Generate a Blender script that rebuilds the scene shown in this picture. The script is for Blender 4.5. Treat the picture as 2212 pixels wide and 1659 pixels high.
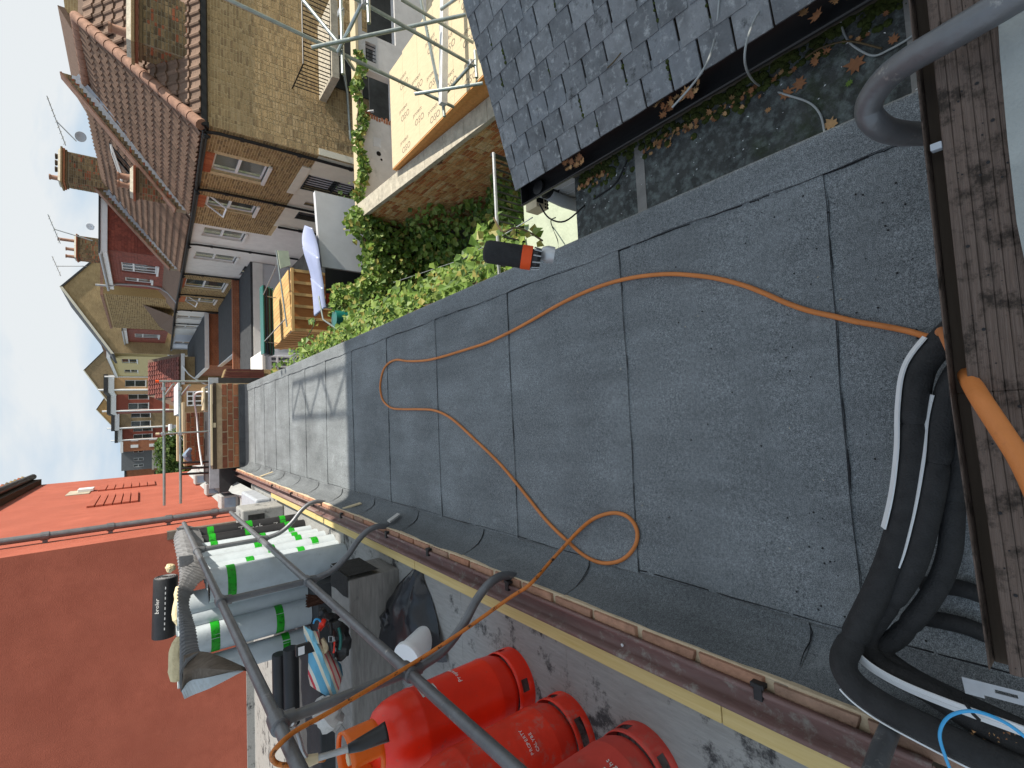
import bpy, math, random, bmesh
from mathutils import Vector as V, Matrix
random.seed(7)
R_=math.radians
for o in list(bpy.data.objects): bpy.data.objects.remove(o)
scn=bpy.context.scene; COL=scn.collection
# ------------------------------------------------------------------ camera
HC=1.7; FPX=1046.; PW,PH=2212.,1659.
th=R_(37.5); yw=R_(4.4)
fh=V((math.sin(yw),math.cos(yw),0)); RT=V((math.cos(yw),-math.sin(yw),0)); ZZ=V((0,0,1))
FW=fh*math.cos(th)-ZZ*math.sin(th); UP=fh*math.sin(th)+ZZ*math.cos(th)
CAM=V((0,0,HC))
cd=bpy.data.cameras.new('camera'); cam=bpy.data.objects.new('camera',cd); COL.objects.link(cam)
cd.sensor_fit='HORIZONTAL'; cd.sensor_width=36; cd.lens=36*FPX/PW; cd.clip_start=.02; cd.clip_end=2000
mx=Matrix.Identity(4)
for i,a in enumerate((-UP,RT,-FW)):
    for j in range(3): mx[j][i]=a[j]
mx.translation=CAM; cam.matrix_world=mx; scn.camera=cam
# ------------------------------------------------------------------ light
EL=R_(43); AZ=R_(6)
SUN=V((math.cos(EL)*math.cos(AZ),-math.cos(EL)*math.sin(AZ),math.sin(EL)))
sd=bpy.data.lights.new('sun','SUN'); sd.energy=2.2; sd.angle=R_(.5); sd.color=(1,.93,.82)
so=bpy.data.objects.new('sun',sd); COL.objects.link(so); so.rotation_euler=SUN.to_track_quat('Z','Y').to_euler(); so.location=(20,-5,30)
w=bpy.data.worlds.new('World'); scn.world=w; w.use_nodes=True
nt=w.node_tree; nt.nodes.clear(); N=nt.nodes.new; L=nt.links.new
out=N('ShaderNodeOutputWorld'); bg=N('ShaderNodeBackground'); bg.inputs[1].default_value=.15
sky=N('ShaderNodeTexSky'); sky.sky_type='NISHITA'; sky.sun_disc=False; sky.sun_elevation=EL; sky.sun_rotation=R_(96)
sky.air_density=1.0; sky.dust_density=.3; sky.ozone_density=1.0
tc=N('ShaderNodeTexCoord'); mp=N('ShaderNodeMapping'); mp.inputs['Scale'].default_value=(1.1,1.1,2.6); mp.inputs['Location'].default_value=(2.3,.4,.9)
nz=N('ShaderNodeTexNoise'); nz.inputs['Scale'].default_value=2.0; nz.inputs['Detail'].default_value=7; nz.inputs['Roughness'].default_value=.55; nz.inputs['Distortion'].default_value=.4
cr=N('ShaderNodeValToRGB'); cr.color_ramp.elements[0].position=.34; cr.color_ramp.elements[1].position=.58
mxn=N('ShaderNodeMix'); mxn.data_type='RGBA'; mxn.inputs['B'].default_value=(1.66,1.74,1.79,1)
L(tc.outputs['Generated'],mp.inputs[0]); L(mp.outputs[0],nz.inputs[0]); L(nz.outputs[0],cr.inputs[0])
sm=N('ShaderNodeMix'); sm.data_type='RGBA'; sm.blend_type='MULTIPLY'; sm.inputs['Factor'].default_value=1; sm.inputs['B'].default_value=(.68,.76,.82,1)
L(cr.outputs[0],mxn.inputs['Factor']); L(sky.outputs[0],sm.inputs['A']); dk_=N('ShaderNodeMix'); dk_.data_type='RGBA'; dk_.blend_type='DARKEN'; dk_.inputs['Factor'].default_value=1; dk_.inputs['B'].default_value=(.88,1.24,1.62,1); L(sm.outputs['Result'],dk_.inputs['A']); L(dk_.outputs['Result'],mxn.inputs['A']); L(mxn.outputs['Result'],bg.inputs[0]); L(bg.outputs[0],out.inputs[0])
scn.view_settings.view_transform='Standard'; scn.view_settings.look='None'; scn.view_settings.exposure=1.72; scn.view_settings.gamma=1
scn.view_settings.use_curve_mapping=False
# ------------------------------------------------------------------ photo pixel -> world point on a world plane
def ray(x,y): return RT*((PH/2-y)/FPX)+UP*((PW/2-x)/FPX)+FW
def rz(x,y,z): d=ray(x,y); return CAM+d*((z-HC)/d.z)
def rx(x,y,X): d=ray(x,y); return CAM+d*(X/d.x)
def ry(x,y,Y): d=ray(x,y); return CAM+d*(Y/d.y)
def rd(x,y,c): return CAM+ray(x,y)*c
def proj(p):
    q=V(p)-CAM; c=q.dot(FW)
    if c<.02: return None
    return PW/2-FPX*q.dot(UP)/c, PH/2-FPX*q.dot(RT)/c, c
# ------------------------------------------------------------------ materials
def node_mat(name):
    m=bpy.data.materials.new(name); m.use_nodes=True; t=m.node_tree; b=t.nodes['Principled BSDF']; return m,t,b
def pos(t,sc=(1,1,1),rot=(0,0,0)):
    g=t.nodes.new('ShaderNodeNewGeometry'); mp=t.nodes.new('ShaderNodeMapping'); mp.inputs['Scale'].default_value=sc; mp.inputs['Rotation'].default_value=rot
    t.links.new(g.outputs['Position'],mp.inputs[0]); return mp.outputs[0]
def noise(t,vec,sc,det=4,ro=.6,dist=0):
    n=t.nodes.new('ShaderNodeTexNoise'); n.inputs['Scale'].default_value=sc; n.inputs['Detail'].default_value=det; n.inputs['Roughness'].default_value=ro; n.inputs['Distortion'].default_value=dist
    t.links.new(vec,n.inputs['Vector']); return n.outputs[0]
def ramp(t,fac,a,b,ca=(0,0,0,1),cb=(1,1,1,1)):
    r=t.nodes.new('ShaderNodeValToRGB'); e=r.color_ramp.elements; e[0].position=a; e[1].position=b; e[0].color=ca; e[1].color=cb
    t.links.new(fac,r.inputs[0]); return r.outputs[0]
def mix(t,fac,a,b,mode='MIX'):
    m=t.nodes.new('ShaderNodeMix'); m.data_type='RGBA'; m.blend_type=mode; m.clamp_factor=True
    for s,x in (('Factor',fac),('A',a),('B',b)):
        if isinstance(x,(int,float)): m.inputs[s].default_value=x
        elif isinstance(x,tuple): m.inputs[s].default_value=x if len(x)==4 else x+(1,)
        else: t.links.new(x,m.inputs[s])
    return m.outputs['Result']
def math_(t,op,a,b=0):
    m=t.nodes.new('ShaderNodeMath'); m.operation=op
    for i,x in enumerate((a,b)):
        if isinstance(x,(int,float)): m.inputs[i].default_value=x
        else: t.links.new(x,m.inputs[i])
    return m.outputs[0]
def rnd_out(t):
    a=t.nodes.new('ShaderNodeAttribute'); a.attribute_name='rnd'; oi=t.nodes.new('ShaderNodeObjectInfo')
    return math_(t,'FRACT',math_(t,'ADD',a.outputs['Fac'],oi.outputs['Random']))
def M(name,col,rough=.8,var=.25,scale=6,bump=.25,bscale=80,metal=0,spec=.3,rnd=0,rcols=None,col2=None,thr=(.5,.65),c2scale=5,stretch=(1,1,1),dirt=None,sub=0,alpha=1,trans=0):
    m,t,b=node_mat(name); p=pos(t,stretch)
    c=tuple(col)+(1,)
    if rcols:
        r=t.nodes.new('ShaderNodeValToRGB'); r.color_ramp.interpolation='CONSTANT' if len(rcols)>3 else 'LINEAR'; e=r.color_ramp.elements
        while len(e)<len(rcols): e.new(.5)
        for i,k in enumerate(rcols): e[i].position=i/len(rcols); e[i].color=tuple(k)+(1,)
        t.links.new(rnd_out(t),r.inputs[0]); c=r.outputs[0]
    elif rnd:
        f=math_(t,'MULTIPLY',rnd_out(t),1); k=ramp(t,f,0,1,(1-rnd,)*3+(1,),(1+rnd*.8,)*3+(1,)); c=mix(t,1.0,c,k,'MULTIPLY')
    if var:
        n=noise(t,p,scale,5,.65); k=ramp(t,n,.3,.7,(1-var,)*3+(1,),(1+var,)*3+(1,)); c=mix(t,1.0,c,k,'MULTIPLY')
    if col2: c=mix(t,ramp(t,noise(t,p,c2scale,6,.7),thr[0],thr[1]),c,tuple(col2)+(1,))
    if dirt: c=mix(t,ramp(t,noise(t,pos(t),dirt[1],8,.75),dirt[2],dirt[3]),c,tuple(dirt[0])+(1,))
    if isinstance(c,tuple): b.inputs['Base Color'].default_value=c
    else: t.links.new(c,b.inputs['Base Color'])
    b.inputs['Roughness'].default_value=rough; b.inputs['Metallic'].default_value=metal; b.inputs['Specular IOR Level'].default_value=spec
    if trans: b.inputs['Transmission Weight'].default_value=trans
    if alpha<1: b.inputs['Alpha'].default_value=alpha
    if bump:
        bp=t.nodes.new('ShaderNodeBump'); bp.inputs['Strength'].default_value=bump; bp.inputs['Distance'].default_value=.01
        t.links.new(noise(t,p,bscale,5,.6),bp.inputs['Height']); t.links.new(bp.outputs[0],b.inputs['Normal'])
    return m
def felt_mat(name,base,spk,gscale=420,big=.18):
    m,t,b=node_mat(name); p=pos(t)
    n=noise(t,p,gscale,2,.5); c=mix(t,ramp(t,n,.38,.66),tuple(base),tuple(spk))
    n3=noise(t,p,95,3,.7); c=mix(t,1.0,c,ramp(t,n3,.3,.7,(.72,)*3+(1,),(1.25,)*3+(1,)),'MULTIPLY')
    n4=noise(t,p,5.5,7,.72,.5); c=mix(t,ramp(t,n4,.60,.78),c,tuple(min(1,x*.92+.02) for x in spk)); n5=noise(t,pos(t,(3.5,.5,1)),2.2,6,.7); c=mix(t,1.0,c,ramp(t,n5,.35,.65,(.84,)*3+(1,),(1.1,)*3+(1,)),'MULTIPLY')
    n2=noise(t,p,1.3,5,.6); c=mix(t,1.0,c,ramp(t,n2,.3,.7,(1-big,)*3+(1,),(1+big,)*3+(1,)),'MULTIPLY')
    t.links.new(c,b.inputs['Base Color']); b.inputs['Roughness'].default_value=.85; b.inputs['Specular IOR Level'].default_value=.25
    bp=t.nodes.new('ShaderNodeBump'); bp.inputs['Strength'].default_value=.5; bp.inputs['Distance'].default_value=.004
    t.links.new(n,bp.inputs['Height']); t.links.new(bp.outputs[0],b.inputs['Normal']); return m
def wood_mat(name,a,bb,stretch=(60,2,60),rough=.75,rnd=.18,dirt=None):
    m,t,b=node_mat(name); p=pos(t,stretch)
    n=noise(t,p,1.0,5,.65,.6); c=mix(t,ramp(t,n,.3,.72),tuple(a),tuple(bb))
    c=mix(t,1.0,c,ramp(t,rnd_out(t),0,1,(1-rnd,)*3+(1,),(1+rnd,)*3+(1,)),'MULTIPLY')
    if dirt: c=mix(t,ramp(t,noise(t,pos(t),dirt[1],8,.75),dirt[2],dirt[3]),c,tuple(dirt[0])+(1,))
    t.links.new(c,b.inputs['Base Color']); b.inputs['Roughness'].default_value=rough; b.inputs['Specular IOR Level'].default_value=.25
    bp=t.nodes.new('ShaderNodeBump'); bp.inputs['Strength'].default_value=.3; bp.inputs['Distance'].default_value=.004
    t.links.new(n,bp.inputs['Height']); t.links.new(bp.outputs[0],b.inputs['Normal']); return m
mt={}
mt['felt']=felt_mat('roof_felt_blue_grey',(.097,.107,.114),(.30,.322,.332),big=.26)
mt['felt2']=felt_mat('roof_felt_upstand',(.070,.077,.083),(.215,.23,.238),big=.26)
mt['bitumen']=M('bitumen',(.012,.012,.014),.45,.3,20,.5,60)
mt['oldfelt']=M('weathered_felt',(.29,.29,.28),.85,.13,6,.35,40,stretch=(12,1.6,12),dirt=((.05,.05,.052),4.2,.545,.63))
mt['plinthfelt']=M('plinth_felt',(.22,.212,.20),.85,.22,7,.4,60,stretch=(1,1,8),dirt=((.05,.05,.05),9,.62,.75))
mt['burnt']=M('burnt_bitumen',(.02,.02,.02),.8,.5,20,.9,70)
mt['moss']=M('mossy_felt',(.055,.058,.056),.9,.4,12,.6,140,col2=(.15,.175,.17),thr=(.46,.68),c2scale=26,dirt=((.03,.045,.012),2.3,.55,.72))
mt['moss2']=M('moss',(.045,.06,.012),.95,.5,40,1,120)
mt['ledge']=M('weathered_brown_board',(.125,.090,.073),.65,.28,4,.5,14,stretch=(1.2,60,20),col2=(.17,.13,.11),thr=(.48,.66),c2scale=22,dirt=((.028,.02,.015),30,.50,.62))
mt['paleledge']=M('pale_coating',(.33,.35,.34),.8,.2,6,.4,60,dirt=((.16,.18,.19),7,.5,.7))
mt['black_rubber']=M('foam_insulation',(.022,.022,.023),.75,.3,30,.5,180,spec=.4,dirt=((.07,.065,.06),14,.62,.8))
mt['white_trim']=M('white_upvc',(.78,.79,.80),.35,.05,5,0,50,spec=.5)
mt['steel']=M('galvanised_steel',(.42,.43,.44),.42,.15,9,.1,60,metal=.7)
mt['rail']=M('grey_rail_pipe',(.15,.155,.165),.42,.2,7,.15,60,metal=.45,spec=.5,dirt=((.36,.35,.33),22,.60,.70))
mt['hose']=M('orange_hose',(.58,.20,.055),.5,.12,6,.15,90,dirt=((.33,.12,.05),16,.58,.72))
mt['hosedirty']=M('orange_hose_tarred',(.55,.17,.03),.5,.2,10,.3,60,dirt=((.03,.018,.012),26,.56,.63))
mt['cyl_a']=M('red_gas_paint',(.84,.030,.008),.32,.1,5,.08,30,spec=.5,dirt=((.50,.09,.07),26,.60,.74))
mt['cyl_b']=M('worn_red_gas_paint',(.76,.038,.015),.45,.15,6,.08,40,spec=.4,dirt=((.46,.16,.13),15,.53,.70))
mt['cyl_c']=M('faded_red_gas_paint',(.56,.06,.045),.5,.15,6,.08,40,spec=.3,dirt=((.36,.16,.13),9,.54,.80))
mt['orange_pl']=M('orange_plastic',(.80,.15,.01),.38,.06,5,0,50,spec=.5)
mt['black_pl']=M('black_plastic',(.014,.014,.015),.4,.2,8,.1,60,spec=.45)
mt['hole']=M('dark_recess',(.006,.005,.005),.9,0,1,0)
mt['gutter']=M('brown_iron_gutter',(.175,.10,.09),.5,.2,5,.2,40,spec=.4,stretch=(4,1,4),dirt=((.27,.24,.21),14,.54,.66))
mt['batten']=wood_mat('yellow_batten',(.50,.37,.14),(.62,.49,.24),(50,2.2,50),.8,.05,dirt=((.20,.16,.09),12,.68,.76))
mt['ivy']=M('ivy_leaf',(.07,.13,.02),.5,.25,3,0,50,spec=.35,rcols=[(.11,.20,.03),(.16,.26,.04),(.22,.32,.06),(.085,.16,.028),(.27,.36,.09),(.13,.22,.035),(.065,.125,.022),(.18,.28,.045),(.32,.29,.07)])
mt['stem']=M('vine_stem',(.10,.07,.035),.8,.2,20,.3,90)
mt['mortar3']=M('sooty_mortar',(.27,.225,.155),.95,.25,12,.5,90)
def brickmat(name,cols,**k): k.setdefault('dirt',((cols[0][0]*.45,cols[0][1]*.45,cols[0][2]*.5),.9,.56,.80)); return M(name,cols[0],.85,.22,22,.45,120,rcols=cols,spec=.15,**k)
mt['stock']=brickmat('yellow_stock_brick',[(.40,.285,.15),(.44,.315,.17),(.36,.255,.135),(.47,.345,.195),(.42,.30,.16),(.30,.21,.115),(.45,.32,.17)])
mt['stock2']=brickmat('weathered_stock_brick',[(.30,.215,.10),(.35,.255,.125),(.26,.18,.09),(.38,.275,.14),(.31,.215,.105),(.21,.15,.08)])
mt['redbrick']=brickmat('red_brick',[(.36,.125,.06),(.42,.17,.085),(.28,.095,.05),(.46,.21,.11),(.34,.14,.075),(.22,.085,.05)])
mt['gbrick']=brickmat('mixed_garden_brick',[(.50,.27,.115),(.58,.34,.16),(.46,.18,.075),(.62,.40,.20),(.52,.24,.10),(.40,.165,.075),(.64,.46,.26),(.54,.31,.14)])
mt['pinkbrick']=brickmat('pale_parapet_brick',[(.40,.22,.145),(.36,.20,.135),(.43,.24,.16),(.38,.19,.12),(.33,.21,.15)])
mt['darkbrick']=brickmat('sooty_chimney_brick',[(.17,.12,.065),(.22,.155,.08),(.12,.085,.05),(.26,.185,.1),(.30,.10,.05)])
mt['mortar']=M('lime_mortar',(.58,.45,.29),.95,.2,12,.5,90)
mt['mortar2']=M('grey_mortar',(.55,.43,.25),.95,.25,12,.5,90)
mt['mortarw']=M('pale_mortar',(.56,.45,.31),.95,.15,12,.5,90)
mt['parbrick_shaded']=brickmat('shade_darkened_parapet_brick',[(.22,.085,.045),(.27,.11,.055),(.18,.068,.04),(.30,.13,.065),(.24,.09,.05)]); mt['parmortar_shaded']=M('shade_darkened_mortar',(.40,.30,.19),.95,.2,12,.5,90); mt['felt_end_shaded']=felt_mat('shade_darkened_end_felt',(.03,.034,.04),(.07,.078,.088)); mt['dullred']=M('dull_red_tile',(.16,.05,.04),.8,.2,10,.4,80,rcols=[(.15,.046,.036),(.19,.06,.046),(.12,.04,.032)])  # parapet brick, its mortar and end felt darkened to hold that face's shade
mt['redhead']=brickmat('gauged_red_brick',[(.42,.13,.06),(.50,.18,.085),(.38,.11,.05)])
mt['slate']=M('grey_slate',(.15,.165,.195),.6,.35,9,.6,45,spec=.3,rcols=[(.15,.158,.168),(.185,.193,.203),(.165,.171,.181),(.21,.218,.228),(.17,.182,.197),(.14,.148,.157)],col2=(.34,.355,.36),thr=(.54,.70),c2scale=30,dirt=((.05,.053,.055),9,.56,.68))
mt['tile']=M('brown_roof_tile',(.16,.10,.08),.8,.2,10,.4,80,rcols=[(.165,.105,.073),(.195,.125,.088),(.14,.09,.063),(.18,.113,.08)])
mt['tile_red']=M('red_hung_tile',(.28,.075,.052),.7,.18,10,.3,80,rcols=[(.25,.066,.046),(.29,.078,.052),(.21,.056,.04)])
mt['ridge']=M('clay_ridge_tile',(.29,.165,.115),.85,.3,6,.4,60)
mt['render']=M('white_render',(.72,.70,.66),.85,.07,3,.3,90,dirt=((.52,.49,.44),1.6,.6,.85))
mt['render_c']=M('cream_render',(.72,.68,.56),.85,.07,3,.3,90)
mt['render_y']=M('yellow_render',(.66,.54,.28),.85,.07,3,.2,90)
mt['render_o']=M('tan_render',(.50,.31,.16),.85,.08,3,.2,90)
mt['render_blue']=M('bluish_white_render',(.68,.71,.77),.85,.05,3,.2,90)
mt['render_g']=M('grey_render',(.55,.56,.58),.85,.06,3,.2,90)
mt['redwall']=M('terracotta_masonry_paint',(.385,.106,.066),.8,.15,.9,.6,60,col2=(.335,.088,.054),thr=(.42,.62),c2scale=1.7,dirt=((.27,.068,.042),5.5,.60,.82))
mt['whitewash']=M('white_painted_felt',(.36,.37,.37),.8,.15,7,.5,40,dirt=((.40,.40,.38),5,.6,.78))
mt['lead']=M('lead_flashing',(.42,.45,.49),.55,.15,9,.3,40,metal=.2)
mt['blackpipe']=M('black_downpipe',(.012,.012,.013),.45,.15,9,.1,60,spec=.4)
mt['greypipe']=M('grey_downpipe',(.40,.41,.42),.45,.12,6,.1,60)
mt['coping']=M('concrete_coping',(.43,.39,.31),.9,.25,7,.5,60,dirt=((.23,.21,.17),5,.56,.7))
mt['osb']=M('protected_floor_board',(.56,.46,.30),.7,.08,4,.2,40,stretch=(8,1,1))
mt['osbedge']=M('board_edge',(.62,.30,.10),.8,.15,20,.3,60)
mt['print']=M('grey_print',(.20,.17,.13),.8,0,1,0)
mt['white_print']=M('white_print',(.72,.70,.68),.7,.1,40,0)
mt['concrete']=M('pale_concrete',(.55,.54,.53),.85,.1,3,.25,60,dirt=((.42,.41,.40),2.5,.56,.7))
mt['flatroof_dark']=M('dark_flat_roof',(.045,.047,.05),.8,.25,4,.3,60)
mt['greenpaint']=M('pale_green_paint',(.44,.49,.37),.8,.1,6,.3,50,dirt=((.32,.36,.27),4,.58,.72))
mt['whitebrick']=M('white_painted_brick',(.52,.51,.50),.8,.1,8,.4,70,rnd=.08,dirt=((.33,.31,.29),6,.6,.76))
mt['teal']=M('teal_sheet',(.008,.12,.10),.3,.12,8,0,50,spec=.5)
mt['navy']=M('dark_blue_sheet',(.02,.035,.07),.4,.1,8,0,50)
mt['bluegrey']=M('blue_grey_plastic',(.20,.27,.36),.4,.1,8,0,50)
mt['shedply']=wood_mat('ply_panel',(.31,.125,.036),(.38,.165,.055),(20,20,3),.75,.08)
mt['shedwood']=wood_mat('shed_timber',(.52,.33,.13),(.60,.40,.18),(3,30,30),.75,.12)
mt['shedroofwood']=wood_mat('shed_roof_boards',(.55,.34,.13),(.64,.43,.19),(3,40,40),.75,.14)
mt['greywood']=wood_mat('weathered_deck',(.085,.075,.062),(.13,.115,.095),(30,3,30),.85,.25)
mt['plank']=wood_mat('pale_plank',(.50,.40,.25),(.62,.53,.36),(3,40,40),.8,.12)
mt['darkwood']=wood_mat('dark_timber',(.05,.036,.025),(.085,.062,.045),(3,40,40),.85,.15)
mt['polycarb']=M('polycarbonate_sheet',(.30,.34,.50),.35,.08,4,0,50,spec=.5)
mt['redframe']=M('red_frame',(.40,.045,.02),.5,.1,6,.1,60)
mt['rollwhite']=M('pale_roll_film',(.44,.49,.52),.42,.10,5,.5,9,spec=.5,dirt=((.34,.37,.38),7,.58,.76))
mt['rollblack']=M('black_roll_film',(.018,.018,.02),.45,.25,8,.2,40,spec=.4)
mt['greentape']=M('green_tape',(.012,.30,.012),.45,.08,8,0,50,dirt=((.008,.13,.008),26,.52,.60))
mt['ribfelt']=M('ribbed_felt',(.18,.18,.185),.8,.2,8,.3,60)
mt['brownfelt']=M('brown_felt_underside',(.16,.13,.105),.8,.3,6,.4,30,stretch=(3,14,3))
mt['stone']=M('cream_insulation_offcut',(.66,.55,.34),.9,.14,14,.7,40)
mt['bagblack']=M('black_polythene',(.018,.019,.023),.20,.2,5,.7,7,spec=.45)
mt['bucket']=M('white_plastic',(.76,.77,.78),.35,.03,5,0,50,spec=.5)
mt['bristle']=M('brown_bristle',(.07,.032,.02),.9,.35,60,.6,150,stretch=(1,1,.2))
mt['leafbrown']=M('dead_leaf',(.34,.15,.05),.7,.2,30,.3,60,rcols=[(.38,.20,.085),(.30,.13,.055),(.44,.26,.12),(.25,.11,.05)])
mt['cable_g']=M('grey_cable',(.34,.36,.36),.6,.1,10,0)
mt['cable_b']=M('black_cable',(.015,.015,.016),.6,.1,10,0)
mt['blue_cable']=M('blue_cable',(.045,.36,.70),.4,.05,10,0,spec=.5)
mt['red_band']=M('orange_band',(.80,.09,.015),.5,.06,10,.1,60)
mt['beige']=M('beige_box',(.60,.50,.33),.6,.06,10,.1,60)
mt['terracotta']=M('terracotta',(.42,.13,.05),.8,.12,10,.2,60)
mt['scaf']=M('scaffold_tube',(.36,.40,.38),.38,.18,10,.1,60,metal=.75,spec=.5)
mt['alu']=M('aluminium_beam',(.62,.63,.64),.4,.08,10,.05,60,metal=.4)
mt['tree']=M('tree_leaf',(.06,.11,.02),.6,.25,2,0,50,rcols=[(.06,.115,.022),(.085,.145,.03),(.045,.085,.016),(.12,.17,.04)])
mt['yard']=M('yard_paving',(.16,.15,.13),.9,.3,3,.4,30,dirt=((.06,.075,.03),.9,.5,.7))
mt['ground']=M('ground',(.15,.14,.11),.95,.3,.6,.3,8,dirt=((.06,.085,.03),.25,.45,.6))
mt['blind']=M('window_curtain',(.52,.54,.50),.85,.12,30,0,50,stretch=(1,6,.2))
mt['dimroom']=M('dim_room',(.05,.055,.055),.8,.4,2.5,0,50)
mt['cloth_w']=M('grey_cloth',(.50,.49,.47),.9,.15,20,.4,50)
mt['blue_cloth']=M('turquoise_cloth',(.10,.46,.66),.8,.12,14,.2,50)
mt['sheet']=M('tin_sheet',(.34,.35,.36),.5,.12,4,.1,60,metal=.4)
m,t,b=node_mat('window_glass'); b.inputs['Base Color'].default_value=(.05,.065,.065,1); b.inputs['Roughness'].default_value=.04; b.inputs['Specular IOR Level'].default_value=1.0; b.inputs['Alpha'].default_value=.55
mt['glass']=m
m,t,b=node_mat('striped_cloth'); p=pos(t,(1,1,1),(0,R_(18),0)); sx=t.nodes.new('ShaderNodeSeparateXYZ'); t.links.new(p,sx.inputs[0])
fr=math_(t,'FRACT',math_(t,'MULTIPLY',sx.outputs[2],6.5)); r=t.nodes.new('ShaderNodeValToRGB'); r.color_ramp.interpolation='CONSTANT'; e=r.color_ramp.elements
for i in range(6): e.new(.5)
for i,(pp,c) in enumerate([(0,(.12,.36,.52)),(.24,(.62,.62,.55)),(.34,(.55,.05,.07)),(.42,(.66,.50,.42)),(.56,(.60,.14,.15)),(.63,(.66,.62,.48)),(.72,(.20,.48,.60)),(.9,(.66,.62,.5))]): e[i].position=pp; e[i].color=c+(1,)
t.links.new(fr,r.inputs[0]); t.links.new(r.outputs[0],b.inputs['Base Color']); b.inputs['Roughness'].default_value=.9; mt['stripe']=m
for nm in ('ivy','tree'):
    t=mt[nm].node_tree; b=t.nodes['Principled BSDF']; o_=t.nodes['Material Output']; tr_=t.nodes.new('ShaderNodeBsdfTranslucent'); ms_=t.nodes.new('ShaderNodeMixShader'); ms_.inputs[0].default_value=.34
    t.links.new(b.inputs['Base Color'].links[0].from_socket,tr_.inputs[0]); t.links.new(b.outputs[0],ms_.inputs[1]); t.links.new(tr_.outputs[0],ms_.inputs[2]); t.links.new(ms_.outputs[0],o_.inputs[0])
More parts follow.
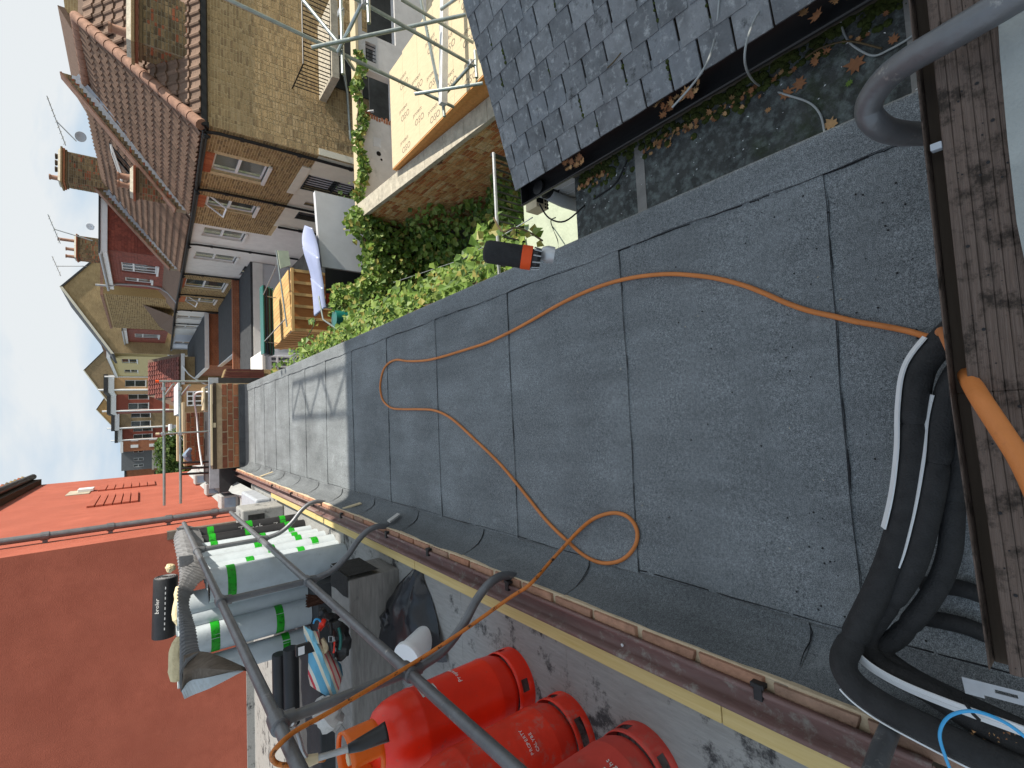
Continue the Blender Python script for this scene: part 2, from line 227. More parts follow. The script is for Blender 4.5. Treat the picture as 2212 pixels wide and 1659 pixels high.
# ------------------------------------------------------------------ mesh helpers
ORG={}
def org(o):
    while o is not None and o.name not in ORG: o=o.parent
    return ORG[o.name] if o is not None else V((0,0,0))
class Fr:
    def __init__(s,O,U,W,Nn=None):
        s.O=V(O); s.U=V(U).normalized(); s.W=V(W).normalized(); s.N=V(Nn).normalized() if Nn is not None else s.U.cross(s.W).normalized()
    def p(s,u,v,n=0): return s.O+s.U*u+s.W*v+s.N*n
class MB:
    def __init__(s): s.v=[]; s.f=[]; s.m=[]; s.r=[]
    def add(s,vs,fs,mi=0,rnd=0.):
        k=len(s.v); s.v+= [V(x) for x in vs]
        for f in fs: s.f.append([k+i for i in f]); s.m.append(mi); s.r.append(rnd)
    def hexa(s,P,mi=0,rnd=0.): s.add(P,[(0,3,2,1),(4,5,6,7),(0,1,5,4),(1,2,6,5),(2,3,7,6),(3,0,4,7)],mi,rnd)
    def box(s,a,b,mi=0,rnd=0.):
        x0,y0,z0=a; x1,y1,z1=b
        s.hexa([(x0,y0,z0),(x1,y0,z0),(x1,y1,z0),(x0,y1,z0),(x0,y0,z1),(x1,y0,z1),(x1,y1,z1),(x0,y1,z1)],mi,rnd)
    def fbox(s,f,u0,u1,v0,v1,n0,n1,mi=0,rnd=0.):
        s.hexa([f.p(u0,v0,n0),f.p(u1,v0,n0),f.p(u1,v1,n0),f.p(u0,v1,n0),f.p(u0,v0,n1),f.p(u1,v0,n1),f.p(u1,v1,n1),f.p(u0,v1,n1)],mi,rnd)
    def poly(s,pts,mi=0,rnd=0.): s.add(pts,[list(range(len(pts)))],mi,rnd)
    def prism(s,pts,d,mi=0,rnd=0.):
        n=len(pts); d=V(d); P=[V(p) for p in pts]; P=P+[p+d for p in P]
        s.add(P,[list(range(n))[::-1],list(range(n,2*n))]+[(i,(i+1)%n,n+(i+1)%n,n+i) for i in range(n)],mi,rnd)
    def tube(s,path,r,n=8,caps=True,mi=0,rnd=0.):
        P=[V(p) for p in path]; m=len(P); rr=r if isinstance(r,(list,tuple)) else [r]*m
        T=[(P[min(i+1,m-1)]-P[max(i-1,0)]).normalized() for i in range(m)]
        a=T[0].orthogonal().normalized(); vs=[]
        for i in range(m):
            a=(a-T[i]*a.dot(T[i])).normalized(); bb=T[i].cross(a)
            for k in range(n): q=2*math.pi*k/n; vs.append(P[i]+(a*math.cos(q)+bb*math.sin(q))*rr[i])
        fs=[(i*n+k,i*n+(k+1)%n,(i+1)*n+(k+1)%n,(i+1)*n+k) for i in range(m-1) for k in range(n)]
        if caps: fs+=[list(range(n))[::-1],list(range((m-1)*n,m*n))]
        s.add(vs,fs,mi,rnd)
    def lathe(s,prof,O,n=24,axis=(0,0,1),mi=0,rnd=0.,capb=True,capt=True):
        A=V(axis).normalized(); a=A.orthogonal().normalized(); bb=A.cross(a); O=V(O); vs=[]
        for (r,h) in prof:
            for k in range(n): q=2*math.pi*k/n; vs.append(O+A*h+(a*math.cos(q)+bb*math.sin(q))*r)
        m=len(prof); fs=[(i*n+k,i*n+(k+1)%n,(i+1)*n+(k+1)%n,(i+1)*n+k) for i in range(m-1) for k in range(n)]
        if capb: fs.append(list(range(n))[::-1])
        if capt: fs.append(list(range((m-1)*n,m*n)))
        s.add(vs,fs,mi,rnd)
    def grid(s,pts,mi=0):
        nr=len(pts); nc=len(pts[0]); vs=[p for r in pts for p in r]
        s.add(vs,[(i*nc+j,i*nc+j+1,(i+1)*nc+j+1,(i+1)*nc+j) for i in range(nr-1) for j in range(nc-1)],mi)
    def build(s,name,mats,parent=None,smooth=False,kind=None,bevel=0,solid=0,at=None,merge=False):
        me=bpy.data.meshes.new(name); o0=org(parent) if parent else (V(at) if at is not None else V((0,0,0)))
        me.from_pydata([tuple(p-o0) for p in s.v],[],s.f)
        mats=mats if isinstance(mats,(list,tuple)) else [mats]
        for m_ in mats: me.materials.append(mt[m_])
        me.polygons.foreach_set('material_index',s.m)
        if any(s.r):
            at_=me.attributes.new('rnd','FLOAT','FACE'); at_.data.foreach_set('value',s.r)
        if merge:
            bm=bmesh.new(); bm.from_mesh(me); bmesh.ops.remove_doubles(bm,verts=bm.verts,dist=1e-5); bm.to_mesh(me); bm.free()
        if smooth:
            me.polygons.foreach_set('use_smooth',[True]*len(me.polygons)); me.set_sharp_from_angle(angle=R_(38))
        me.update(); o=bpy.data.objects.new(name,me); COL.objects.link(o)
        if parent: o.parent=parent
        elif at is not None: o.location=o0; ORG[o.name]=o0
        else: ORG[o.name]=V((0,0,0))
        if kind: o['kind']=kind
        if bevel:
            b=o.modifiers.new('bevel','BEVEL'); b.width=bevel; b.segments=2; b.limit_method='ANGLE'
        if solid:
            sl=o.modifiers.new('solid','SOLIDIFY'); sl.thickness=solid; sl.offset=0
        return o
def thing(name,loc,label,cat,group=None):
    o=bpy.data.objects.new(name,None); COL.objects.link(o); o.location=loc; o.empty_display_size=.1; ORG[o.name]=V(loc)
    o['label']=label; o['category']=cat
    if group: o['group']=group
    return o
def tag(o,label,cat,group=None):
    o['label']=label; o['category']=cat
    if group: o['group']=group
    return o
def struct(o): o['kind']='structure'; return o
def smoothpath(P,n=6):
    P=[V(p) for p in P]; o=[]
    for i in range(len(P)-1):
        p0=P[max(i-1,0)]; p1=P[i]; p2=P[i+1]; p3=P[min(i+2,len(P)-1)]
        for k in range(n):
            t_=k/n; o.append(.5*((2*p1)+(p2-p0)*t_+(2*p0-5*p1+4*p2-p3)*t_*t_+(3*p1-p0-3*p2+p3)*t_**3))
    o.append(P[-1]); return o
def importance(c,size):
    q=proj(c)
    if not q: return -1
    s=size/max(q[2],.1); return s if (-40<q[0]<PW+40 and -40<q[1]<PH+40) else s*.001
CUBES=[]
for k in range(4):
    mb=MB(); j=lambda: random.uniform(-.03,.03)
    # unit brick: u,v along face, n outwards (front slightly smaller = worn arris)
    mb.hexa([(-.5,-.5,-.5),(.5,-.5,-.5),(.5,.5,-.5),(-.5,.5,-.5),(-.47+j(),-.45+j(),.5),(.47+j(),-.45+j(),.5+j()),(.47+j(),.45+j(),.5),(-.47+j(),.45+j(),.5+j())])
    CUBES.append(mb)
def unit_mesh(mb,name,mat):
    me=bpy.data.meshes.new(name); me.from_pydata([tuple(p) for p in mb.v],[],mb.f); me.materials.append(mt[mat]); me.update(); return me
UM={}
def pieces(parent,name,specs,mat,shapes=None,limit=300,key='cube'):
    """specs: (centre, U, W, Nn, su, sv, sn). the largest in view are objects sharing meshes, the rest one joined part"""
    shapes=shapes or CUBES
    if (key,mat) not in UM: UM[(key,mat)]=[unit_mesh(s,name,mat) for s in shapes]
    ms=UM[(key,mat)]; o0=org(parent)
    specs=sorted(specs,key=lambda s:-importance(s[0],max(s[4],s[5])))
    for (c,U,W,Nn,su,sv,sn) in specs[:limit]:
        o=bpy.data.objects.new(name,random.choice(ms)); COL.objects.link(o); o.parent=parent
        mm=Matrix.Identity(4)
        for j in range(3): mm[j][0]=U[j]*su; mm[j][1]=W[j]*sv; mm[j][2]=Nn[j]*sn
        mm.translation=c-o0; o.matrix_basis=mm
    rest=specs[limit:]
    if rest:
        mb=MB()
        for (c,U,W,Nn,su,sv,sn) in rest:
            s=random.choice(shapes); mb.add([c+U*(p.x*su)+W*(p.y*sv)+Nn*(p.z*sn) for p in s.v],s.f,0,random.random()*.999+.0005)
        mb.build(name+'_field',mat,parent,kind='stuff')
def bricks(f,Lu,Hv,holes=(),bl=.225,bh=.075,j=.015,proud=.012,inside=None,v0=0.,flem=True):
    out=[]; row=0; v=v0
    while v+bh<=Hv+.001:
        u=-(bl*.5 if row%2 else 0); k=0
        while u<Lu:
            ll=bl if (not flem or (k+row)%2==0) else bl*.5
            a=max(u,0)+j/2; b_=min(u+ll,Lu)-j/2; u+=ll; k+=1
            if b_-a<.03: continue
            cu,cv=(a+b_)/2,v+bh/2
            if any(h[0]-.02<b_ and a<h[1]+.02 and h[2]-.02<v+bh and v<h[3]+.02 for h in holes):
                continue
            if inside and not inside(cu,cv): continue
            pr=proud+random.uniform(-.003,.003)
            out.append((f.p(cu,cv,pr/2-.004),f.U,f.W,f.N,b_-a,bh-j,pr+.008))
        v+=bh; row+=1
    return out
def panel(mb,f,Lu,Hv,holes=(),depth=.2,mi=0,u0=0,v0=0,back=True):
    us=sorted({u0,Lu,*[h[0] for h in holes],*[h[1] for h in holes]}); vs=sorted({v0,Hv,*[h[2] for h in holes],*[h[3] for h in holes]})
    us=[x for x in us if u0<=x<=Lu]; vs=[x for x in vs if v0<=x<=Hv]
    for i in range(len(us)-1):
        for j in range(len(vs)-1):
            cu,cv=(us[i]+us[i+1])/2,(vs[j]+vs[j+1])/2
            if any(h[0]<cu<h[1] and h[2]<cv<h[3] for h in holes): continue
            mb.poly([f.p(us[i],vs[j]),f.p(us[i+1],vs[j]),f.p(us[i+1],vs[j+1]),f.p(us[i],vs[j+1])],mi)
    for h in holes:
        a,b,c,d=h[:4]
        for (p,q) in (((a,c),(b,c)),((b,c),(b,d)),((b,d),(a,d)),((a,d),(a,c))):
            mb.poly([f.p(p[0],p[1]),f.p(q[0],q[1]),f.p(q[0],q[1],-depth),f.p(p[0],p[1],-depth)],mi)
def window(parent,f,a,b,c,d,kind='sash',mat='white_trim',sill='render',open_=False,inset=.09,curtain=None):
    """white window in opening a..b x c..d of frame f"""
    t_=.055; mb=MB(); n0,n1=-inset-.06,-inset
    for (u0,u1,v0,v1) in ((a,a+t_,c,d),(b-t_,b,c,d),(a+t_,b-t_,c,c+t_),(a+t_,b-t_,d-t_,d)): mb.fbox(f,u0,u1,v0,v1,n0,n1)
    mv=c+(d-c)*(.52 if kind=='sash' else .66)
    mb.fbox(f,a+t_,b-t_,mv-.04,mv+.04,n0,n1+.012)
    if kind=='wide':
        mu=(a+b)/2; mb.fbox(f,mu-.04,mu+.04,c+t_,mv-.04,n0,n1+.005); mb.fbox(f,mu-.04,mu+.04,mv+.04,d-t_,n0,n1+.005)
    if kind=='cross':
        for q in (1/3,2/3): mu=a+(b-a)*q; mb.fbox(f,mu-.035,mu+.035,c+t_,mv-.04,n0,n1+.005); mb.fbox(f,mu-.035,mu+.035,mv+.04,d-t_,n0,n1+.005)
    for (u0,u1,v0,v1) in ((a+t_,b-t_,c+t_,mv-.04),(a+t_,b-t_,mv+.04,d-t_)):
        for q in ((u0,u0+.02,v0,v1),(u1-.02,u1,v0,v1)): mb.fbox(f,*q,n0+.01,n1-.02)
    w_=mb.build('window',mat,parent)
    g=MB(); g.poly([f.p(a+.03,c+.03,n0+.03),f.p(b-.03,c+.03,n0+.03),f.p(b-.03,d-.03,n0+.03),f.p(a+.03,d-.03,n0+.03)]); g.build('pane','glass',w_)
    r_=MB(); r_.poly([f.p(a,c,n0-.10),f.p(b,c,n0-.10),f.p(b,d,n0-.10),f.p(a,d,n0-.10)]); r_.build('curtain' if curtain else 'dark_room',curtain or 'dimroom',w_)
    if sill:
        s_=MB(); s_.fbox(f,a-.07,b+.07,c-.10,c,-inset,.07); s_.build('sill',sill,w_)
    if open_:
        s_=MB(); g2=Fr(f.p(a+.02,mv+.04,n1+.02),f.U,(f.W*.80-f.N*-.6))
        hh=d-mv-.06
        for (u0,u1,v0,v1) in ((0,.05,-hh*0,hh),(b-a-.09,b-a-.04,0,hh),(.05,b-a-.09,0,.05),(.05,b-a-.09,hh-.05,hh)): s_.fbox(Fr(f.p(a+.02,d-.03,n1+.02),f.U,(f.W*-.82+f.N*.57)),u0,u1,v0,v1,0,.04)
        s_.build('open_sash',mat,w_)
    return w_
def leafcloud(n,where,size,droop=.3,shape=0):
    mb=MB()
    for i in range(n):
        p,nn=where(); s=size*random.uniform(.55,1.25)
        nn=(V(nn)+V((random.uniform(-.8,.8),random.uniform(-.8,.8),random.uniform(-.5,.9)))).normalized()
        a=(nn.orthogonal()).normalized(); a.rotate(Matrix.Rotation(random.uniform(0,6.28),3,nn)); b_=nn.cross(a)
        r_=random.random()*.99+.005
        tip=p+a*s*.6-nn*s*droop*.5; base=p-a*s*.45
        l=p+b_*s*.45+a*(-.08*s)+nn*s*.10; q=p-b_*s*.45+a*(-.08*s)+nn*s*.10
        mb.add([base,q,tip,l],[(0,1,2),(0,2,3)],0,r_)
    return mb
def text_mesh(txt,size,mat,parent,O,U,W,name='lettering'):
    c=bpy.data.curves.new('t','FONT'); c.body=txt; c.size=size; c.extrude=.0008; c.resolution_u=2; ob=bpy.data.objects.new('t',c); COL.objects.link(ob)
    dg=bpy.context.evaluated_depsgraph_get(); me=bpy.data.meshes.new_from_object(ob.evaluated_get(dg)); bpy.data.objects.remove(ob)
    U=V(U).normalized(); W=V(W).normalized(); Nn=U.cross(W); O=V(O)-org(parent)
    for v_ in me.vertices: v_.co=O+U*v_.co.x+W*v_.co.y+Nn*v_.co.z
    me.materials.clear(); me.materials.append(mt[mat]); o=bpy.data.objects.new(name,me); COL.objects.link(o); o.parent=parent; return o
def tube_obj(name,path,r,mat,parent=None,n=8,sm=True): mb=MB(); mb.tube(path,r,n); return mb.build(name,mat,parent,smooth=sm)
def btex(name,c1,c2,mo,sc=1.0):
    m,t,b=node_mat(name); g=t.nodes.new('ShaderNodeNewGeometry'); s=t.nodes.new('ShaderNodeSeparateXYZ'); t.links.new(g.outputs['Position'],s.inputs[0])
    c=t.nodes.new('ShaderNodeCombineXYZ'); t.links.new(math_(t,'ADD',s.outputs[0],s.outputs[1]),c.inputs[0]); t.links.new(s.outputs[2],c.inputs[1])
    k=t.nodes.new('ShaderNodeTexBrick'); k.inputs['Scale'].default_value=sc; k.inputs['Color1'].default_value=c1+(1,); k.inputs['Color2'].default_value=c2+(1,); k.inputs['Mortar'].default_value=mo+(1,)
    k.inputs['Brick Width'].default_value=.24; k.inputs['Row Height'].default_value=.08; k.inputs['Mortar Size'].default_value=.008; k.inputs['Bias'].default_value=-.1
    t.links.new(c.outputs[0],k.inputs['Vector']); n=noise(t,pos(t),1.2,5,.7)
    t.links.new(mix(t,1.0,k.outputs[0],ramp(t,n,.3,.7,(.75,)*3+(1,),(1.2,)*3+(1,)),'MULTIPLY'),b.inputs['Base Color']); b.inputs['Roughness'].default_value=.9; mt[name]=m
btex('far_stock',(.37,.26,.13),(.30,.20,.095),(.44,.34,.19)); btex('far_stock_dark',(.27,.20,.11),(.20,.14,.08),(.33,.26,.16)); btex('far_orange',(.42,.25,.10),(.38,.22,.085),(.44,.29,.13)); btex('far_red',(.36,.12,.055),(.28,.09,.045),(.36,.22,.13))
# ================================================================== SETTING: ground
mb=MB(); mb.poly([(-300,-300,-4.45),(300,-300,-4.45),(300,700,-4.45),(-300,700,-4.45)]); struct(mb.build('ground','ground'))
mb=MB(); mb.poly([(-8,-8,-4.44),(12,-8,-4.44),(12,60,-4.44),(-8,60,-4.44)]); struct(mb.build('yard_paving','yard'))
# ------------------------------------------------------------------ flat roof with lapped felt sheets
roof=bpy.data.objects.new('flat_roof',None); COL.objects.link(roof); ORG[roof.name]=V((0,0,0)); struct(roof)
XL,XR,Y0,Y1=-.72,.835,.02,10.95
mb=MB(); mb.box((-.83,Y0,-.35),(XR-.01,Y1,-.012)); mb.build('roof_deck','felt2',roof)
laps=[-.25,.56,1.375,2.215,3.09]+[3.09+.88*i for i in range(1,9)]+[Y1]
def wob(x,k): return .003*math.sin(x*5+k*2.1)+.0015*math.sin(x*17+k)
for i in range(len(laps)-1):
    y0,y1=max(laps[i],Y0),laps[i+1]
    if y1<=Y0: continue
    nx=14; rows=[]
    for q in range(5):
        t_=q/4; r=[]
        for k in range(nx+1):
            x=XL+(XR-.02-XL)*k/nx
            yy=(y0+wob(x,i))*(1-t_)+(y1+wob(x,i+1)+.004)*t_
            r.append(V((x,yy,(.0065 if q==0 else .006-.006*t_)+.0015*math.sin(x*4+i)*math.sin(yy*3))))
        rows.append(r)
    # front lip going down
    rows.insert(0,[p-V((0,.001,.0075)) for p in rows[0]])
    mb=MB(); mb.grid(rows); mb.build('felt_sheet','felt',roof)
    if laps[i]>Y0:
        mb=MB(); x=XL
        while x<XR-.15:      # bitumen bleed along the lap, broken and uneven
            ln=random.uniform(.05,.22); w_=random.choice([0,0,.0010,.0014,.0018,.0024])*(1 if i<6 else .8)
            if w_>0:
                P=[]
                for k in range(5):
                    xx=x+ln*k/4; P.append((xx,laps[i]+wob(xx,i)-.004+random.uniform(-.0015,.0015),.0035))
                mb.tube(P,[w_*random.uniform(.6,1.1)*(.3 if k in(0,4) else 1) for k in range(5)],5)
            x+=ln+random.uniform(0,.05)
        mb.build('bitumen_bleed','bitumen',roof)
# right hand kerb strip (separate felt strip lapped on, rounded over the edge)
rows=[]
for i in range(110):
    y=Y0+(Y1-Y0)*i/109; k=.004*math.sin(y*7)+.003*math.sin(y*19)
    rows.append([V(p) for p in ((.705+k,y,.002),(.705+k,y,.0105),(.76,y,.014),(.80,y,.019),(.826,y,.015),(.838,y,-.004),(.84,y,-.09))])
mb=MB(); mb.grid(rows); mb.build('kerb_strip','felt',roof,smooth=True)
mb=MB(); y=Y0
while y<Y1-.3:
    ln=random.uniform(.06,.3); P=[(.702+.004*math.sin((y+ln*k/4)*7)+random.uniform(-.002,.002),y+ln*k/4,.004) for k in range(5)]
    mb.tube(P,[random.uniform(.001,.0028) for k in range(5)],5); y+=ln+random.uniform(0,.09)
mb.build('bitumen_bleed','bitumen',roof)
# left upstand: concave felt fillet
ZB=.20; XB=-.80
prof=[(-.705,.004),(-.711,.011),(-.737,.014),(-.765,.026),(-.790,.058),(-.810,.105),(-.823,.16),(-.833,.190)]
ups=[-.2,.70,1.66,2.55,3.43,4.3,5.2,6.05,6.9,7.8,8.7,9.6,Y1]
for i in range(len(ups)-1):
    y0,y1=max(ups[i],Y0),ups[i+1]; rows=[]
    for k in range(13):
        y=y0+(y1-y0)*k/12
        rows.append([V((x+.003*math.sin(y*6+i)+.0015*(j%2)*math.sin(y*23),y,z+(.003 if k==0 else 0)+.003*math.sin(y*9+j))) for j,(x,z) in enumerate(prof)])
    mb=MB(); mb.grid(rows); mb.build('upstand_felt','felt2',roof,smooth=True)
    if i>0:
        mb=MB(); P=[(x+.004,y0+.006*math.sin(j*1.7+i),z+.003) for j,(x,z) in enumerate(prof)]
        mb.tube(P[1:6],[.0016,.0026,.0022,.0018,.001],5); mb.build('bitumen_bleed','bitumen',roof)
mb=MB(); y=Y0
while y<Y1-.3:
    ln=random.uniform(.1,.4); P=[(-.697+.003*math.sin((y+ln*k/4)*6)+random.uniform(-.0015,.0015),y+ln*k/4,.005) for k in range(5)]
    mb.tube(P,[random.uniform(.001,.0026) for k in range(5)],5); y+=ln+random.uniform(0,.05)
mb.build('bitumen_bleed','bitumen',roof)
# far end upstand
mb=MB(); rows=[[V((x,y,z)) for x in (-.80,-.3,.3,.835)] for (y,z) in ((10.80,.003),(10.84,.014),(10.865,.06),(10.87,.16))]; mb.grid(rows); mb.build('end_upstand_felt','felt_end_shaded',roof)
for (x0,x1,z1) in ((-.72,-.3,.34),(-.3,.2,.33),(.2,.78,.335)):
    mb=MB(); mb.box((x0+.004,10.86,.03),(x1-.004,10.868,z1-.18)); mb.build('upstand_felt','felt_end_shaded',roof)
# speckles of debris
mb=MB()
for i in range(420):
    x=random.uniform(XL+.05,XR-.03); y=abs(random.gauss(.0,.5))+.28
    s=random.choice([.0012,.0015,.002,.002,.003,.0045]); s*=.7
    mb.lathe([(s,0),(s*.9,s*.5),(s*.3,s*.8)],(x,y,.006),6)
mb.build('grit','bitumen',roof,kind='stuff')
mb=MB()
for i in range(34):
    x=random.uniform(XL,XR); y=random.uniform(.3,5); s=random.uniform(.003,.006); a=random.uniform(0,3)
    mb.add([(x,y,.008),(x+s*math.cos(a),y+s*math.sin(a),.010),(x+s*2.2*math.cos(a+.5),y+s*2.2*math.sin(a+.5),.009)],[(0,1,2)])
mb.build('seed_husks','plank',roof,kind='stuff')
# ------------------------------------------------------------------ brick parapet, gutter, batten along the left
par=thing('brick_parapet',(-.83,4,0),'low brick parapet course in pale mortar between the grey felt and the brown gutter','parapet')
mb=MB(); mb.box((-.8765,Y0,-.3),(-.829,11.0,.193)); mb.build('mortar_bed','mortarw',par,bevel=.004)
sp=[]; y=Y0+.02; i=0
while y<10.9:
    l=.226; c=V((-.856+random.uniform(-.002,.002),y+l/2,.186)); sp.append((c,V((0,1,0)),V((-1,0,0)),V((0,0,1)),l,.042+random.uniform(-.003,.002),.040+random.uniform(-.006,.004))); y+=l+.013
pieces(par,'brick',sp,'pinkbrick')
gut=thing('rain_gutter',(-.95,4,0),'brown cast gutter lying along the brick parapet, dusty inside','gutter')
gx=[(-.866+.78*(x+.878),z) for (x,z) in [(-.878,.212),(-.879,.226),(-.892,.227),(-.893,.214),(-.900,.205),(-.93,.176),(-.955,.163),(-.985,.160),(-1.002,.170),(-1.010,.196),(-1.024,.200),(-1.026,.188),(-1.03,.15)]]
mb=MB(); mb.grid([[V((x,y,z)) for (x,z) in gx] for y in (Y0+.35,2.35)]); mb.build('gutter_length','gutter',gut,smooth=True,solid=.004)
mb=MB(); mb.grid([[V((x,y,z-.004)) for (x,z) in gx] for y in (2.352,5.6)]); mb.build('gutter_length','gutter',gut,smooth=True,solid=.004)
mb=MB(); mb.grid([[V((x,y,z-.008)) for (x,z) in gx] for y in (5.602,11.3)]); mb.build('gutter_length','gutter',gut,smooth=True,solid=.004)
for y in (.76,2.02,2.88,3.55,4.6,5.5,6.5,7.6):
    mb=MB(); mb.box((-.893,y,.224),(-.846,y+.026,.233)); mb.box((-.894,y+.003,.212),(-.884,y+.023,.230)); mb.box((-.858,y-.005,.203),(-.845,y+.036,.231)); mb.build('gutter_clip','black_pl',gut,bevel=.002)
mb=MB(); mb.lathe([(.006,0),(.007,.004),(.002,.008)],rz(1345,1393,.17)+V((0,0,0)),7); mb.build('pale_pebble','bucket',gut)
bat=thing('timber_batten',(-1.07,4,.1),'pale yellow treated timber battens laid end to end between the gutter and the grey felt','batten')
for (a,b_) in ((-.3,.93),(.933,3.2),(3.204,5.6),(5.604,7.9)):
    mb=MB(); mb.box((-1.058,a,.10),(-.986,b_,.178+.004*math.sin(a*5))); mb.build('batten_length','batten',bat,bevel=.004)
# ------------------------------------------------------------------ left terrace floor
fl=MB(); fl.box((-9,-1.,-.2),(-1.056,10,.10)); fl=struct(fl.build('felt_terrace','oldfelt'))
for y in (-.15,.8,1.75,2.7,4.9,5.85): 
    mb=MB(); mb.box((-9,y,.1),(-1.059-.001*y,y+1.0,.104+.0012*(y+.3))); mb.build('felt_sheet','oldfelt',fl)
# small burnt patches already in material; plinth
FY=3.62; zt=ry(753,1263,FY).z; zt=max(.42,min(zt,.75))
pl=thing('felt_plinth',(-2,3.8,.1),'low upstand wrapped in streaky grey roofing felt with a burnt black end','upstand')
f=Fr((-3.0,FY,.1),(1,0,0),(0,0,1))
XE=-1.13
for (u0,u1) in ((0,.72),(.723,1.84)):
    mb=MB(); mb.fbox(f,u0,u1,0,zt-.1,-.42,0); mb.build('felt_wrap','plinthfelt',pl,bevel=.012)
mb=MB(); mb.fbox(f,1.2,1.843,.12,.128+.2,0,.004); mb.build('felt_patch','plinthfelt',pl)
mb=MB(); rows=[[V((XE+.004,FY+a*.42,.1+(zt-.1)*b_)) for a in (0,.3,.7,1)] for b_ in (.42,.62,.8,1.0)]; mb.grid(rows); mb.build('burnt_end','burnt',pl)
mb=MB(); rows=[[V((XE-.002-(.15+.03*math.sin(a*9))*b_,FY+.01+a*.40,zt+.004)) for a in (0,.3,.7,1)] for b_ in (0,1)]; mb.grid(rows); mb.build('burnt_top','burnt',pl)
# ------------------------------------------------------------------ ledge the picture is taken over
led=thing('parapet_ledge',(0,0,1.05),'weathered brown grooved board ledge spotted with dirt right below the camera','ledge')
zl=1.0
pA=rz(1990,150,zl); pB=rz(2052,850,zl); pC=rz(2136,1445,zl)
def ledpts(off): 
    d=(pC-pA).normalized(); n=V((d.y,-d.x,0)); n=n if n.y<0 else -n
    a=pA-d*.9; return [a+n*off,pB+n*off,pC+n*off]
strips=[(0,.006,-.05,.0),(.006,.022,-.012,-.03)]
mb=MB()
def strip(o0,o1,z0,z1,mat,name,par_,dd=.05):
    A=ledpts(o0); B_=ledpts(o1); mb=MB()
    for i in range(2):
        P=[A[i]+V((0,0,z0-zl+zl)),A[i+1]+V((0,0,z0)),B_[i+1]+V((0,0,z1)),B_[i]+V((0,0,z1))]
        P[0]=A[i]+V((0,0,z0)); Q=[p-V((0,0,dd)) for p in P]
        mb.hexa(Q+P)
    return mb.build(name,mat,par_,bevel=.0012)
strip(0,.0012,.002,.002,'ledge','lip',led)
strip(.0014,.015,-.022,-.022,'darkwood','groove_bed',led,.02)
o=.0152
for k in range(9):
    strip(o,o+.0091,.0,.0008,'ledge','board_rib',led,.03); o+=.00915
strip(o,.5,-.004,-.004,'paleledge','coated_top',led,.04)
mb=MB(); E_=[rz(x,y,zl+.004) for x,y in ((2150,-60),(2160,120),(2176,300),(2196,480),(2225,620),(2260,800))]; F_=[rz(2420,y,zl+.004) for y in (-60,120,300,480,660,860)]
mb.grid([E_,F_]); mb.build('worn_coating','paleledge',led)
mb=MB()
for i in range(150):
    x=random.uniform(-.36,.75); q=random.uniform(.018,.094); d=(pC-pA).normalized(); n=V((d.y,-d.x,0)); n=n if n.y<0 else -n
    c=pA+d*((pA.x-x)/max(-d.x,.1))+n*q; s=random.choice([.0006,.0008,.001,.0012,.0018])
    mb.lathe([(s,0),(s*.9,s*.35),(s*.3,s*.5)],c+V((0,0,.001)),7)
mb.build('dirt_specks','bitumen',led,kind='stuff')
for (x,y) in ((2022,316),):
    c=rz(x,y,zl); mb=MB(); mb.box((c.x-.004,c.y-.005,c.z-.008),(c.x+.004,c.y+.005,c.z+.0015)); mb.build('clip','lead',led,bevel=.001)
mb=MB(); d=(pC-pA).normalized(); 
f2=Fr(pA-d*.9-V((0,0,.02)),d,(0,0,-1)); 
mb.fbox(f2,0,1.52,.03,1.4,-.3,-.02) if f2.N.y>0 else mb.fbox(f2,0,1.52,.03,1.4,.02,.3)
mb.build('supporting_wall','oldfelt',led)
# ------------------------------------------------------------------ insulated pipe bundle
def ipipe(name,pts,r,label,tr=None,gaps=(),more=()):
    P=smoothpath(pts,8); t_=thing(name,P[0],label,'insulated pipe','insulated pipes bent across the near end of the roof')
    # split at gaps so joints between insulation lengths show
    cuts=[0]+[int(g*(len(P)-1)) for g in gaps]+[len(P)-1]
    for a,b_ in zip(cuts[:-1],cuts[1:]):
        q=P[a:b_+1]; rr=[r]*len(q); rr[0]=r*.86; rr[-1]=r*.86
        mb=MB(); mb.tube(q,rr,14); mb.build('foam_sleeve','black_rubber',t_,smooth=True)
    for tr in ([tr] if tr else [])+[(1,)+m_ for m_ in more]:
        side,lo,hi,wd=tr; a,b_=int(lo*(len(P)-1)),int(hi*(len(P)-1)); rows=[]
        for i in range(a,b_+1):
            T=(P[min(i+1,len(P)-1)]-P[max(i-1,0)]).normalized(); s=T.cross(ZZ).normalized()*side; nn=(s*wd[0]+ZZ*wd[1]).normalized(); t2=nn.cross(T).normalized()
            rows.append([P[i]+nn*(r+.0045)+t2*(wd[2]*k) for k in (-1,-.3,.3,1)])
        mb=MB(); mb.grid(rows); mb.build('white_trunking','white_trim',t_,solid=.004)
    return t_
ipipe('insulated_pipe',[rz(2075,700,.12),rz(2030,742,.13),rz(1988,800,.13),rz(1975,880,.13),rz(1972,980,.13),rz(1955,1100,.13),rz(1915,1230,.14),rz(1848,1370,.19),rz(1822,1425,.225),rz(1838,1470,.245),rz(1900,1520,.25),rz(2020,1583,.25),rz(2140,1640,.25),rz(2300,1710,.25)],.032,'outermost black foam-lagged pipe with white trunking curving round the roof corner',(1,.08,.42,(.80,.60,.010)),(.26,.55),((.70,.99,(.97,.22,.006)),))
ipipe('insulated_pipe',[rz(2110,760,.11),rz(2060,820,.12),rz(2035,900,.12),rz(2025,1000,.13),rz(2000,1130,.13),rz(1965,1240,.13),rz(1900,1330,.13),rz(1870,1385,.14),rz(1905,1440,.16),rz(2000,1490,.18),rz(2110,1560,.2),rz(2300,1665,.2)],.0275,'black foam-lagged pipe just inside the outermost one with a thin white strip',(1,.14,.62,(.75,.66,.006)),(.28,.52))
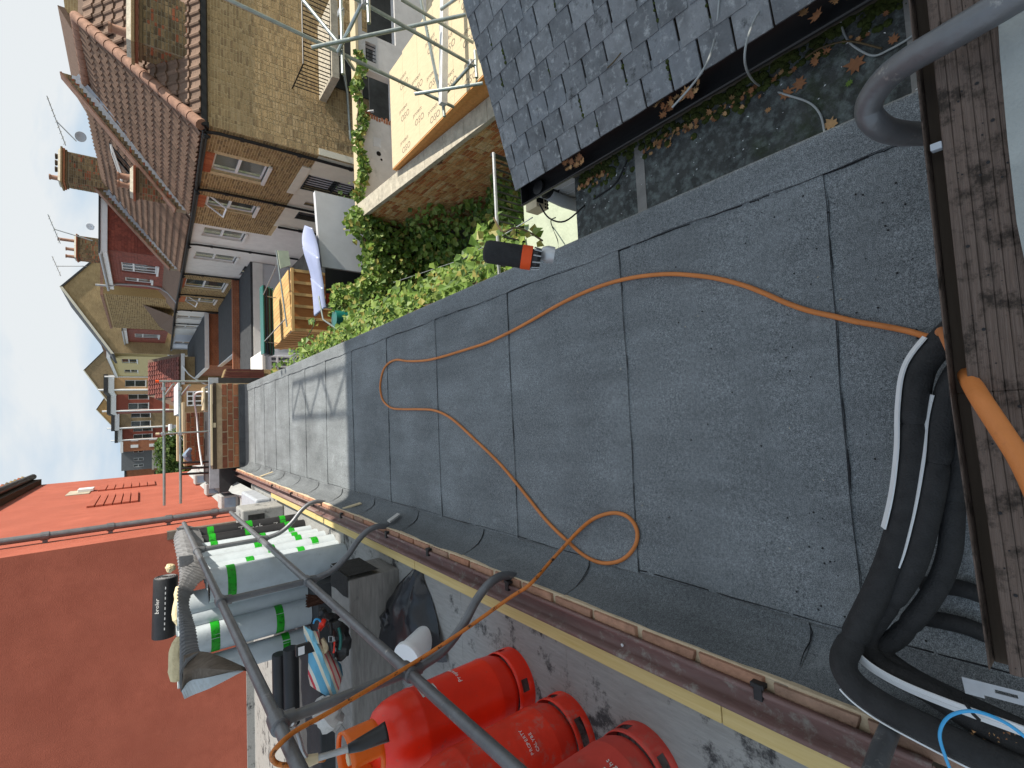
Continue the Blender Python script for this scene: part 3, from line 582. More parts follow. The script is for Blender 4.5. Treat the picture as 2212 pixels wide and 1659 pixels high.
ipipe('insulated_pipe',[rz(2160,800,.09),rz(2100,860,.10),rz(2080,960,.10),rz(2060,1080,.10),rz(2050,1200,.10),rz(2010,1290,.10),rz(1945,1370,.11),rz(1905,1405,.12),rz(1950,1450,.14),rz(2060,1510,.15),rz(2300,1620,.16)],.025,'innermost black foam-lagged pipe nearest the ledge, speckled with dust',None,(.3,.58))
0 and ipipe('insulated_pipe',[rz(1945,1525,.20),rz(1985,1545,.22),rz(2060,1585,.23),rz(2140,1625,.24),rz(2260,1690,.25)],.030,'short black foam-lagged pipe lying on top of the bundle beside the blue cable',None,())
# broad white trunking band along the outer side of the near run
tr=thing('cable_trunking',rz(1900,1400,.2),'double white plastic trunking strips strapped along the black lagged pipes','trunking')
P=smoothpath([rz(1862,1345,.175),rz(1838,1378,.18),rz(1842,1402,.19),rz(1880,1440,.21),rz(1950,1480,.225),rz(2060,1525,.24),rz(2212,1580,.25),rz(2300,1615,.25)],8)
for k,(a,b_) in enumerate(((-.0065,-.0003),(.0003,.0065))):
    rows=[]
    for i,p in enumerate(P):
        T=(P[min(i+1,len(P)-1)]-P[max(i-1,0)]).normalized(); s=T.cross(ZZ).normalized(); nn=(ZZ*.9+s*.35).normalized(); t2=nn.cross(T).normalized()
        rows.append([p+t2*a*2.1,p+t2*b_*2.1])
    mb=MB(); mb.grid(rows); mb.build('trunking_strip','white_trim',tr,solid=.003)
c=rz(2120,1545,.262); mb=MB(); mb.tube([c+V((-.012,.004,.0)),c+V((0,.012,.007)),c+V((.014,.024,0)),c+V((.016,.03,-.02))],.0035,6); mb.build('cable_tie','cable_b',tr,smooth=True)
br=thing('metal_bracket',rz(2150,1520,.27),'slotted galvanised bracket resting across the white trunking','bracket')
q0=rz(2085,1488,.275); q1=rz(2300,1545,.29); dd=(q1-q0).normalized(); f2=Fr(q0,dd,V((-dd.y,dd.x,0)))
L_=(q1-q0).length; mb=MB(); panel(mb,f2,L_,.024,[(.05,.085,.008,.015)],.004); mb.fbox(f2,0,L_,-.003,0,-.022,0); mb.fbox(f2,-.002,.03,-.01,.024,-.004,-.001); mb.build('slotted_angle','steel',br)
bc=smoothpath([rz(2300,1670,.30),rz(2212,1590,.33),rz(2160,1555,.345),rz(2100,1536,.35),rz(2050,1548,.34),rz(2030,1585,.32),rz(2042,1635,.29),rz(2065,1690,.26)],8)
tag(tube_obj('network_cable',bc,.0034,'blue_cable'),'bright blue cable looping over the black lagged pipes','cable')
mb=MB()
for i in range(26):
    c=rz(random.uniform(2080,2200),random.uniform(1575,1610),.235); s=random.uniform(.003,.008); a=random.uniform(0,6)
    mb.add([c,c+V((math.cos(a)*s,math.sin(a)*s,.002)),c+V((math.cos(a+1)*s*.8,math.sin(a+1)*s*.8,.004))],[(0,1,2)],0,random.random())
o=mb.build('dry_leaf_litter','leafbrown'); o['kind']='stuff'; tag(o,'crumbled dry leaf litter caught between the lagged pipes','leaf litter')
# black rubber straps going under the ledge
for a,b_ in (((1990,1262),(2160,1300)),((1985,1332),(2180,1392))):
    P=[rz(a[0],a[1],.03),rz((a[0]+b_[0])/2,(a[1]+b_[1])/2-10,.035),rz(b_[0],b_[1],.03)]
    tag(tube_obj('rubber_pipe',smoothpath(P,6),.021,'black_rubber',n=12),'short black rubber pipe '+('nearer the far edge of the roof' if a[1]==1262 else 'nearer the brown gutter')+', running off under the ledge','pipe','rubber pipes under the ledge')
# grey post foot by the gutter
tag(tube_obj('post_foot',[rd(1925,1568,1.22),rd(1902,1625,1.13),rd(1870,1720,1.05)],.022,'rail',n=16),'stub of grey steel pipe beside the gutter under the lagged pipes','pipe')
# ------------------------------------------------------------------ guard rails (free standing, S shaped posts)
def guard(name,label,XG,posts,z1,z2,y_end,curve):
    g=thing(name,(XG,posts[0],.1),label,'guard rail')
    for z in (z1,z2):
        ye=y_end[0] if z==z1 else y_end[1]
        mb=MB(); mb.tube([(XG,.2,z),(XG,ye,z)],.0235,14); mb.build('rail','rail',g,smooth=True)
    for y in posts:
        P=[V((XG,y+.0,z1)),V((XG,y,z2))]+[V((c.x,y,c.z)) for c in curve]
        mb=MB(); mb.tube(smoothpath(P,7),.0215,12); po=mb.build('post','rail',g,smooth=True)
        for z in (z1,z2):
            mb=MB(); mb.lathe([(.026,-.045),(.033,-.04),(.034,0),(.033,.04),(.026,.045)],(XG,y,z),16,(0,1,0)); mb.lathe([(.029,-.06),(.031,-.02)],(XG,y,z),14,(0,0,1)); mb.build('rail_coupling','rail',po,smooth=True)
    return g
XG=-1.10; yp=2.04
cv=[ry(918,1433,yp),ry(960,1402,yp),ry(1000,1350,yp),ry(1030,1295,yp),ry(1060,1258,yp),ry(1092,1243,yp),ry(1125,1253,yp),ry(1148,1290,yp)]
z2=rx(880,1450,XG).z; z1=rx(600,1560,XG).z
guard('guard_rail','dark grey tubular guard rail whose S-bent posts hook over the gutter beside the gas cylinders',XG,[yp,yp*1.79,yp*2.6],z1,z2,(rx(400,1130,XG).y,rx(512,1105,XG).y),cv)
P=[(2070,286,.68),(2010,289,.65),(1960,289,.63),(1915,281,.615),(1887,262,.605),(1876,238,.60),(1886,205,.585),(1920,163,.56),(1970,126,.53),(2035,88,.50),(2105,47,.475),(2170,8,.455),(2300,-72,.42)]
gp=thing('bent_rail_post',rd(1876,238,.60),'thick grey steel tube bending back over the ledge at the near right of the roof','guard rail')
tube_obj('bent_tube',smoothpath([rd(*p) for p in P],8),.0148,'rail',gp,18)
# ------------------------------------------------------------------ orange hose
hp=[(2042,722,.17),(2028,731,.11),(2002,727,.05),(1960,715,.012),(1905,704,.012),(1850,695,.012),(1800,683,.012),(1750,672,.012),(1700,655,.012),(1650,633,.012),(1605,616,.012),(1550,602,.012),(1500,595,.012),(1450,592,.012),(1400,595,.012),(1350,603,.012),(1300,617,.012),(1250,637,.012),(1200,662,.012),(1150,691,.012),(1100,718,.012),(1050,741,.012),(1000,757,.012),(950,772,.012),(915,779,.012),(880,780,.012),(858,777,.012),(840,784,.012),(828,800,.012),(822,825,.012),(822,845,.012),(828,866,.012),(845,881,.012),(870,884,.012),(905,884,.012),(940,887,.012),(975,904,.012),(1020,944,.012),(1080,1002,.012),(1130,1062,.012),(1180,1124,.012),(1228,1171,.012),(1262,1200,.012),(1300,1216,.012),(1340,1211,.012),(1368,1186,.012),(1377,1155,.012),(1367,1127,.012),(1345,1111,.012),(1315,1109,.012),(1280,1122,.014),(1252,1145,.022),(1228,1170,.034)]
P1=[rz(*p) for p in hp]
near=[rz(2212+60,1030+110,1.08),rz(2212,1008,1.06),rz(2160,925,1.045),rz(2110,848,1.015),rz(2075,783,.92),rz(2052,742,.70),rz(2036,716,.42),rz(2030,718,.26)]
up=[rz(1190,1212,.09),rz(1145,1262,.25)]+[rx(1100,1292,-.88),rx(1000,1363,-.99),rx(900,1428,-1.06),rx(800,1487,-1.075),rx(700,1545,-1.07),rx(640,1578,-1.06),rx(606,1606,-1.065)]
c1=rx(588,1630,-1.09)
up+=[c1,rx(596,1648,-1.15),rx(625,1653,-1.17),rx(668,1645,-1.28),ry(700,1640,1.93)]
hs=thing('gas_hose',P1[20],'long orange rubber hose snaking and looping across the grey roof up to the gas torch','hose')
full=near+P1+up
Q=smoothpath(full,6); n1=6*(len(near)+len(P1)-3)
tube_obj('clean_hose',Q[:n1+1],.0088,'hose',hs,10); tube_obj('tarred_hose',Q[n1:],.0088,'hosedirty',hs,10)
# ------------------------------------------------------------------ gas cylinders
def cylinder(x,y,mat,label,r=.166,slots='slot'):
    t_=thing('gas_cylinder',(x,y,.105),label,'gas cylinder','red gas cylinders standing in a row')
    HS=1.17
    body=[(r*.70,.06),(r*.9,.085),(r*.98,.115),(r*1.0,.16),(r*1.012,.165),(r*1.012,.172),(r*1.0,.177),(r*1.0,.50),(r*1.012,.505),(r*1.012,.515),(r*1.0,.52),(r*.985,.565),(r*.92,.61),(r*.80,.645),(r*.55,.675),(r*.30,.685),(r*.28,.705)]
    body=[(a_,b_*HS) for a_,b_ in body]; mb=MB(); mb.lathe(body,(x,y,.104),36); mb.build('body',mat,t_,smooth=True)
    # foot ring, slightly wider, with real openings
    mb=MB(); ns=36; z0,zs0,zs1,zt_=.104,.104+.035,.104+.075,.104+.10
    ro=r*.985
    openings=set()
    for cc in (1,10,19,28): openings|={cc,cc+1} if slots=='round' else {cc,cc+1,cc+2,cc+3}
    def rr(z): return ro if z<.17 else ro*.93
    for k in range(ns):
        a0,a1=2*math.pi*k/ns,2*math.pi*(k+1)/ns
        zz=[z0,z0+.003,zs0,zs1,zt_]
        for zi in range(4):
            if k in openings and zi==2: continue
            mb.poly([(x+ro*math.cos(a0),y+ro*math.sin(a0),zz[zi]),(x+ro*math.cos(a1),y+ro*math.sin(a1),zz[zi]),(x+ro*math.cos(a1),y+ro*math.sin(a1),zz[zi+1]),(x+ro*math.cos(a0),y+ro*math.sin(a0),zz[zi+1])])
    mb.build('foot_ring',mat,t_,smooth=True,solid=.004,merge=True)
    # shroud with handle openings
    mb=MB(); rs=r*.62; zb=.104+.655*HS; 
    for k in range(ns):
        a0,a1=2*math.pi*k/ns,2*math.pi*(k+1)/ns
        for (za,zb_) in ((zb,zb+.03),(zb+.03,zb+.075),(zb+.075,zb+.13),(zb+.13,zb+.15)):
            if za in (zb+.03,zb+.075) and k%18 in (4,5,6,7,8,9): continue
            q=1.0 if za<zb+.1 else 1.0
            mb.poly([(x+rs*math.cos(a0),y+rs*math.sin(a0),za),(x+rs*math.cos(a1),y+rs*math.sin(a1),za),(x+rs*math.cos(a1),y+rs*math.sin(a1),zb_),(x+rs*math.cos(a0),y+rs*math.sin(a0),zb_)])
    mb.build('valve_guard','orange_pl' if mat=='cyl_a' else mat,t_,smooth=True,solid=.007,merge=True)
    mb=MB(); mb.lathe([(.018,.69),(.018,.73),(.012,.735),(.012,.765),(.024,.768),(.024,.785)],(x,y,.104+.69*(HS-1)),12); mb.build('valve','beige',t_,smooth=True)
    return t_
cyls=[((-1.425,2.16),'cyl_a','bright clean red gas cylinder with an orange valve guard, farthest of the row','round'),((-1.49,1.75),'cyl_b','scuffed red gas cylinder standing in the middle of the row','slot'),((-1.425,1.31),'cyl_c','faded pinkish red gas cylinder nearest the lagged pipes','slot')]
for (xy,mm,lb,sl) in cyls:
    t_=cylinder(xy[0],xy[1],mm,lb,slots=sl)
    def wrap_text(tx,size,a0,z,t_=t_,xy=xy):
        # lettering wrapped letter by letter round the body
        a=a0
        for ch in tx:
            if ch!=' ':
                nn=V((math.cos(a),math.sin(a),0)); O=V((xy[0],xy[1],z))+nn*.1685
                text_mesh(ch,size,'white_print',t_,O,ZZ.cross(nn),ZZ)
            a+=size*.62/.163
    if mm=='cyl_a': wrap_text('Propane',.030,-.40,.47)
    if mm=='cyl_b': wrap_text('PROPERTY',.020,-.9,.43); wrap_text('CALYBE',.020,-.9,.40)
    if mm=='cyl_c': wrap_text('Weight',.026,-.75,.36); wrap_text('19 kg',.03,-.75,.43); wrap_text('UN 1978',.018,-.75,.395); wrap_text('PROPANE',.028,-.8,.47)
    if mm=='cyl_a':
        mb=MB(); 
        rows=[[V((xy[0]+1.0*.1672*math.cos(a),xy[1]+1.0*.1672*math.sin(a),z)) for z in ((.60),.68)] for a in [-.02-.06*k for k in range(7)]]; mb.grid(rows); mb.build('paper_label','cloth_w',t_)
# torch lying over the valve guard
tq=thing('gas_torch',ry(780,1600,1.9),'black burner of a roofing gas torch resting on the cleanest gas cylinder','torch')
A=ry(668,1643,1.93); B_=ry(752,1618,1.90); C=ry(778,1608,1.89); D=ry(836,1580,1.87)
tube_obj('lance',[A,A.lerp(B_,.5),B_],[.012,.011,.012],'steel',tq,10)
mb=MB(); mb.tube([B_,C,D.lerp(C,.25),D.lerp(C,.1),D],[.014,.022,.030,.033,.034],18,caps=False); mb.build('burner','black_pl',tq,smooth=True,solid=.003)
P=[A+V((.0,0,.0)),ry(655,1625,1.93),ry(648,1600,1.94),ry(640,1575,1.95),ry(632,1565,1.95)]
tube_obj('trigger_lever',smoothpath(P,5),.007,'steel',tq,8)
mb=MB(); mb.lathe([(.018,-.03),(.02,0),(.016,.03)],A,10,(B_-A)); mb.build('valve_block','beige',tq,smooth=True)
# ------------------------------------------------------------------ standing felt rolls
def r5(a,b): return ((600+a*.4821)*.54,(2000+b*.4821)*.54)
def roll(x,y,r,mat,label,bands,lean=(0,0),z0=.105,ln=1.03,txt=None,group='felt rolls standing on the terrace'):
    t_=thing('felt_roll',(x,y,z0),label,'felt roll',group)
    ax=V((lean[0],lean[1],1)).normalized(); O=V((x,y,z0))
    n=26; a=ax.orthogonal().normalized(); b_=ax.cross(a); rows=[]
    for h in (0,.006,.25,.5,.75,ln-.006,ln):
        rows.append([O+ax*h+(a*math.cos(q)+b_*math.sin(q))*(r*(1-.018*k/n)+.0025*math.sin(3*q+h*2)) for k,q in [(k,2*math.pi*k/n) for k in range(n+1)]])
    mb=MB(); mb.grid(rows); mb.build('wrap',mat,t_,smooth=True)
    mb=MB(); q=[]; turns=4
    for e,h in ((0,.01),(1,ln-.012)):
        mb=MB()
        mb.lathe([(r*.97,h),(r*.95,h)],O,20,ax); mb.poly([O+ax*h+(a*math.cos(2*math.pi*k/20)+b_*math.sin(2*math.pi*k/20))*r*.97 for k in range(20)])
        mb.poly([O+ax*(h+(.003 if e else -.003))+(a*math.cos(2*math.pi*k/16)+b_*math.sin(2*math.pi*k/16))*r*.28 for k in range(16)],1)
        pa=[O+ax*(h+(.004 if e else -.004))+(a*math.cos(2*math.pi*k/14)+b_*math.sin(2*math.pi*k/14))*(r*.94-(r*.62)*k/56) for k in range(57)]
        mb.tube(pa,.0025,4,True,1)
        mb.build('roll_end',[mat if mat!='rollblack' else 'bitumen','hole'],t_)
    for h in bands:
        mb=MB(); mb.lathe([(r*1.012,-.032),(r*1.014,-.03),(r*1.014,.03),(r*1.012,.032)],O+ax*h,24,ax,capb=False,capt=False); bd=mb.build('green_band','greentape',t_,smooth=True)
        mb=MB()
        for j in range(4):
            an=-.9-.22*j; nn=a*math.cos(an)+b_*math.sin(an)
        bd2=None
    return t_
def at_y(px,y): 
    p=ry(px[0],px[1],y); return p.x
specs=[]
# (pixel on axis, y depth, radius, mat, label, bands)
for px,y,r,mat,lb,bd in (
 (r5(800,245),6.75,.10,'rollblack','black felt roll standing farthest along the row under the ribbed drape',(.18,.55,.95)),
 (r5(850,300),6.38,.10,'rollblack','black felt roll second along the row, next to the pale rolls',(.2,.62,.97)),
 (r5(900,345),6.10,.085,'rollwhite','pale felt roll standing directly beside the black rolls',(.22,.52,.98)),
 (r5(930,385),5.84,.09,'rollwhite','slim pale felt roll, second pale one after the black rolls',(.25,.66,)),
 (r5(960,425),5.56,.105,'rollwhite','pale felt roll with two green bands, third pale one after the black rolls',(.28,.66)),
 (r5(1000,475),5.25,.115,'rollwhite','pale felt roll with two green bands, fourth pale one after the black rolls',(.20,.60)),
 (r5(1030,525),5.12,.105,'rollwhite','pale felt roll squeezed just beyond the fattest bright one',(.36,.80)),
 (r5(1050,592),4.92,.138,'rollwhite','fattest bright felt roll in full light under the middle rail',(.98,)),
 (r5(900,745),5.12,.115,'rollwhite','plain pale felt roll right behind the rail joint',()),
 (r5(850,860),5.10,.112,'rollwhite','plain pale felt roll in shade, left of the roll with the torn green bands',()),
 (r5(900,1030),4.98,.118,'rollwhite','large pale felt roll with a small tear and torn green bands',(.27,.77)),
 (r5(1000,1230),4.96,.095,'rollwhite','pale felt roll at the outer end of the row with one green band low down',(.22,))):
    X=at_y(px,y); roll(X,y,r,mat,lb,bd,z0=.43 if (y<5.2 and X<-1.38) else .105,ln=1.03 if (y<5.2 and X<-1.38) else 1.14)
for k,(x,y) in enumerate(((-2.25,6.55),(-2.05,6.15),(-2.0,5.75))):
    pass
stp=MB(); stp.box((-3.4,4.70,.1),(-1.47,6.6,.425)); tag(stp.build('felt_step','flatroof_dark',bevel=.012),'low dark felt covered step under the left group of pale rolls','step')
# ribbed felt draped over the roll tops
top=[(r5(230,250),6.95),(r5(200,330),6.5),(r5(225,480),5.8),(r5(250,640),5.25),(r5(265,800),4.85),(r5(272,980),4.55),(r5(276,1180),4.32),(r5(270,1420),4.12),(r5(262,1600),3.98)]
bot=[(r5(400,235),6.85),(r5(430,300),6.35),(r5(520,585),5.45),(r5(400,690),5.05),(r5(322,840),4.72),(r5(350,980),4.42),(r5(378,1080),4.22),(r5(400,1230),4.08),(r5(420,1262),4.0)]
T=[ry(*p,y) for p,y in top]; Bm=[ry(*p,y) for p,y in bot]
T=smoothpath(T,6); Bm=smoothpath(Bm,6); rows=[]
for i,(a,b_) in enumerate(zip(T,Bm)):
    r=[]
    for k in range(7):
        q=k/6; p=a.lerp(b_,q)+V((.06*math.sin(q*math.pi),-.05*math.sin(q*math.pi),.05*math.sin(q*math.pi)))
        p+=V((.004,-.004,.004))*math.sin(i*3.14159)  # ribs
        r.append(p)
    rows.append(r)
# finer ribs: resample along the length
fine=[]
for i in range(len(rows)-1):
    for s in range(5):
        q=s/5; fine.append([rows[i][k].lerp(rows[i+1][k],q)+V((.5,-.5,.6))*(.006*(1 if s%5 in(1,2) else -1)) for k in range(7)])
dr=thing('draped_felt',T[0],'ribbed grey felt sheet draped over the tops of the felt rolls','felt sheet')
mb=MB(); mb.grid(fine); mb.build('ribbed_sheet','ribfelt',dr,solid=.006)
fl0=[ry(*r5(280,1290),4.0),ry(*r5(420,1258),4.0),ry(*r5(560,1290),3.93),ry(*r5(790,1392),3.85)]
fl1=[ry(*r5(262,1585),3.95),ry(*r5(330,1500),3.95),ry(*r5(480,1470),3.88),ry(*r5(795,1398),3.83)]
fl2=[ry(*r5(285,1650),3.9),ry(*r5(360,1615),3.9),ry(*r5(520,1550),3.86),ry(*r5(800,1404),3.82)]
rows=[smoothpath(x,4) for x in (fl0,fl1,fl2)]; mid=[a.lerp(b_,.5)+V((.0,-.05,.0)) for a,b_ in zip(rows[0],rows[1])]
mb=MB(); mb.grid([rows[0],mid,rows[1]]); mb.build('folded_flap','brownfelt',dr,smooth=True,solid=.006)
mb=MB(); mb.grid([[p+V((0,-.004,0)) for p in rows[1]],[p+V((0,-.004,0)) for p in rows[2]]]); mb.build('torn_film_edge','rollwhite',dr,solid=.003)
for a,b_,c,d,y in ((r5(240,470),r5(355,455),r5(365,510),r5(245,590),5.5),(r5(215,230),r5(395,225),r5(410,275),r5(245,275),6.7)):
    mb=MB(); mb.poly([ry(*a,y-.12),ry(*b_,y-.12),ry(*c,y-.12),ry(*d,y-.12)]); mb.build('felt_patch','ribfelt',dr,solid=.008)
for k,(a,b_,y,r,lb) in enumerate(((r5(170,530),r5(185,590),5.9,.045,'small cream insulation lump at the far end of the draped felt'),(r5(235,720),r5(240,1040),5.1,.055,'long cream insulation offcut lying on the draped felt beside the black roll'),(r5(240,1130),r5(222,1490),4.35,.06,'broken pale cream insulation offcut at the near end of the draped felt'))):
    A=ry(*a,y); B_=ry(*b_,y-.05*(k>0)); P=[A.lerp(B_,q/6) for q in range(7)]
    mb=MB(); mb.tube([p+V((random.uniform(-.01,.01),0,random.uniform(-.012,.012))) for p in P],[r*random.uniform(.75,1.05)*(.55 if q in(0,6) else 1) for q in range(7)],9); tag(mb.build('insulation_offcut','stone',smooth=False,bevel=.006),lb,'offcut','insulation offcuts on the draped felt')
# black roll lying on top
yR=6.2; A=ry(*r5(132,640),yR); B_=ry(*r5(118,1130),yR); t_=thing('felt_roll',A,'black felt roll lying on its side on top of the draped felt, with white lettering','felt roll','felt rolls standing on the terrace')
rr=.105; ax=(B_-A).normalized(); mb=MB(); L_=(B_-A).length
mb.lathe([(rr*.98,0),(rr,.004),(rr,L_-.004),(rr*.98,L_)],A,26,ax); mb.build('wrap','rollblack',t_,smooth=True)
a_=ax.orthogonal().normalized(); b2=ax.cross(a_)
mb=MB(); mb.tube([A-ax*.004+(a_*math.cos(.45*k)+b2*math.sin(.45*k))*(rr*.94-rr*.66*k/56) for k in range(57)],.004,4); mb.poly([A-ax*.003+(a_*math.cos(.4*k)+b2*math.sin(.4*k))*rr*.26 for k in range(16)],1); mb.build('roll_end',['ribfelt','hole'],t_)
nn=(CAM-A); nn=(nn-ax*nn.dot(ax)).normalized(); up_=ax.cross(nn); 
zp=(ZZ-ax*ZZ.dot(ax)).normalized(); dr_n=(nn*.80+zp*.60).normalized(); wv_=dr_n.cross(-ax).normalized()
text_mesh('broler',.058,'cloth_w',t_,A+ax*(L_*.56)+dr_n*rr*1.012-wv_*.015,-ax,wv_)
mb=MB()
for k in range(9):
    c=A+ax*(L_*(.12+.085*k)); mb.add([c+nn*rr*1.003+up_*.004,c+nn*rr*1.003-up_*.004,c+ax*.025+nn*rr*1.003-up_*.004,c+ax*.025+nn*rr*1.003+up_*.004],[(0,1,2,3)])
mb.build('dashed_line','white_print',t_)
for (px,y,tx,s) in ((r5(560,262),6.75,'Torch',.10),(r5(960,205),6.75,'Zone A',.085)):
    o=ry(*px,y-.105); text_mesh(tx,s,'white_print',dr,o,(0,0,1),(-1,0,0)) if False else None
# lettering on the standing black roll
xk=at_y(r5(800,245),6.75)
rk=[o for o in bpy.data.objects if o.name=='felt_roll'][0]
text_mesh('Torch',.11,'white_print',rk,V((xk-.01,6.75-.103,.78)),(0,0,-1),(1,0,0))
text_mesh('Zone A',.085,'white_print',rk,V((xk-.01,6.75-.103,.40)),(0,0,-1),(1,0,0))
# long black rolls lying in front of the pale rolls
for k,(p0,p1,y,r,lb) in enumerate((((603,1412),(612,1535),4.5,.055,'black felt roll lying below the pale rolls left of the plinth, farther one'),((628,1400),(638,1560),4.4,.06,'black felt roll lying below the pale rolls left of the plinth, nearer one'))):
    A=ry(*p0,y); B_=ry(*p1,y); B_.z=A.z; mb=MB(); mb.lathe([(r*.96,0),(r,.005),(r,(B_-A).length),(r*.3,(B_-A).length)],A,18,(B_-A)); tag(mb.build('felt_roll','rollblack',smooth=True),lb,'felt roll')
bd=MB(); A=ry(590,1430,3.3); bd.hexa([V((-3.05,3.0,.108)),V((-2.35,2.95,.108)),V((-2.33,3.10,.108)),V((-3.05,3.16,.108)),V((-3.05,3.0,.145)),V((-2.35,2.95,.145)),V((-2.33,3.10,.145)),V((-3.05,3.16,.145))]); tag(bd.build('foam_board','bucket',bevel=.004),'pale board lying on the terrace at the far left beyond the hose','board')
# dark work clothes heap
def blob(name,pts,r,mat,label,cat,seed=0,n=12,par_=None,smooth=True,rough=.12):
    random.seed(seed); mb=MB(); P=smoothpath(pts,5); rr=[(r[i] if i<len(r) else r[-1]) for i in range(len(pts))]
    R2=[]; 
    for i in range(len(pts)-1):
        for k in range(5): R2.append(rr[i]+(rr[i+1]-rr[i])*k/5)
    R2.append(rr[-1]); k0=len(mb.v); mb.tube(P,R2,n)
    for i,v_ in enumerate(mb.v):
        c=P[min(i//n,len(P)-1)]; d=v_-c; s=1+rough*math.sin((i%n)*2.4+i//n*.9+seed)+rough*.7*math.sin((i%n)*4.1-(i//n)*1.7); mb.v[i]=c+d*s
    o=mb.build(name,mat,par_,smooth=smooth); 
    if par_ is None: tag(o,label,cat)
    random.seed(100+seed); return o
blob('work_jacket',[V((-2.65,2.95,.16)),V((-2.45,3.1,.22)),V((-2.3,3.3,.2)),V((-2.2,3.45,.15))],[.05,.10,.09,.05],'black_pl','dark work clothes heaped on the terrace left of the striped bag','clothes',3)
blob('dust_sheet',[ry(690,1512,3.40),ry(700,1532,3.34),ry(715,1550,3.32),ry(735,1552,3.36)],[.03,.075,.08,.03],'cloth_w','crumpled white dust cloth under the striped bag beside the plinth','cloth',5,rough=.2)
# striped cloth tool bag with belts, meter and brush
def r6(a,b): return ((1150+a*.4351)*.54,(2350+b*.4351)*.54)
tb=thing('tool_bag',ry(*r6(350,700),3.45),'bag of striped cloth with tools and black straps hanging against the grey felt plinth','bag')
YB=3.47
def yb(a,b,d=0): return ry(*r6(a,b),YB-d)
left=[(150,355),(160,440),(190,560),(200,700),(190,800),(205,890),(255,930),(330,975)]
right=[(290,380),(300,500),(360,560),(420,640),(485,700),(505,800),(490,880),(440,960)]
rows=[]
for l,r in zip(left,right):
    a,b_=yb(*l),yb(*r); rows.append([a.lerp(b_,k/6)+V((0,-.085*math.sin(k/6*math.pi)+.014*math.sin(k*2.2+l[1]*.02),0)) for k in range(7)])
mb=MB(); mb.grid(rows); mb.build('striped_cloth','stripe',tb,smooth=True,solid=.006)
cap=[yb(330,975),yb(350,800,.05),yb(340,600,.03)]
for pts,r,m_ in (([yb(380,330),yb(440,350,.03),yb(495,420,.05),yb(515,520,.05),yb(500,600,.04),yb(485,660,.02)],[.02,.04,.05,.05,.045,.02],'black_pl'),([yb(300,390),yb(320,330,.03),yb(345,300,.02)],[.012,.022,.012],'cyl_a'),([yb(320,470,.06),yb(350,560,.07),yb(330,600,.06)],[.01,.022,.01],'beige')):
    blob('tool_pouch' if m_=='black_pl' else 'cloth_fold',pts,r,m_,'','',11,10,tb)
for pts,r,m_,nm in (([yb(395,330,.09),yb(400,400,.11),yb(405,520,.11),yb(430,640,.09)],.011,'black_pl','strap'),([yb(470,370,.11),yb(490,470,.125),yb(480,570,.12)],.010,'teal','strap'),([yb(240,330,.03),yb(255,295,.04),yb(290,295,.04),yb(310,330,.03)],.006,'blue_cable','loop'),([yb(430,500,.11),yb(425,600,.11)],.007,'cyl_a','handle')):
    tube_obj(nm,smoothpath(pts,5),r,m_,tb,8)
q=[yb(380,450,.135),yb(415,450,.135),yb(415,500,.135),yb(380,500,.135)]
mb=MB(); mb.tube(q+[q[0]],.003,6); mb.build('buckle','steel',tb)
mb=MB(); f2=Fr(yb(118,650,.04),V((0,0,1)),V((1,0,0)))
c=yb(165,560,.04); mb.box((c.x-.035,c.y-.015,c.z-.06),(c.x+.035,c.y+.015,c.z+.06)); me_=mb.build('site_radio','black_pl',tb,bevel=.006)
mb=MB(); mb.box((c.x-.025,c.y-.018,c.z+.010),(c.x+.025,c.y-.0152,c.z+.048)); mb.build('screen','bucket',me_)
bp_=[ry(*r6(300,65),3.55),ry(*r6(250,100),3.55),ry(*r6(185,125),3.52)]
bs=thing('soft_brush',bp_[0],'brown bristle brush head sticking out above the striped bag','brush')
mb=MB()
for i in range(160):
    a=ry(*r6(330+random.uniform(-6,14),random.uniform(80,150)),3.55+random.uniform(-.03,.03)); b_=ry(*r6(random.uniform(165,200),random.uniform(60,188)),3.55+random.uniform(-.04,.04)); mb.tube([a,a.lerp(b_,.6),b_],[.0035,.003,.0015],4,False)
mb.build('bristles','bristle',bs,kind='stuff')
blob('brush_block',[ry(*r6(335,75),3.55),ry(*r6(352,110),3.55),ry(*r6(345,150),3.55)],[.02,.026,.02],'black_pl','','',4,10,bs)
blob('brush_handle',[ry(*r6(330,190),3.5),ry(*r6(325,230),3.48),ry(*r6(370,265),3.47),ry(*r6(430,275),3.47),ry(*r6(480,262),3.47)],[.016,.024,.024,.028,.012],'black_pl','','',6,10,bs)
# black bin bag
bg_=thing('bin_bag',ry(950,1400,3.2),'shiny black plastic sack slumped against the plinth near the gutter','sack')
def rp(a,b): return ((1024+a*.6172)*.54,(2048+b*.6172)*.54)
L1=[(1068,320),(1010,380),(940,470),(880,560),(830,650),(780,740)]
R1=[(1072,330),(1085,420),(1120,520),(1160,640),(1215,800),(1265,990)]
rows=[]
for i,(l,r) in enumerate(zip(L1,R1)):
    a=rz(*rp(*l),.12); b_=rz(*rp(*r),.112); rw=[]
    for k in range(11):
        q=k/10; p=a.lerp(b_,q); h=(.02+.20*min(1,i/3.2))*math.sin(q*math.pi)**.8+.02*math.sin(k*2.1+i*1.7)*(i>0)+.012*math.sin(k*4.7-i)
        p+=V((.012*math.sin(k*2.9+i)+random.uniform(-.012,.012),-.03*h+random.uniform(-.012,.012),max(h,0)*.75+random.uniform(-.032,.032)*(i>0))); p.z=max(p.z,.108); rw.append(p)
    rows.append(rw)
for i in range(len(rows)-1,0,-1): rows.insert(i,[a.lerp(b_,.5)+V((.012*math.sin(k*3.7+i),.010*math.sin(k*5.1+i*3),.016*math.sin(k*5.3+i*2.2))) for k,(a,b_) in enumerate(zip(rows[i-1],rows[i]))])
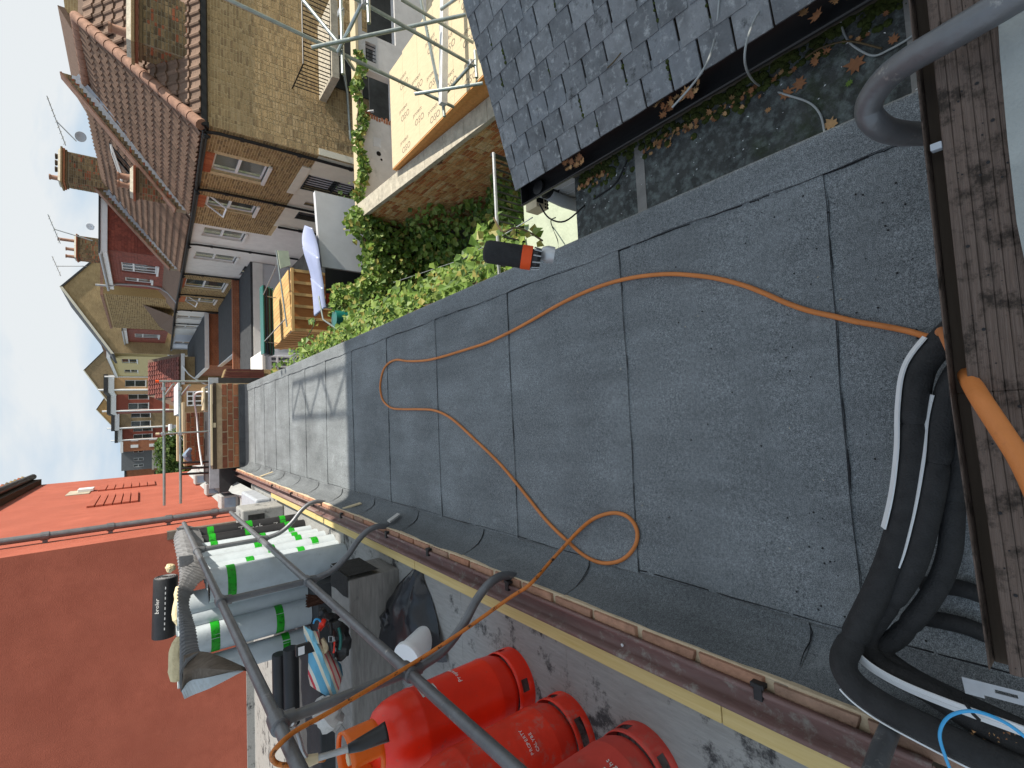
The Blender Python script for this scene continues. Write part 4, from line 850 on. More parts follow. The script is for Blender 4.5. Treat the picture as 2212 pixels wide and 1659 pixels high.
mb=MB(); mb.grid(rows); o=mb.build('sack_film','bagblack',bg_); o.data.polygons.foreach_set('use_smooth',[True]*len(o.data.polygons)); sm_=o.modifiers.new('s','SUBSURF'); sm_.levels=1; sm_.render_levels=1
blob('sack_bulge',[rz(*rp(790,745),.16),rz(*rp(860,690),.2),rz(*rp(920,720),.2),rz(*rp(955,780),.16)],[.02,.075,.085,.03],'bagblack','','',9,14,bg_,False,.22)
# white bucket lying on its side
bk=thing('paint_bucket',ry(*rp(1000,860),2.85),'white plastic lidded tub standing on the black sack behind the hose','tub')
B_=rz(936,1372,.12)+V((0,.05,0)); A=B_+V((-.05,-.11,.22)); ax=(B_-A).normalized(); L_=(B_-A).length

mb=MB(); mb.lathe([(.090,0),(.092,.01),(.088,.05),(.080,L_-.02),(.074,L_)],A,28,ax); mb.build('tub_body','bucket',bk,smooth=True)
mb=MB(); mb.lathe([(.080,-.012),(.096,-.012),(.099,-.004),(.099,.018),(.093,.022)],A,28,ax,capt=False); mb.build('tub_lid','bucket',bk,smooth=True)
# pale offcuts / labels lying on the roof edge
for (a,b_,w_,lb) in (((562,1030),(590,1020),.05,'small pale timber offcut on the felt edge farthest along the roof'),((742,1100),(780,1088),.055,'pale timber offcut on the felt edge in the middle of the roof'),((800+40,1128),(862,1112),.055,'pale printed label strip stuck to the felt edge nearest the guard rail post')):
    A=rz(*a,.17); B_=rz(*b_,.055); d=(B_-A).normalized(); s=V((0,1,0)); mb=MB(); nn=d.cross(s).normalized(); nn=nn if nn.z>0 else -nn
    mb.hexa([A-s*w_*.5,B_-s*w_*.5,B_+s*w_*.5,A+s*w_*.5]+[p+nn*.012 for p in (A-s*w_*.5,B_-s*w_*.5,B_+s*w_*.5,A+s*w_*.5)])
    o=mb.build('timber_offcut','cloth_w' if 'label' in lb else 'plank'); tag(o,lb,'offcut')
# ================================================================== slate roof building, mossy strip (right, near)
mr=MB(); mr.box((.842,-.6,-.30),(1.36,1.74,-.12)); mr=struct(mr.build('mossy_flat_roof','moss'))
mb=MB()
for i in range(800):
    y=random.uniform(-.3,1.7); x=1.24-abs(random.gauss(0,.05))-.02*math.sin(y*9); s=random.uniform(.006,.02)
    mb.lathe([(s,0),(s*.85,s*.4),(s*.3,s*.7)],(x,y,-.122),6)
mb.build('moss_cushions','moss2',mr,kind='stuff')
for (yl) in (.30,1.30):
    mb=MB(); mb.box((.845,yl,-.122),(1.2,yl+.05,-.117)); mb.build('lap_line','plinthfelt',mr)
sb=thing('slate_building',(1.5,1,-.5),'low outbuilding with a mossy grey slate roof and black gutter right of the felt roof','building')
YG=2.06; E0=ry(1112,405,YG); E1=ry(1000,0,YG); sl=(E1-E0); sl.y=0; SW=sl.normalized()      # up-slope
SU=V((0,1,0)); f=Fr(V((E0.x,YG,E0.z)),(0,-1,0),SW); 
if f.N.z<0: f=Fr(f.O,f.U,f.W,-f.N)
LS,HS=4.2,1.9
mb=MB(); mb.fbox(f,0.01,LS,.0,HS,-.05,-.016); mb.build('roof_boarding','darkwood',sb)
sp=[]; ex=.116; row=0; v=-.02; wd=.128
SL=[]
for k in range(3):
    mb=MB(); j=lambda s=.02: random.uniform(-s,s)
    bl=[(-.5,-.5+j(.012)),(-.18,-.5+j(.012)),(.2,-.5+j(.012)),(.5,-.5+j(.012))]
    tp=[(.5,.5),(-.5,.5)]
    P=[(x,y,-.5) for x,y in bl+tp]; Q=[(x*.985,y*.99,.5) for x,y in bl+tp]; n=6
    mb.add(P+Q,[tuple(range(n))[::-1],tuple(range(n,2*n))]+[(i,(i+1)%n,n+(i+1)%n,n+i) for i in range(n)]); SL.append(mb)
moss=[]
while v<HS-.1:
    u=-(wd*.5 if row%2 else 0)
    while u<LS:
        a=max(u,0.0)+.002; b_=u+wd-.003
        if b_-a>.04:
            tilt=.030; W2=(f.W-f.N*tilt).normalized(); N2=f.U.cross(W2); N2=N2 if N2.z>0 else -N2
            rot=random.uniform(-.02,.02); U2=(f.U+W2*rot).normalized()
            sp.append((f.p((a+b_)/2,v+ex*.62+random.uniform(-.004,.004),.002+random.uniform(0,.0015)),U2,W2,N2,b_-a-random.uniform(0,.005),ex*1.32*random.uniform(.97,1.02),.0065))
            if random.random()<.26: moss.append((b_+.001,v+random.uniform(-.01,.04)))
        u+=wd
    v+=ex; row+=1
pieces(sb,'slate',sp,'slate',SL,300,'slate')
mb=MB()
for (u,v) in moss:
    for k in range(random.randint(2,7)):
        s=random.uniform(.004,.010); mb.lathe([(s,0),(s*.8,s*.5),(s*.3,s*.8)],f.p(u+random.uniform(-.004,.004),v+random.uniform(0,.09),.004),6,f.N)
mb.build('moss_tufts','moss2',sb,kind='stuff')
# gutter: half round black
GL=.075; gc=V((E0.x-.03,0,E0.z-.045)); rows=[]
for y in (YG-.02,-2.1):
    rows.append([V((gc.x+GL*math.cos(a),y,gc.z+GL*.8*math.sin(a)+.02)) for a in [math.pi+.05+ (math.pi-.05)*k/10 for k in range(11)]])
mb=MB(); mb.grid(rows); gg=mb.build('eaves_gutter','blackpipe',sb,smooth=True,solid=.004)
mb=MB(); P=[V((gc.x+GL*math.cos(a),YG-.02,gc.z+GL*.8*math.sin(a)+.02)) for a in [math.pi+.05+(math.pi-.05)*k/10 for k in range(11)]]; mb.poly(P); mb.build('gutter_stop_end','blackpipe',sb,solid=.004)
mb=MB(); mb.tube([(gc.x-GL-.002,YG-.02,gc.z+.02),(gc.x-GL-.002,-2.1,gc.z+.02)],.004,6); mb.build('gutter_lip','blackpipe',sb)
lip=gc.x-GL
XW=1.235
mb=MB(); mb.lathe([(.04,-.07),(.04,.0)],(gc.x,YG-.12,gc.z-.02),16); mb.lathe([(.046,-.12),(.046,-.06)],(gc.x+.0,YG-.12,gc.z-.02),16); mb.build('gutter_outlet','blackpipe',sb,smooth=True)
tube_obj('downpipe',[(gc.x-.03,YG-.13,gc.z-.10),(XW-.04,YG-.13,gc.z-.2),(XW-.04,YG-.13,-3.)],.034,'greypipe',sb,14)
mb=MB(); mb.box((XW,-2.1,-4.4),(XW+.2,YG-.03,gc.z-.055)); mb.build('wall','whitebrick',sb)
fw=Fr((XW,1.70,-1.5),(0,1,0),(0,0,1)); fw=Fr(fw.O,fw.U,fw.W,(-1,0,0))
pieces(sb,'brick',bricks(fw,YG-.03-1.70,1.45,proud=.004,j=.006),'whitebrick')
mb=MB(); mb.box((XW-.012,-2.1,-.118),(XW,1.74,-.075)); mb.build('fascia_board','greywood',sb)
mb=MB(); mb.prism([(XW+.02,YG-.05,-4.4),(E0.x+3.2,YG-.05,-4.4),(E0.x+3.2,YG-.05,E0.z+.9),(XW+.12,YG-.05,E0.z-.04),(XW+.02,YG-.05,gc.z-.06)],(0,-.15,0)); mb.build('gable_wall','whitebrick',sb)
# vent / meter box
vb=thing('vent_box',(XW-.08,YG-.05,-.33),'beige louvred box fixed under the end of the black gutter','box')
c=ry(1161,440,YG+.02); mb=MB(); mb.box((c.x-.045,c.y-.05,c.z-.04),(c.x+.045,c.y+.05,c.z+.05)); mb.build('casing','beige',vb,bevel=.004)
mb=MB(); mb.box((c.x-.02,c.y-.0515,c.z+.0),(c.x+.035,c.y-.0495,c.z+.05)); mb.build('dark_window','hole',vb)
for i in range(2):
    for k in range(4):
        mb=MB(); mb.box((c.x-.044+.02*k,c.y-.0515,c.z-.040+.018*i),(c.x-.032+.02*k,c.y-.0495,c.z-.029+.018*i)); mb.build('vent_slot','hole',vb)
# cables
tag(tube_obj('black_cable',smoothpath([rd(1165,440,2.35),rd(1185,470,2.4),rd(1220,478,2.2),rz(1262,445,-.115),rz(1290,425,-.115),rz(1330,395,-.115),rz(1355,345,-.115)],6),.004,'cable_b'),'thin black cable curling from the beige box over the mossy roof','cable')
tag(tube_obj('black_cable',smoothpath([V((XW-.06,YG+.03,-.30)),rz(1190,480,-.75),rz(1205,520,-.8),rz(1208,545,-.8)],6),.004,'cable_b'),'thin black cable running down over the pale green ledge','cable')
def onslope(x,y): 
    d=ray(x,y); t_=(f.O-CAM).dot(f.N)/d.dot(f.N); return CAM+d*t_
P=[onslope(1560,-60),onslope(1554,30),onslope(1545,90)]; P=[p+f.N*.01 for p in P]+[V((gc.x,.0,gc.z))+V((0,1.02,.03)),rz(1480,220,.0),rz(1430,240,-.11)]
tag(tube_obj('grey_cable',smoothpath(P[:3]+[rd(1525,140,1.55),rd(1490,190,1.62),rd(1452,232,1.68)],6),.0035,'cable_g'),'grey cable hanging down the slates into the black gutter','cable')
P=[onslope(1690,-40)+f.N*.01,onslope(1640,30)+f.N*.01,rd(1612,95,1.42),rd(1613,150,1.48),rz(1640,185,-.112),rz(1700,205,-.112),rz(1748,222,-.112),rz(1772,248,-.112),rz(1781,285,-.11)]
tag(tube_obj('grey_cable',smoothpath(P,6),.0035,'cable_g'),'pale grey cable dropping from the slates and curving over the mossy roof','cable')
P=[rz(1812,-20,-.10),rz(1815,40,-.112),rz(1830,85,-.112),rz(1860,110,-.112),rz(1890,120,-.112),rz(1925,105,-.112),rz(1960,85,-.112),rz(1985,65,-.11)]
tag(tube_obj('grey_cable',smoothpath(P,6),.0032,'cable_g'),'grey cable lying across the mossy roof near the big brown leaf','cable')
tag(tube_obj('twig',smoothpath([rz(1740,125,-.112),rz(1770,105,-.10),rz(1810,92,-.10),rz(1845,90,-.105),rz(1905,105,-.112)],5),.003,'stem'),'thin brown twig arching over the mossy roof','twig')
tag(tube_obj('twig',smoothpath([onslope(1316,72+75)+f.N*.012,onslope(1330,135)+f.N*.016,onslope(1345,115)+f.N*.012],4),.0025,'stem'),'short pale twig lying on the slates','twig')
# dead leaves
def leaf_shape(p,s,ang,nn=ZZ,curl=.15):
    nn=V(nn).normalized(); a=nn.orthogonal().normalized(); a.rotate(Matrix.Rotation(ang,3,nn)); b_=nn.cross(a); lob=[(0,-.55),(.12,-.30),(.42,-.42),(.36,-.12),(.62,.02),(.34,.14),(.40,.48),(.14,.30),(0,.66),(-.14,.30),(-.42,.46),(-.33,.13),(-.6,.0),(-.36,-.13),(-.40,-.42),(-.12,-.30)]
    lob=[(x*random.uniform(.78,1.15),y*random.uniform(.8,1.15)) for x,y in lob]
    return [p+a*x*s+b_*y*s+nn*(curl*s*(x*x+y*y)*(1+.6*math.sin(5*x+3*y))+.003) for x,y in lob]
for (x,y,s,lb) in ((1848,140,.055,'large tan dead leaf on the mossy roof beside the grey cables'),(1728,182,.045,'reddish brown dead leaf on the mossy roof between the cable loops'),(1700,203,.040,'orange dead leaf pinned under the pale grey cable'),(1795,268,.042,'brown dead leaf at the felt roof edge beside the cable end'),(1663,122,.055,'brown dead leaf under the black gutter at the near end'),(1445,313,.030,'small tan dead leaf alone in the middle of the mossy roof'),(1716,150,.02,'tiny orange dead leaf near the fascia'),(1297,352,.035,'three-lobed brown dead leaf at the far end of the mossy roof'),(1930,86,.03,'orange dead leaf on the cable near the ledge'),(1660,238,.02,'small pink-brown dead leaf near the felt roof edge'),(1767,92,.025,'small orange dead leaf near the twig'),(1770,15,.05,'brown dead leaf pair at the top edge by the gutter')):
    p=rz(x,y,-.118); mb=MB(); mb.poly(leaf_shape(p,s,random.uniform(0,6)),0,random.random()); tag(mb.build('dead_leaf','leafbrown'),lb,'leaf','dead leaves on the mossy roof')
p=rz(1835,333-150,-.118)
mb=MB(); mb.poly(leaf_shape(rz(1835,180,-.118),.02,1),0,.5); tag(mb.build('green_leaf','ivy'),'small bright green leaf on the mossy roof','leaf')
mb=MB()
for i in range(120):
    q=random.random(); y0=random.choice([(.55,.98),(1.0,1.3),(1.5,1.7)] if q<.85 else [(-.2,.5)]); y=random.uniform(*y0); x=lip+.005-abs(random.gauss(0,.018))-(.0); z=-.117+random.uniform(0,.016)
    mb.poly(leaf_shape(V((x,y,z)),random.uniform(.010,.024),random.uniform(0,6),(random.uniform(-.5,.5),random.uniform(-.5,.5),1),.35),0,random.random())
for i in range(40):
    y=random.choice([random.uniform(1.55,1.72),random.uniform(.95,1.15),random.uniform(.3,.6)]); mb.poly(leaf_shape(V((gc.x+random.uniform(-.03,.02),y,gc.z-.015+random.uniform(0,.03))),random.uniform(.02,.04),random.uniform(0,6),(random.uniform(-.6,.6),random.uniform(-.6,.6),1),.4),0,random.random())
o=mb.build('leaf_litter','leafbrown',kind='stuff'); tag(o,'drift of dead brown leaves along the foot of the fascia and in the black gutter','leaf litter')
mb=MB()
for i in range(70):
    x=random.uniform(.86,1.16); y=random.uniform(.0,1.7); s=random.uniform(.002,.005); a=random.uniform(0,3)
    mb.add([(x,y,-.117),(x+s*math.cos(a),y+s*math.sin(a),-.115),(x+s*2*math.cos(a+.7),y+s*2*math.sin(a+.7),-.116)],[(0,1,2)])
mb.build('pale_flakes','bucket',mr,kind='stuff')
# ================================================================== yard side (right): railing, ledge, garden wall, ivy
gl=MB(); gl.prism([(.84,1.742,-4.4),(1.233,1.742,-4.4),(1.233,2.062,-4.4),(1.85,2.062,-4.4),(1.85,2.98,-4.4),(.84,2.98,-4.4)],(0,0,3.6)); o=gl.build('painted_ledge','greenpaint'); tag(o,'pale green painted flat ledge with vine shadows below the mossy roof','ledge')
rl=thing('railing',(1.5,3.0,-1.2),'black barred railing with a galvanised top rail in front of the blue-grey tank','railing')
ya=3.02; A=ry(1060,328,ya); B_=ry(1084,578,ya); z=(A.z+B_.z)/2
tube_obj('top_rail',[(A.x,ya,z),(.9,ya,z)],.014,'steel',rl,8)
hb=.52
mb=MB(); mb.box((.9,ya-.012,z-hb-.012),(A.x,ya+.012,z-hb+.012)); mb.build('bottom_rail','blackpipe',rl)
n=19
for i in range(n+1):
    x=.93+(A.x-.94)*i/n; mb=MB(); mb.box((x-.006,ya-.006,z-hb),(x+.006,ya+.006,z)); mb.build('bar','blackpipe',rl)
for x in (.93,A.x):
    mb=MB(); mb.box((x-.012,ya+.02,z-hb-1),(x+.012,ya+.044,z)); mb.build('post','blackpipe',rl)
tk=thing('storage_tank',(1.3,3.7,-2.4),'blue-grey rounded plastic tank with a navy side behind the black railing','tank')
mb=MB(); mb.lathe([(.30,-.9),(.34,-.86),(.36,-.3),(.35,-.1),(.28,.06),(.10,.13)],(1.62,3.62,-1.65),24); mb.build('tank_shell','bluegrey',tk,smooth=True)
mb=MB(); mb.box((1.0,3.3,-2.7),(1.55,3.45,-1.35)); mb.build('navy_panel','navy',tk,bevel=.01)
# upright padded black post with orange band
bp=thing('padded_post',rd(1180,560,2.05),'upright black capped cylinder with an orange band and silver domed base at the roof edge','post')
A=rd(1170,561,2.05); B_=rd(1044,542,2.05); ax=(B_-A).normalized(); L_=(B_-A).length; r=.048
mb=MB(); mb.lathe([(r*.98,.16*L_+.03),(r,.18*L_+.03),(r*1.0,.9*L_),(r*.93,.95*L_),(r*.7,.985*L_),(r*.3,L_)],A,26,ax); mb.build('black_sleeve','black_rubber',bp,smooth=True)
mb=MB(); mb.lathe([(r*1.0,.17*L_),(r*1.05,.175*L_),(r*1.05,.34*L_),(r*1.01,.345*L_)],A,26,ax); mb.build('orange_band','red_band',bp,smooth=True)
mb=MB(); mb.lathe([(r*.8,.02*L_),(r*.9,.08*L_),(r*.8,.18*L_)],A,22,ax); mb.build('ribbed_collar','black_pl',bp)
for k in range(10):
    q=2*math.pi*k/10; a=ax.orthogonal().normalized(); b2=ax.cross(a); d=a*math.cos(q)+b2*math.sin(q)
    tube_obj('collar_rib',[A+ax*.02*L_+d*r*.85,A+ax*.15*L_+d*r*.95],.0035,'steel',bp,5)
C=rd(1182,549,2.08); mb=MB(); mb.lathe([(.034,-.03),(.036,.0),(.028,.022),(.012,.032)],C,20,ax); mb.build('silver_dome','alu',bp,smooth=True)
# garden wall with coping
XG_=4.62
wl=thing('garden_wall',(XG_,7,-4.45),'tall brick garden wall of mixed red and buff bricks with a broken patch and concrete coping','wall')
cf=rx(765,475,XG_); cn=rx(1075,235,XG_); slope=(cn.z-cf.z)/(cf.y-cn.y)
def ctop(y): return cf.z+(cf.y-y)*slope
YE=cf.y; HW=ctop(YE)-.10+4.45
f=Fr((XG_,YE,-4.45),(0,-1,0),(0,0,1)); Lw=YE-2.4
mb=MB(); mb.prism([f.p(0,0),f.p(Lw,0),f.p(Lw,ctop(2.4)-.10+4.45),f.p(0,HW)],(.215,0,0)); mb.build('mortar_core','mortar',wl)
bx=rx(945,350,XG_); bu,bv=YE-bx.y,bx.z+4.45
sp=bricks(f,Lw,HW,inside=lambda u,v: v<HW+slope*u-.05 and not (abs(u-bu)<.17 and abs(v-bv)<.075),flem=True)
pieces(wl,'brick',sp,'gbrick')
mb=MB(); 
for i in range(16): 
    c=f.p(bu+random.uniform(-.15,.15),bv+random.uniform(-.06,.06),.004); s=random.uniform(.02,.05); mb.lathe([(s,-.02),(s*.8,.012),(s*.3,.025)],c,5,f.N)
mb.build('spalled_patch','ridge',wl)
y=YE+.02; i=0
while y>2.5:
    l=.61; mb=MB(); z0,z1=ctop(y),ctop(y-l)
    mb.hexa([(XG_-.055,y,z0-.1),(XG_+.30,y,z0-.1),(XG_+.30,y-l+.006,z1-.1),(XG_-.055,y-l+.006,z1-.1),(XG_-.05,y,z0-.015),(XG_+.30,y,z0),(XG_+.30,y-l+.006,z1),(XG_-.05,y-l+.006,z1-.015)])
    mb.build('coping_stone','coping',wl,bevel=.006); y-=l
# board deck beyond the wall
zb=-2.28
dk=thing('board_deck',(6,7.5,zb),'new extension roof deck of pale printed sheathing boards beyond the brick garden wall','deck')
pa=rz(850,362,zb); pb=rz(851,142,zb); pc=rz(926,20,zb)
f=Fr((XG_+.32,pa.y,zb),(1,0,0),(0,-1,0)); 
WB=pb.x-pa.x; k=(pc.x-pb.x)/max(pb.y-pc.y,.01)
fn=f if f.N.z>0 else Fr(f.O,f.U,f.W,-f.N)
yy=0; row=0
while yy<5.2:
    x=0; x=-(1.2 if row%2 else 0); ww=WB+yy*k
    while x<ww:
        a,b_=max(0,x)+.002,min(x+2.4,ww)-.002
        if b_-a>.05:
            mb=MB(); mb.fbox(fn,a,b_,yy+.002,yy+.598,0,.022)
            bd_=mb.build('board','osb',dk)
        x+=2.4
    yy+=.6; row+=1
for j in range(9):
    for i in range(7):
        u=.28+i*.62+(j%2)*.25; v=.40+j*.56
        if u>WB+v*k-.5: continue
        if u>3.8: continue
        o=fn.p(u,v,.0232); text_mesh('protect',.11,'print',dk,o,(0,-1,0),(1,0,0)); text_mesh('OSO',.17,'print',dk,fn.p(u-.20,v+.06,.0232),(0,-1,0),(1,0,0))
mb=MB(); mb.fbox(fn,-.02,.0,0,5.2,-.07,.016); mb.build('edge_board','osbedge',dk)
mb=MB(); mb.fbox(fn,.0,WB,.0,.05,-.22,-.002); mb.fbox(fn,.01,.2,.06,5.2,-2.1,-.01); mb.build('deck_frame','osbedge',dk)
# building site wall on the far side of the deck
ws=thing('site_wall',(6,YE,-4.4),'white rendered wall under alteration with dark openings and a broken red block hole','wall')
yS=YE+.25
f=Fr((4.9,yS,-4.45),(1,0,0),(0,0,1))
def hp_(x,y): q=ry(x,y,yS); return (q.x-4.9,q.z+4.45)
def hole(x0,y0,x1,y1):
    a=hp_(x0,y0); b_=hp_(x1,y1); return (min(a[0],b_[0]),max(a[0],b_[0]),max(min(a[1],b_[1]),.01),max(a[1],b_[1]))
ztop=ry(778,300,yS).z+4.45
H=[hole(784,243,846,172),hole(790,128,812,98),hole(782,66,850,-40)]
H=[(a,b_,max(c,.02),min(d,ztop-.03)) for a,b_,c,d in H]
mb=MB(); panel(mb,f,9,ztop,H,.22); mb.build('render_face','concrete',ws)
mb=MB(); mb.fbox(f,0,9,0,ztop-.9,-1.6,-1.58); mb.fbox(f,0,9,0,.02,-1.6,-.2); mb.build('dark_interior','dimroom',ws)
a,b_,c,d=H[0]; mb=MB()
for i in range(12):
    u=a-.02+random.uniform(-.05,.02); v=c+(d-c)*i/12; mb.fbox(f,u-.05,u+random.uniform(.03,.12),v+.01,v+(d-c)/12-.005,-.14,.005,0)
mb.build('broken_blocks','redbrick',ws)
a,b_,c,d=H[1]
for k in range(5): tube_obj('window_bar',[f.p(a+(b_-a)*(k+.5)/5,c,-.05),f.p(a+(b_-a)*(k+.5)/5,d,-.05)],.012,'blackpipe',ws,6)
mb=MB(); mb.lathe([(.06,0),(.055,.002)],f.p(*hp_(818,332),.003),16,f.N); mb.lathe([(.03,0),(.028,.002)],f.p(*hp_(824,345),.003),12,f.N); mb.build('core_hole','hole',ws)
mb=MB(); u,v=hp_(815,308); mb.fbox(f,u-.12,u+.12,v-.10,v+.10,0,.004); mb.build('pale_vent','render_g',ws)
mb=MB(); mb.fbox(f,-.1,9.2,ztop,ztop+.07,-.28,.06); mb.build('wall_plate','plank',ws,bevel=.005)
tube_obj('white_pipe',[f.p(*hp_(826,225),-.9),f.p(*hp_(826,200),-.9),f.p(*hp_(836,200),-.9)],.035,'bucket',ws)
# ------------------------------------------------------------------ scaffold
sc=thing('scaffold',(4.75,6,-2.2),'galvanised tube scaffold with an aluminium beam standing over the printed board deck','scaffold')
def st(a,b_,ca,cb,r=.024,mat='scaf',nm='tube'): return tube_obj(nm,[a,b_],r,mat,sc,10)
yA,yB=6.0,5.35
A1=ry(553,28,yA); A2=ry(735,110,yA); A3=ry(953,217,yA); xa=(A2.x+A3.x)/2
S1=ry(785,10,yB); S2=ry(1016,137,yB)
st(ry(400,-45,yA),ry(980,231,yA),0,0,nm='standard'); st(ry(560,-120,yB),ry(1028,144,yB),0,0,nm='standard'); st(ry(866,-2,yB+.25),ry(1022,92,yB+.25),0,0,nm='standard')
st(ry(741,160,yA-.05),ry(735,-60,yA-.05),0,0,nm='transom'); st(ry(797,50,yB-.05),ry(793,-60,yB-.05),0,0,nm='transom'); st(ry(1030,168,yB-.05),ry(1026,110,yB-.05),0,0,nm='transom'); st(ry(960,252,yA-.12),ry(955,205,yA-.12),0,0,nm='transom')
st(ry(673,103,yA-.10),ry(1005,32,yA-.95),0,0,nm='brace'); st(ry(896,203,yA-.06),ry(1043,180,yB-.1),0,0,nm='brace')
st(ry(653,-2,yA+.4),ry(733,95,yA+.05),0,0,nm='brace'); st(ry(730,112,yA-.03),ry(782,8,yB),0,0,nm='brace'); st(ry(908,-5,yA-.2),ry(953,217,yA-.05),0,0,nm='brace'); st(ry(964,200,yA-.05),ry(1028,128,yB-.06),0,0,nm='brace'); st(ry(953,20,yA-.3),ry(1010,-20,yB-.2),0,0,nm='brace'); st(ry(745,120,yA+.02),ry(765,150,yA+.3),0,0,nm='brace')
c0=ry(957,226,yA-.16); c1=ry(961,-80,yA-.16); 
f=Fr(c0,(c1-c0),(0,0,1)); mb=MB(); mb.fbox(f,0,(c1-c0).length,-.05,.05,-.045,.045); mb.build('aluminium_beam','alu',sc,bevel=.004)
for p,q in ((735,112),yA),((785,10),yB),((953,215),yA),((1016,138),yB),((955,60),yA-.1),((736,30),yA):
    c=ry(p[0],p[1],q); mb=MB(); mb.box((c.x-.04,c.y-.05,c.z-.035),(c.x+.04,c.y+.03,c.z+.035)); mb.lathe([(.012,0),(.012,.06)],c+V((0,-.05,0)),6,(0,-1,0)); mb.build('coupler','steel',sc,bevel=.008)
# scaffold roof sheeting and lattice beams high up beside us (outside the frame; its shade lies on the felt roof)
sr=thing('scaffold_roof',(4.5,2,5.5),'corrugated temporary scaffold roof on lattice beams high beside the slate outbuilding','scaffold roof')
zs=9.0; tn=SUN.z/SUN.x
def below(s,z): return (z-s)/tn          # x at height z on the ray with intercept s
ysh=4.86; yoff=abs(SUN.y/SUN.x)
xs0,xs1=below(-.80,zs),below(zs-8.9*tn,zs); ye=ysh-yoff*(xs0-.3)
rows=[]
nn_=60
for yy_ in (-7.0,ye): rows.append([V((xs0-5.4+ (5.4+5.4)*0 + (i/nn_)*0 + xs0*0 +0,yy_,zs)) for i in range(0)])
X0=below(3.9,zs); X1=below(-.80,zs)
ye=ysh-yoff*((X0+X1)/2-.0); ye2=2.25-yoff*(X1+1-1.8)
mb=MB(); mb.grid([[V((X0+(X1-X0)*i/80,yy_,zs+.02*(1 if i%2 else -1))) for i in range(81)] for yy_ in (-7.0,ye)]); mb.build('tin_sheeting','sheet',sr,solid=.003)
def lattice(s_hi,y0,y1,zc,d=.45):
    x=below(s_hi,zc); lb=[]
    for z in (zc,zc-d): tube_obj('beam_chord',[(x,y0,z),(x,y1,z)],.024,'alu',sr,8)
    n=int((y1-y0)/.45); 
    for i in range(n):
        a=y0+(y1-y0)*i/n; b_=y0+(y1-y0)*(i+1)/n; tube_obj('lacing',[(x,a,zc if i%2 else zc-d),(x,b_,zc-d if i%2 else zc)],.019,'alu',sr,6)
    tube_obj('lacing',[(x,y1-.01,zc),(x,y1-.01,zc-d)],.014,'alu',sr,6)
lattice(-.07,-2,7.32-yoff*(below(-.07,6.)-.07),6.)
mb=MB(); mb.grid([[V((X1+.02+i*.05,yy_,zs-.05+.02*(1 if i%2 else -1))) for i in range(42)] for yy_ in (-7.0,ye2)]); mb.build('tin_sheeting','sheet',sr,solid=.003)  # second unseen sheet, added to keep the sun off slates and mossy strip
for x,y in ((X0+.2,-3),(X1-.3,-3),(X1-.3,.2),(X0+.2,-6),(X1-.3,-6)): tube_obj('standard',[(x,y,-4.4),(x,y,zs)],.024,'scaf',sr,8)
for y in (-3.02,.18): tube_obj('ledger',[(X0,y,zs-.06),(X1+.2,y,zs-.06)],.024,'scaf',sr,8)
for x,y in ((below(-.07,6.),-1.5),(below(-.07,6.),3.2)): tube_obj('standard',[(x,y,-4.4 if y<0 else 5.5),(x,y,zs)],.024,'scaf',sr,8)
# ------------------------------------------------------------------ ivy
def boxpts(x0,x1,y0,y1,zf0,zf1,nrm,edge=.5):
    def g():
        x=random.uniform(x0,x1); y=random.uniform(y0,y1); a,b_=zf0(x,y),zf1(x,y)
        z=b_-abs(random.gauss(0,.35))*(b_-a) if random.random()<.65 else random.uniform(a,b_)
        return V((x,y,max(z,a))),nrm
    return g
hd=thing('ivy_hedge',(3,10.7,-4.4),'thick bright ivy covering the fence at the far end of the yard','ivy')
leafcloud(3600,boxpts(1.2,4.75,YE-.55,YE+.10,lambda x,y:-4.3,lambda x,y:-2.15+.22*math.sin(x*3)+.10*math.sin(x*9),(-.1,-1,.5)),.125).build('foliage','ivy',hd,kind='stuff')
for k in range(14):
    x=random.uniform(1.4,4.6); tube_obj('stem',smoothpath([(x,YE,-4.4),(x+random.uniform(-.2,.2),YE-.1,-3.6),(x+random.uniform(-.3,.3),YE-.2,-2.6)],4),.018,'stem',hd,5)
mb=MB(); mb.box((1.0,YE+.02,-4.4),(4.7,YE+.10,-2.45)); mb.build('fence_backing','darkwood',hd)
bkv=thing('ivy_mound',(1.3,5,-4.4),'sunlit mound of ivy crowding against the edge of the felt roof','ivy')
def mtop(x,y): return -.42-.10*(y-2.8)*.35+.16*math.sin(y*2.7)+.09*math.sin(y*7+x*5)-max(0,(x-1.35))*1.7
leafcloud(7500,boxpts(.86,1.85,2.95,10.4,lambda x,y:mtop(x,y)-1.5,mtop,(.35,-.35,.9)),.088).build('foliage','ivy',bkv,kind='stuff')
mb=MB(); mb.prism([(.95,3.0,-4.4),(1.55,3.0,-4.4),(1.4,3.0,-1.1),(1.0,3.0,-.85)],(0,7.3,.0)); mb.build('vine_covered_bank','darkwood',bkv)
sh=thing('yard_shrubs',(3.3,8,-4.4),'dark shaded ivy and shrubs filling the yard below the brick garden wall','shrubs')
def stop_(x,y): return -3.6+.25*math.sin(x*2.3+y)+.22*math.sin(y*2.9)+(-.25 if y<7 else 0)+max(0,(y-8.6))*.25
leafcloud(6500,boxpts(1.7,4.58,3.6,YE-.3,lambda x,y:-4.4,stop_,(-.3,-.5,.8)),.135).build('foliage','ivy',sh,kind='stuff')
vn=thing('fence_vine',(6.5,YE,-2.3),'thin trailing vine along the cream timber plate above the white site wall','vine')
def vpt():
    x=4.7+4.2*random.random()**1.25; return V((x,yS-.12+random.uniform(-.06,.05),-4.45+ztop+.05+random.uniform(-.14,.12)+.08*math.sin(x*5))),(-.2,-1,.5)
leafcloud(430,vpt,.13).build('foliage','ivy',vn,kind='stuff')
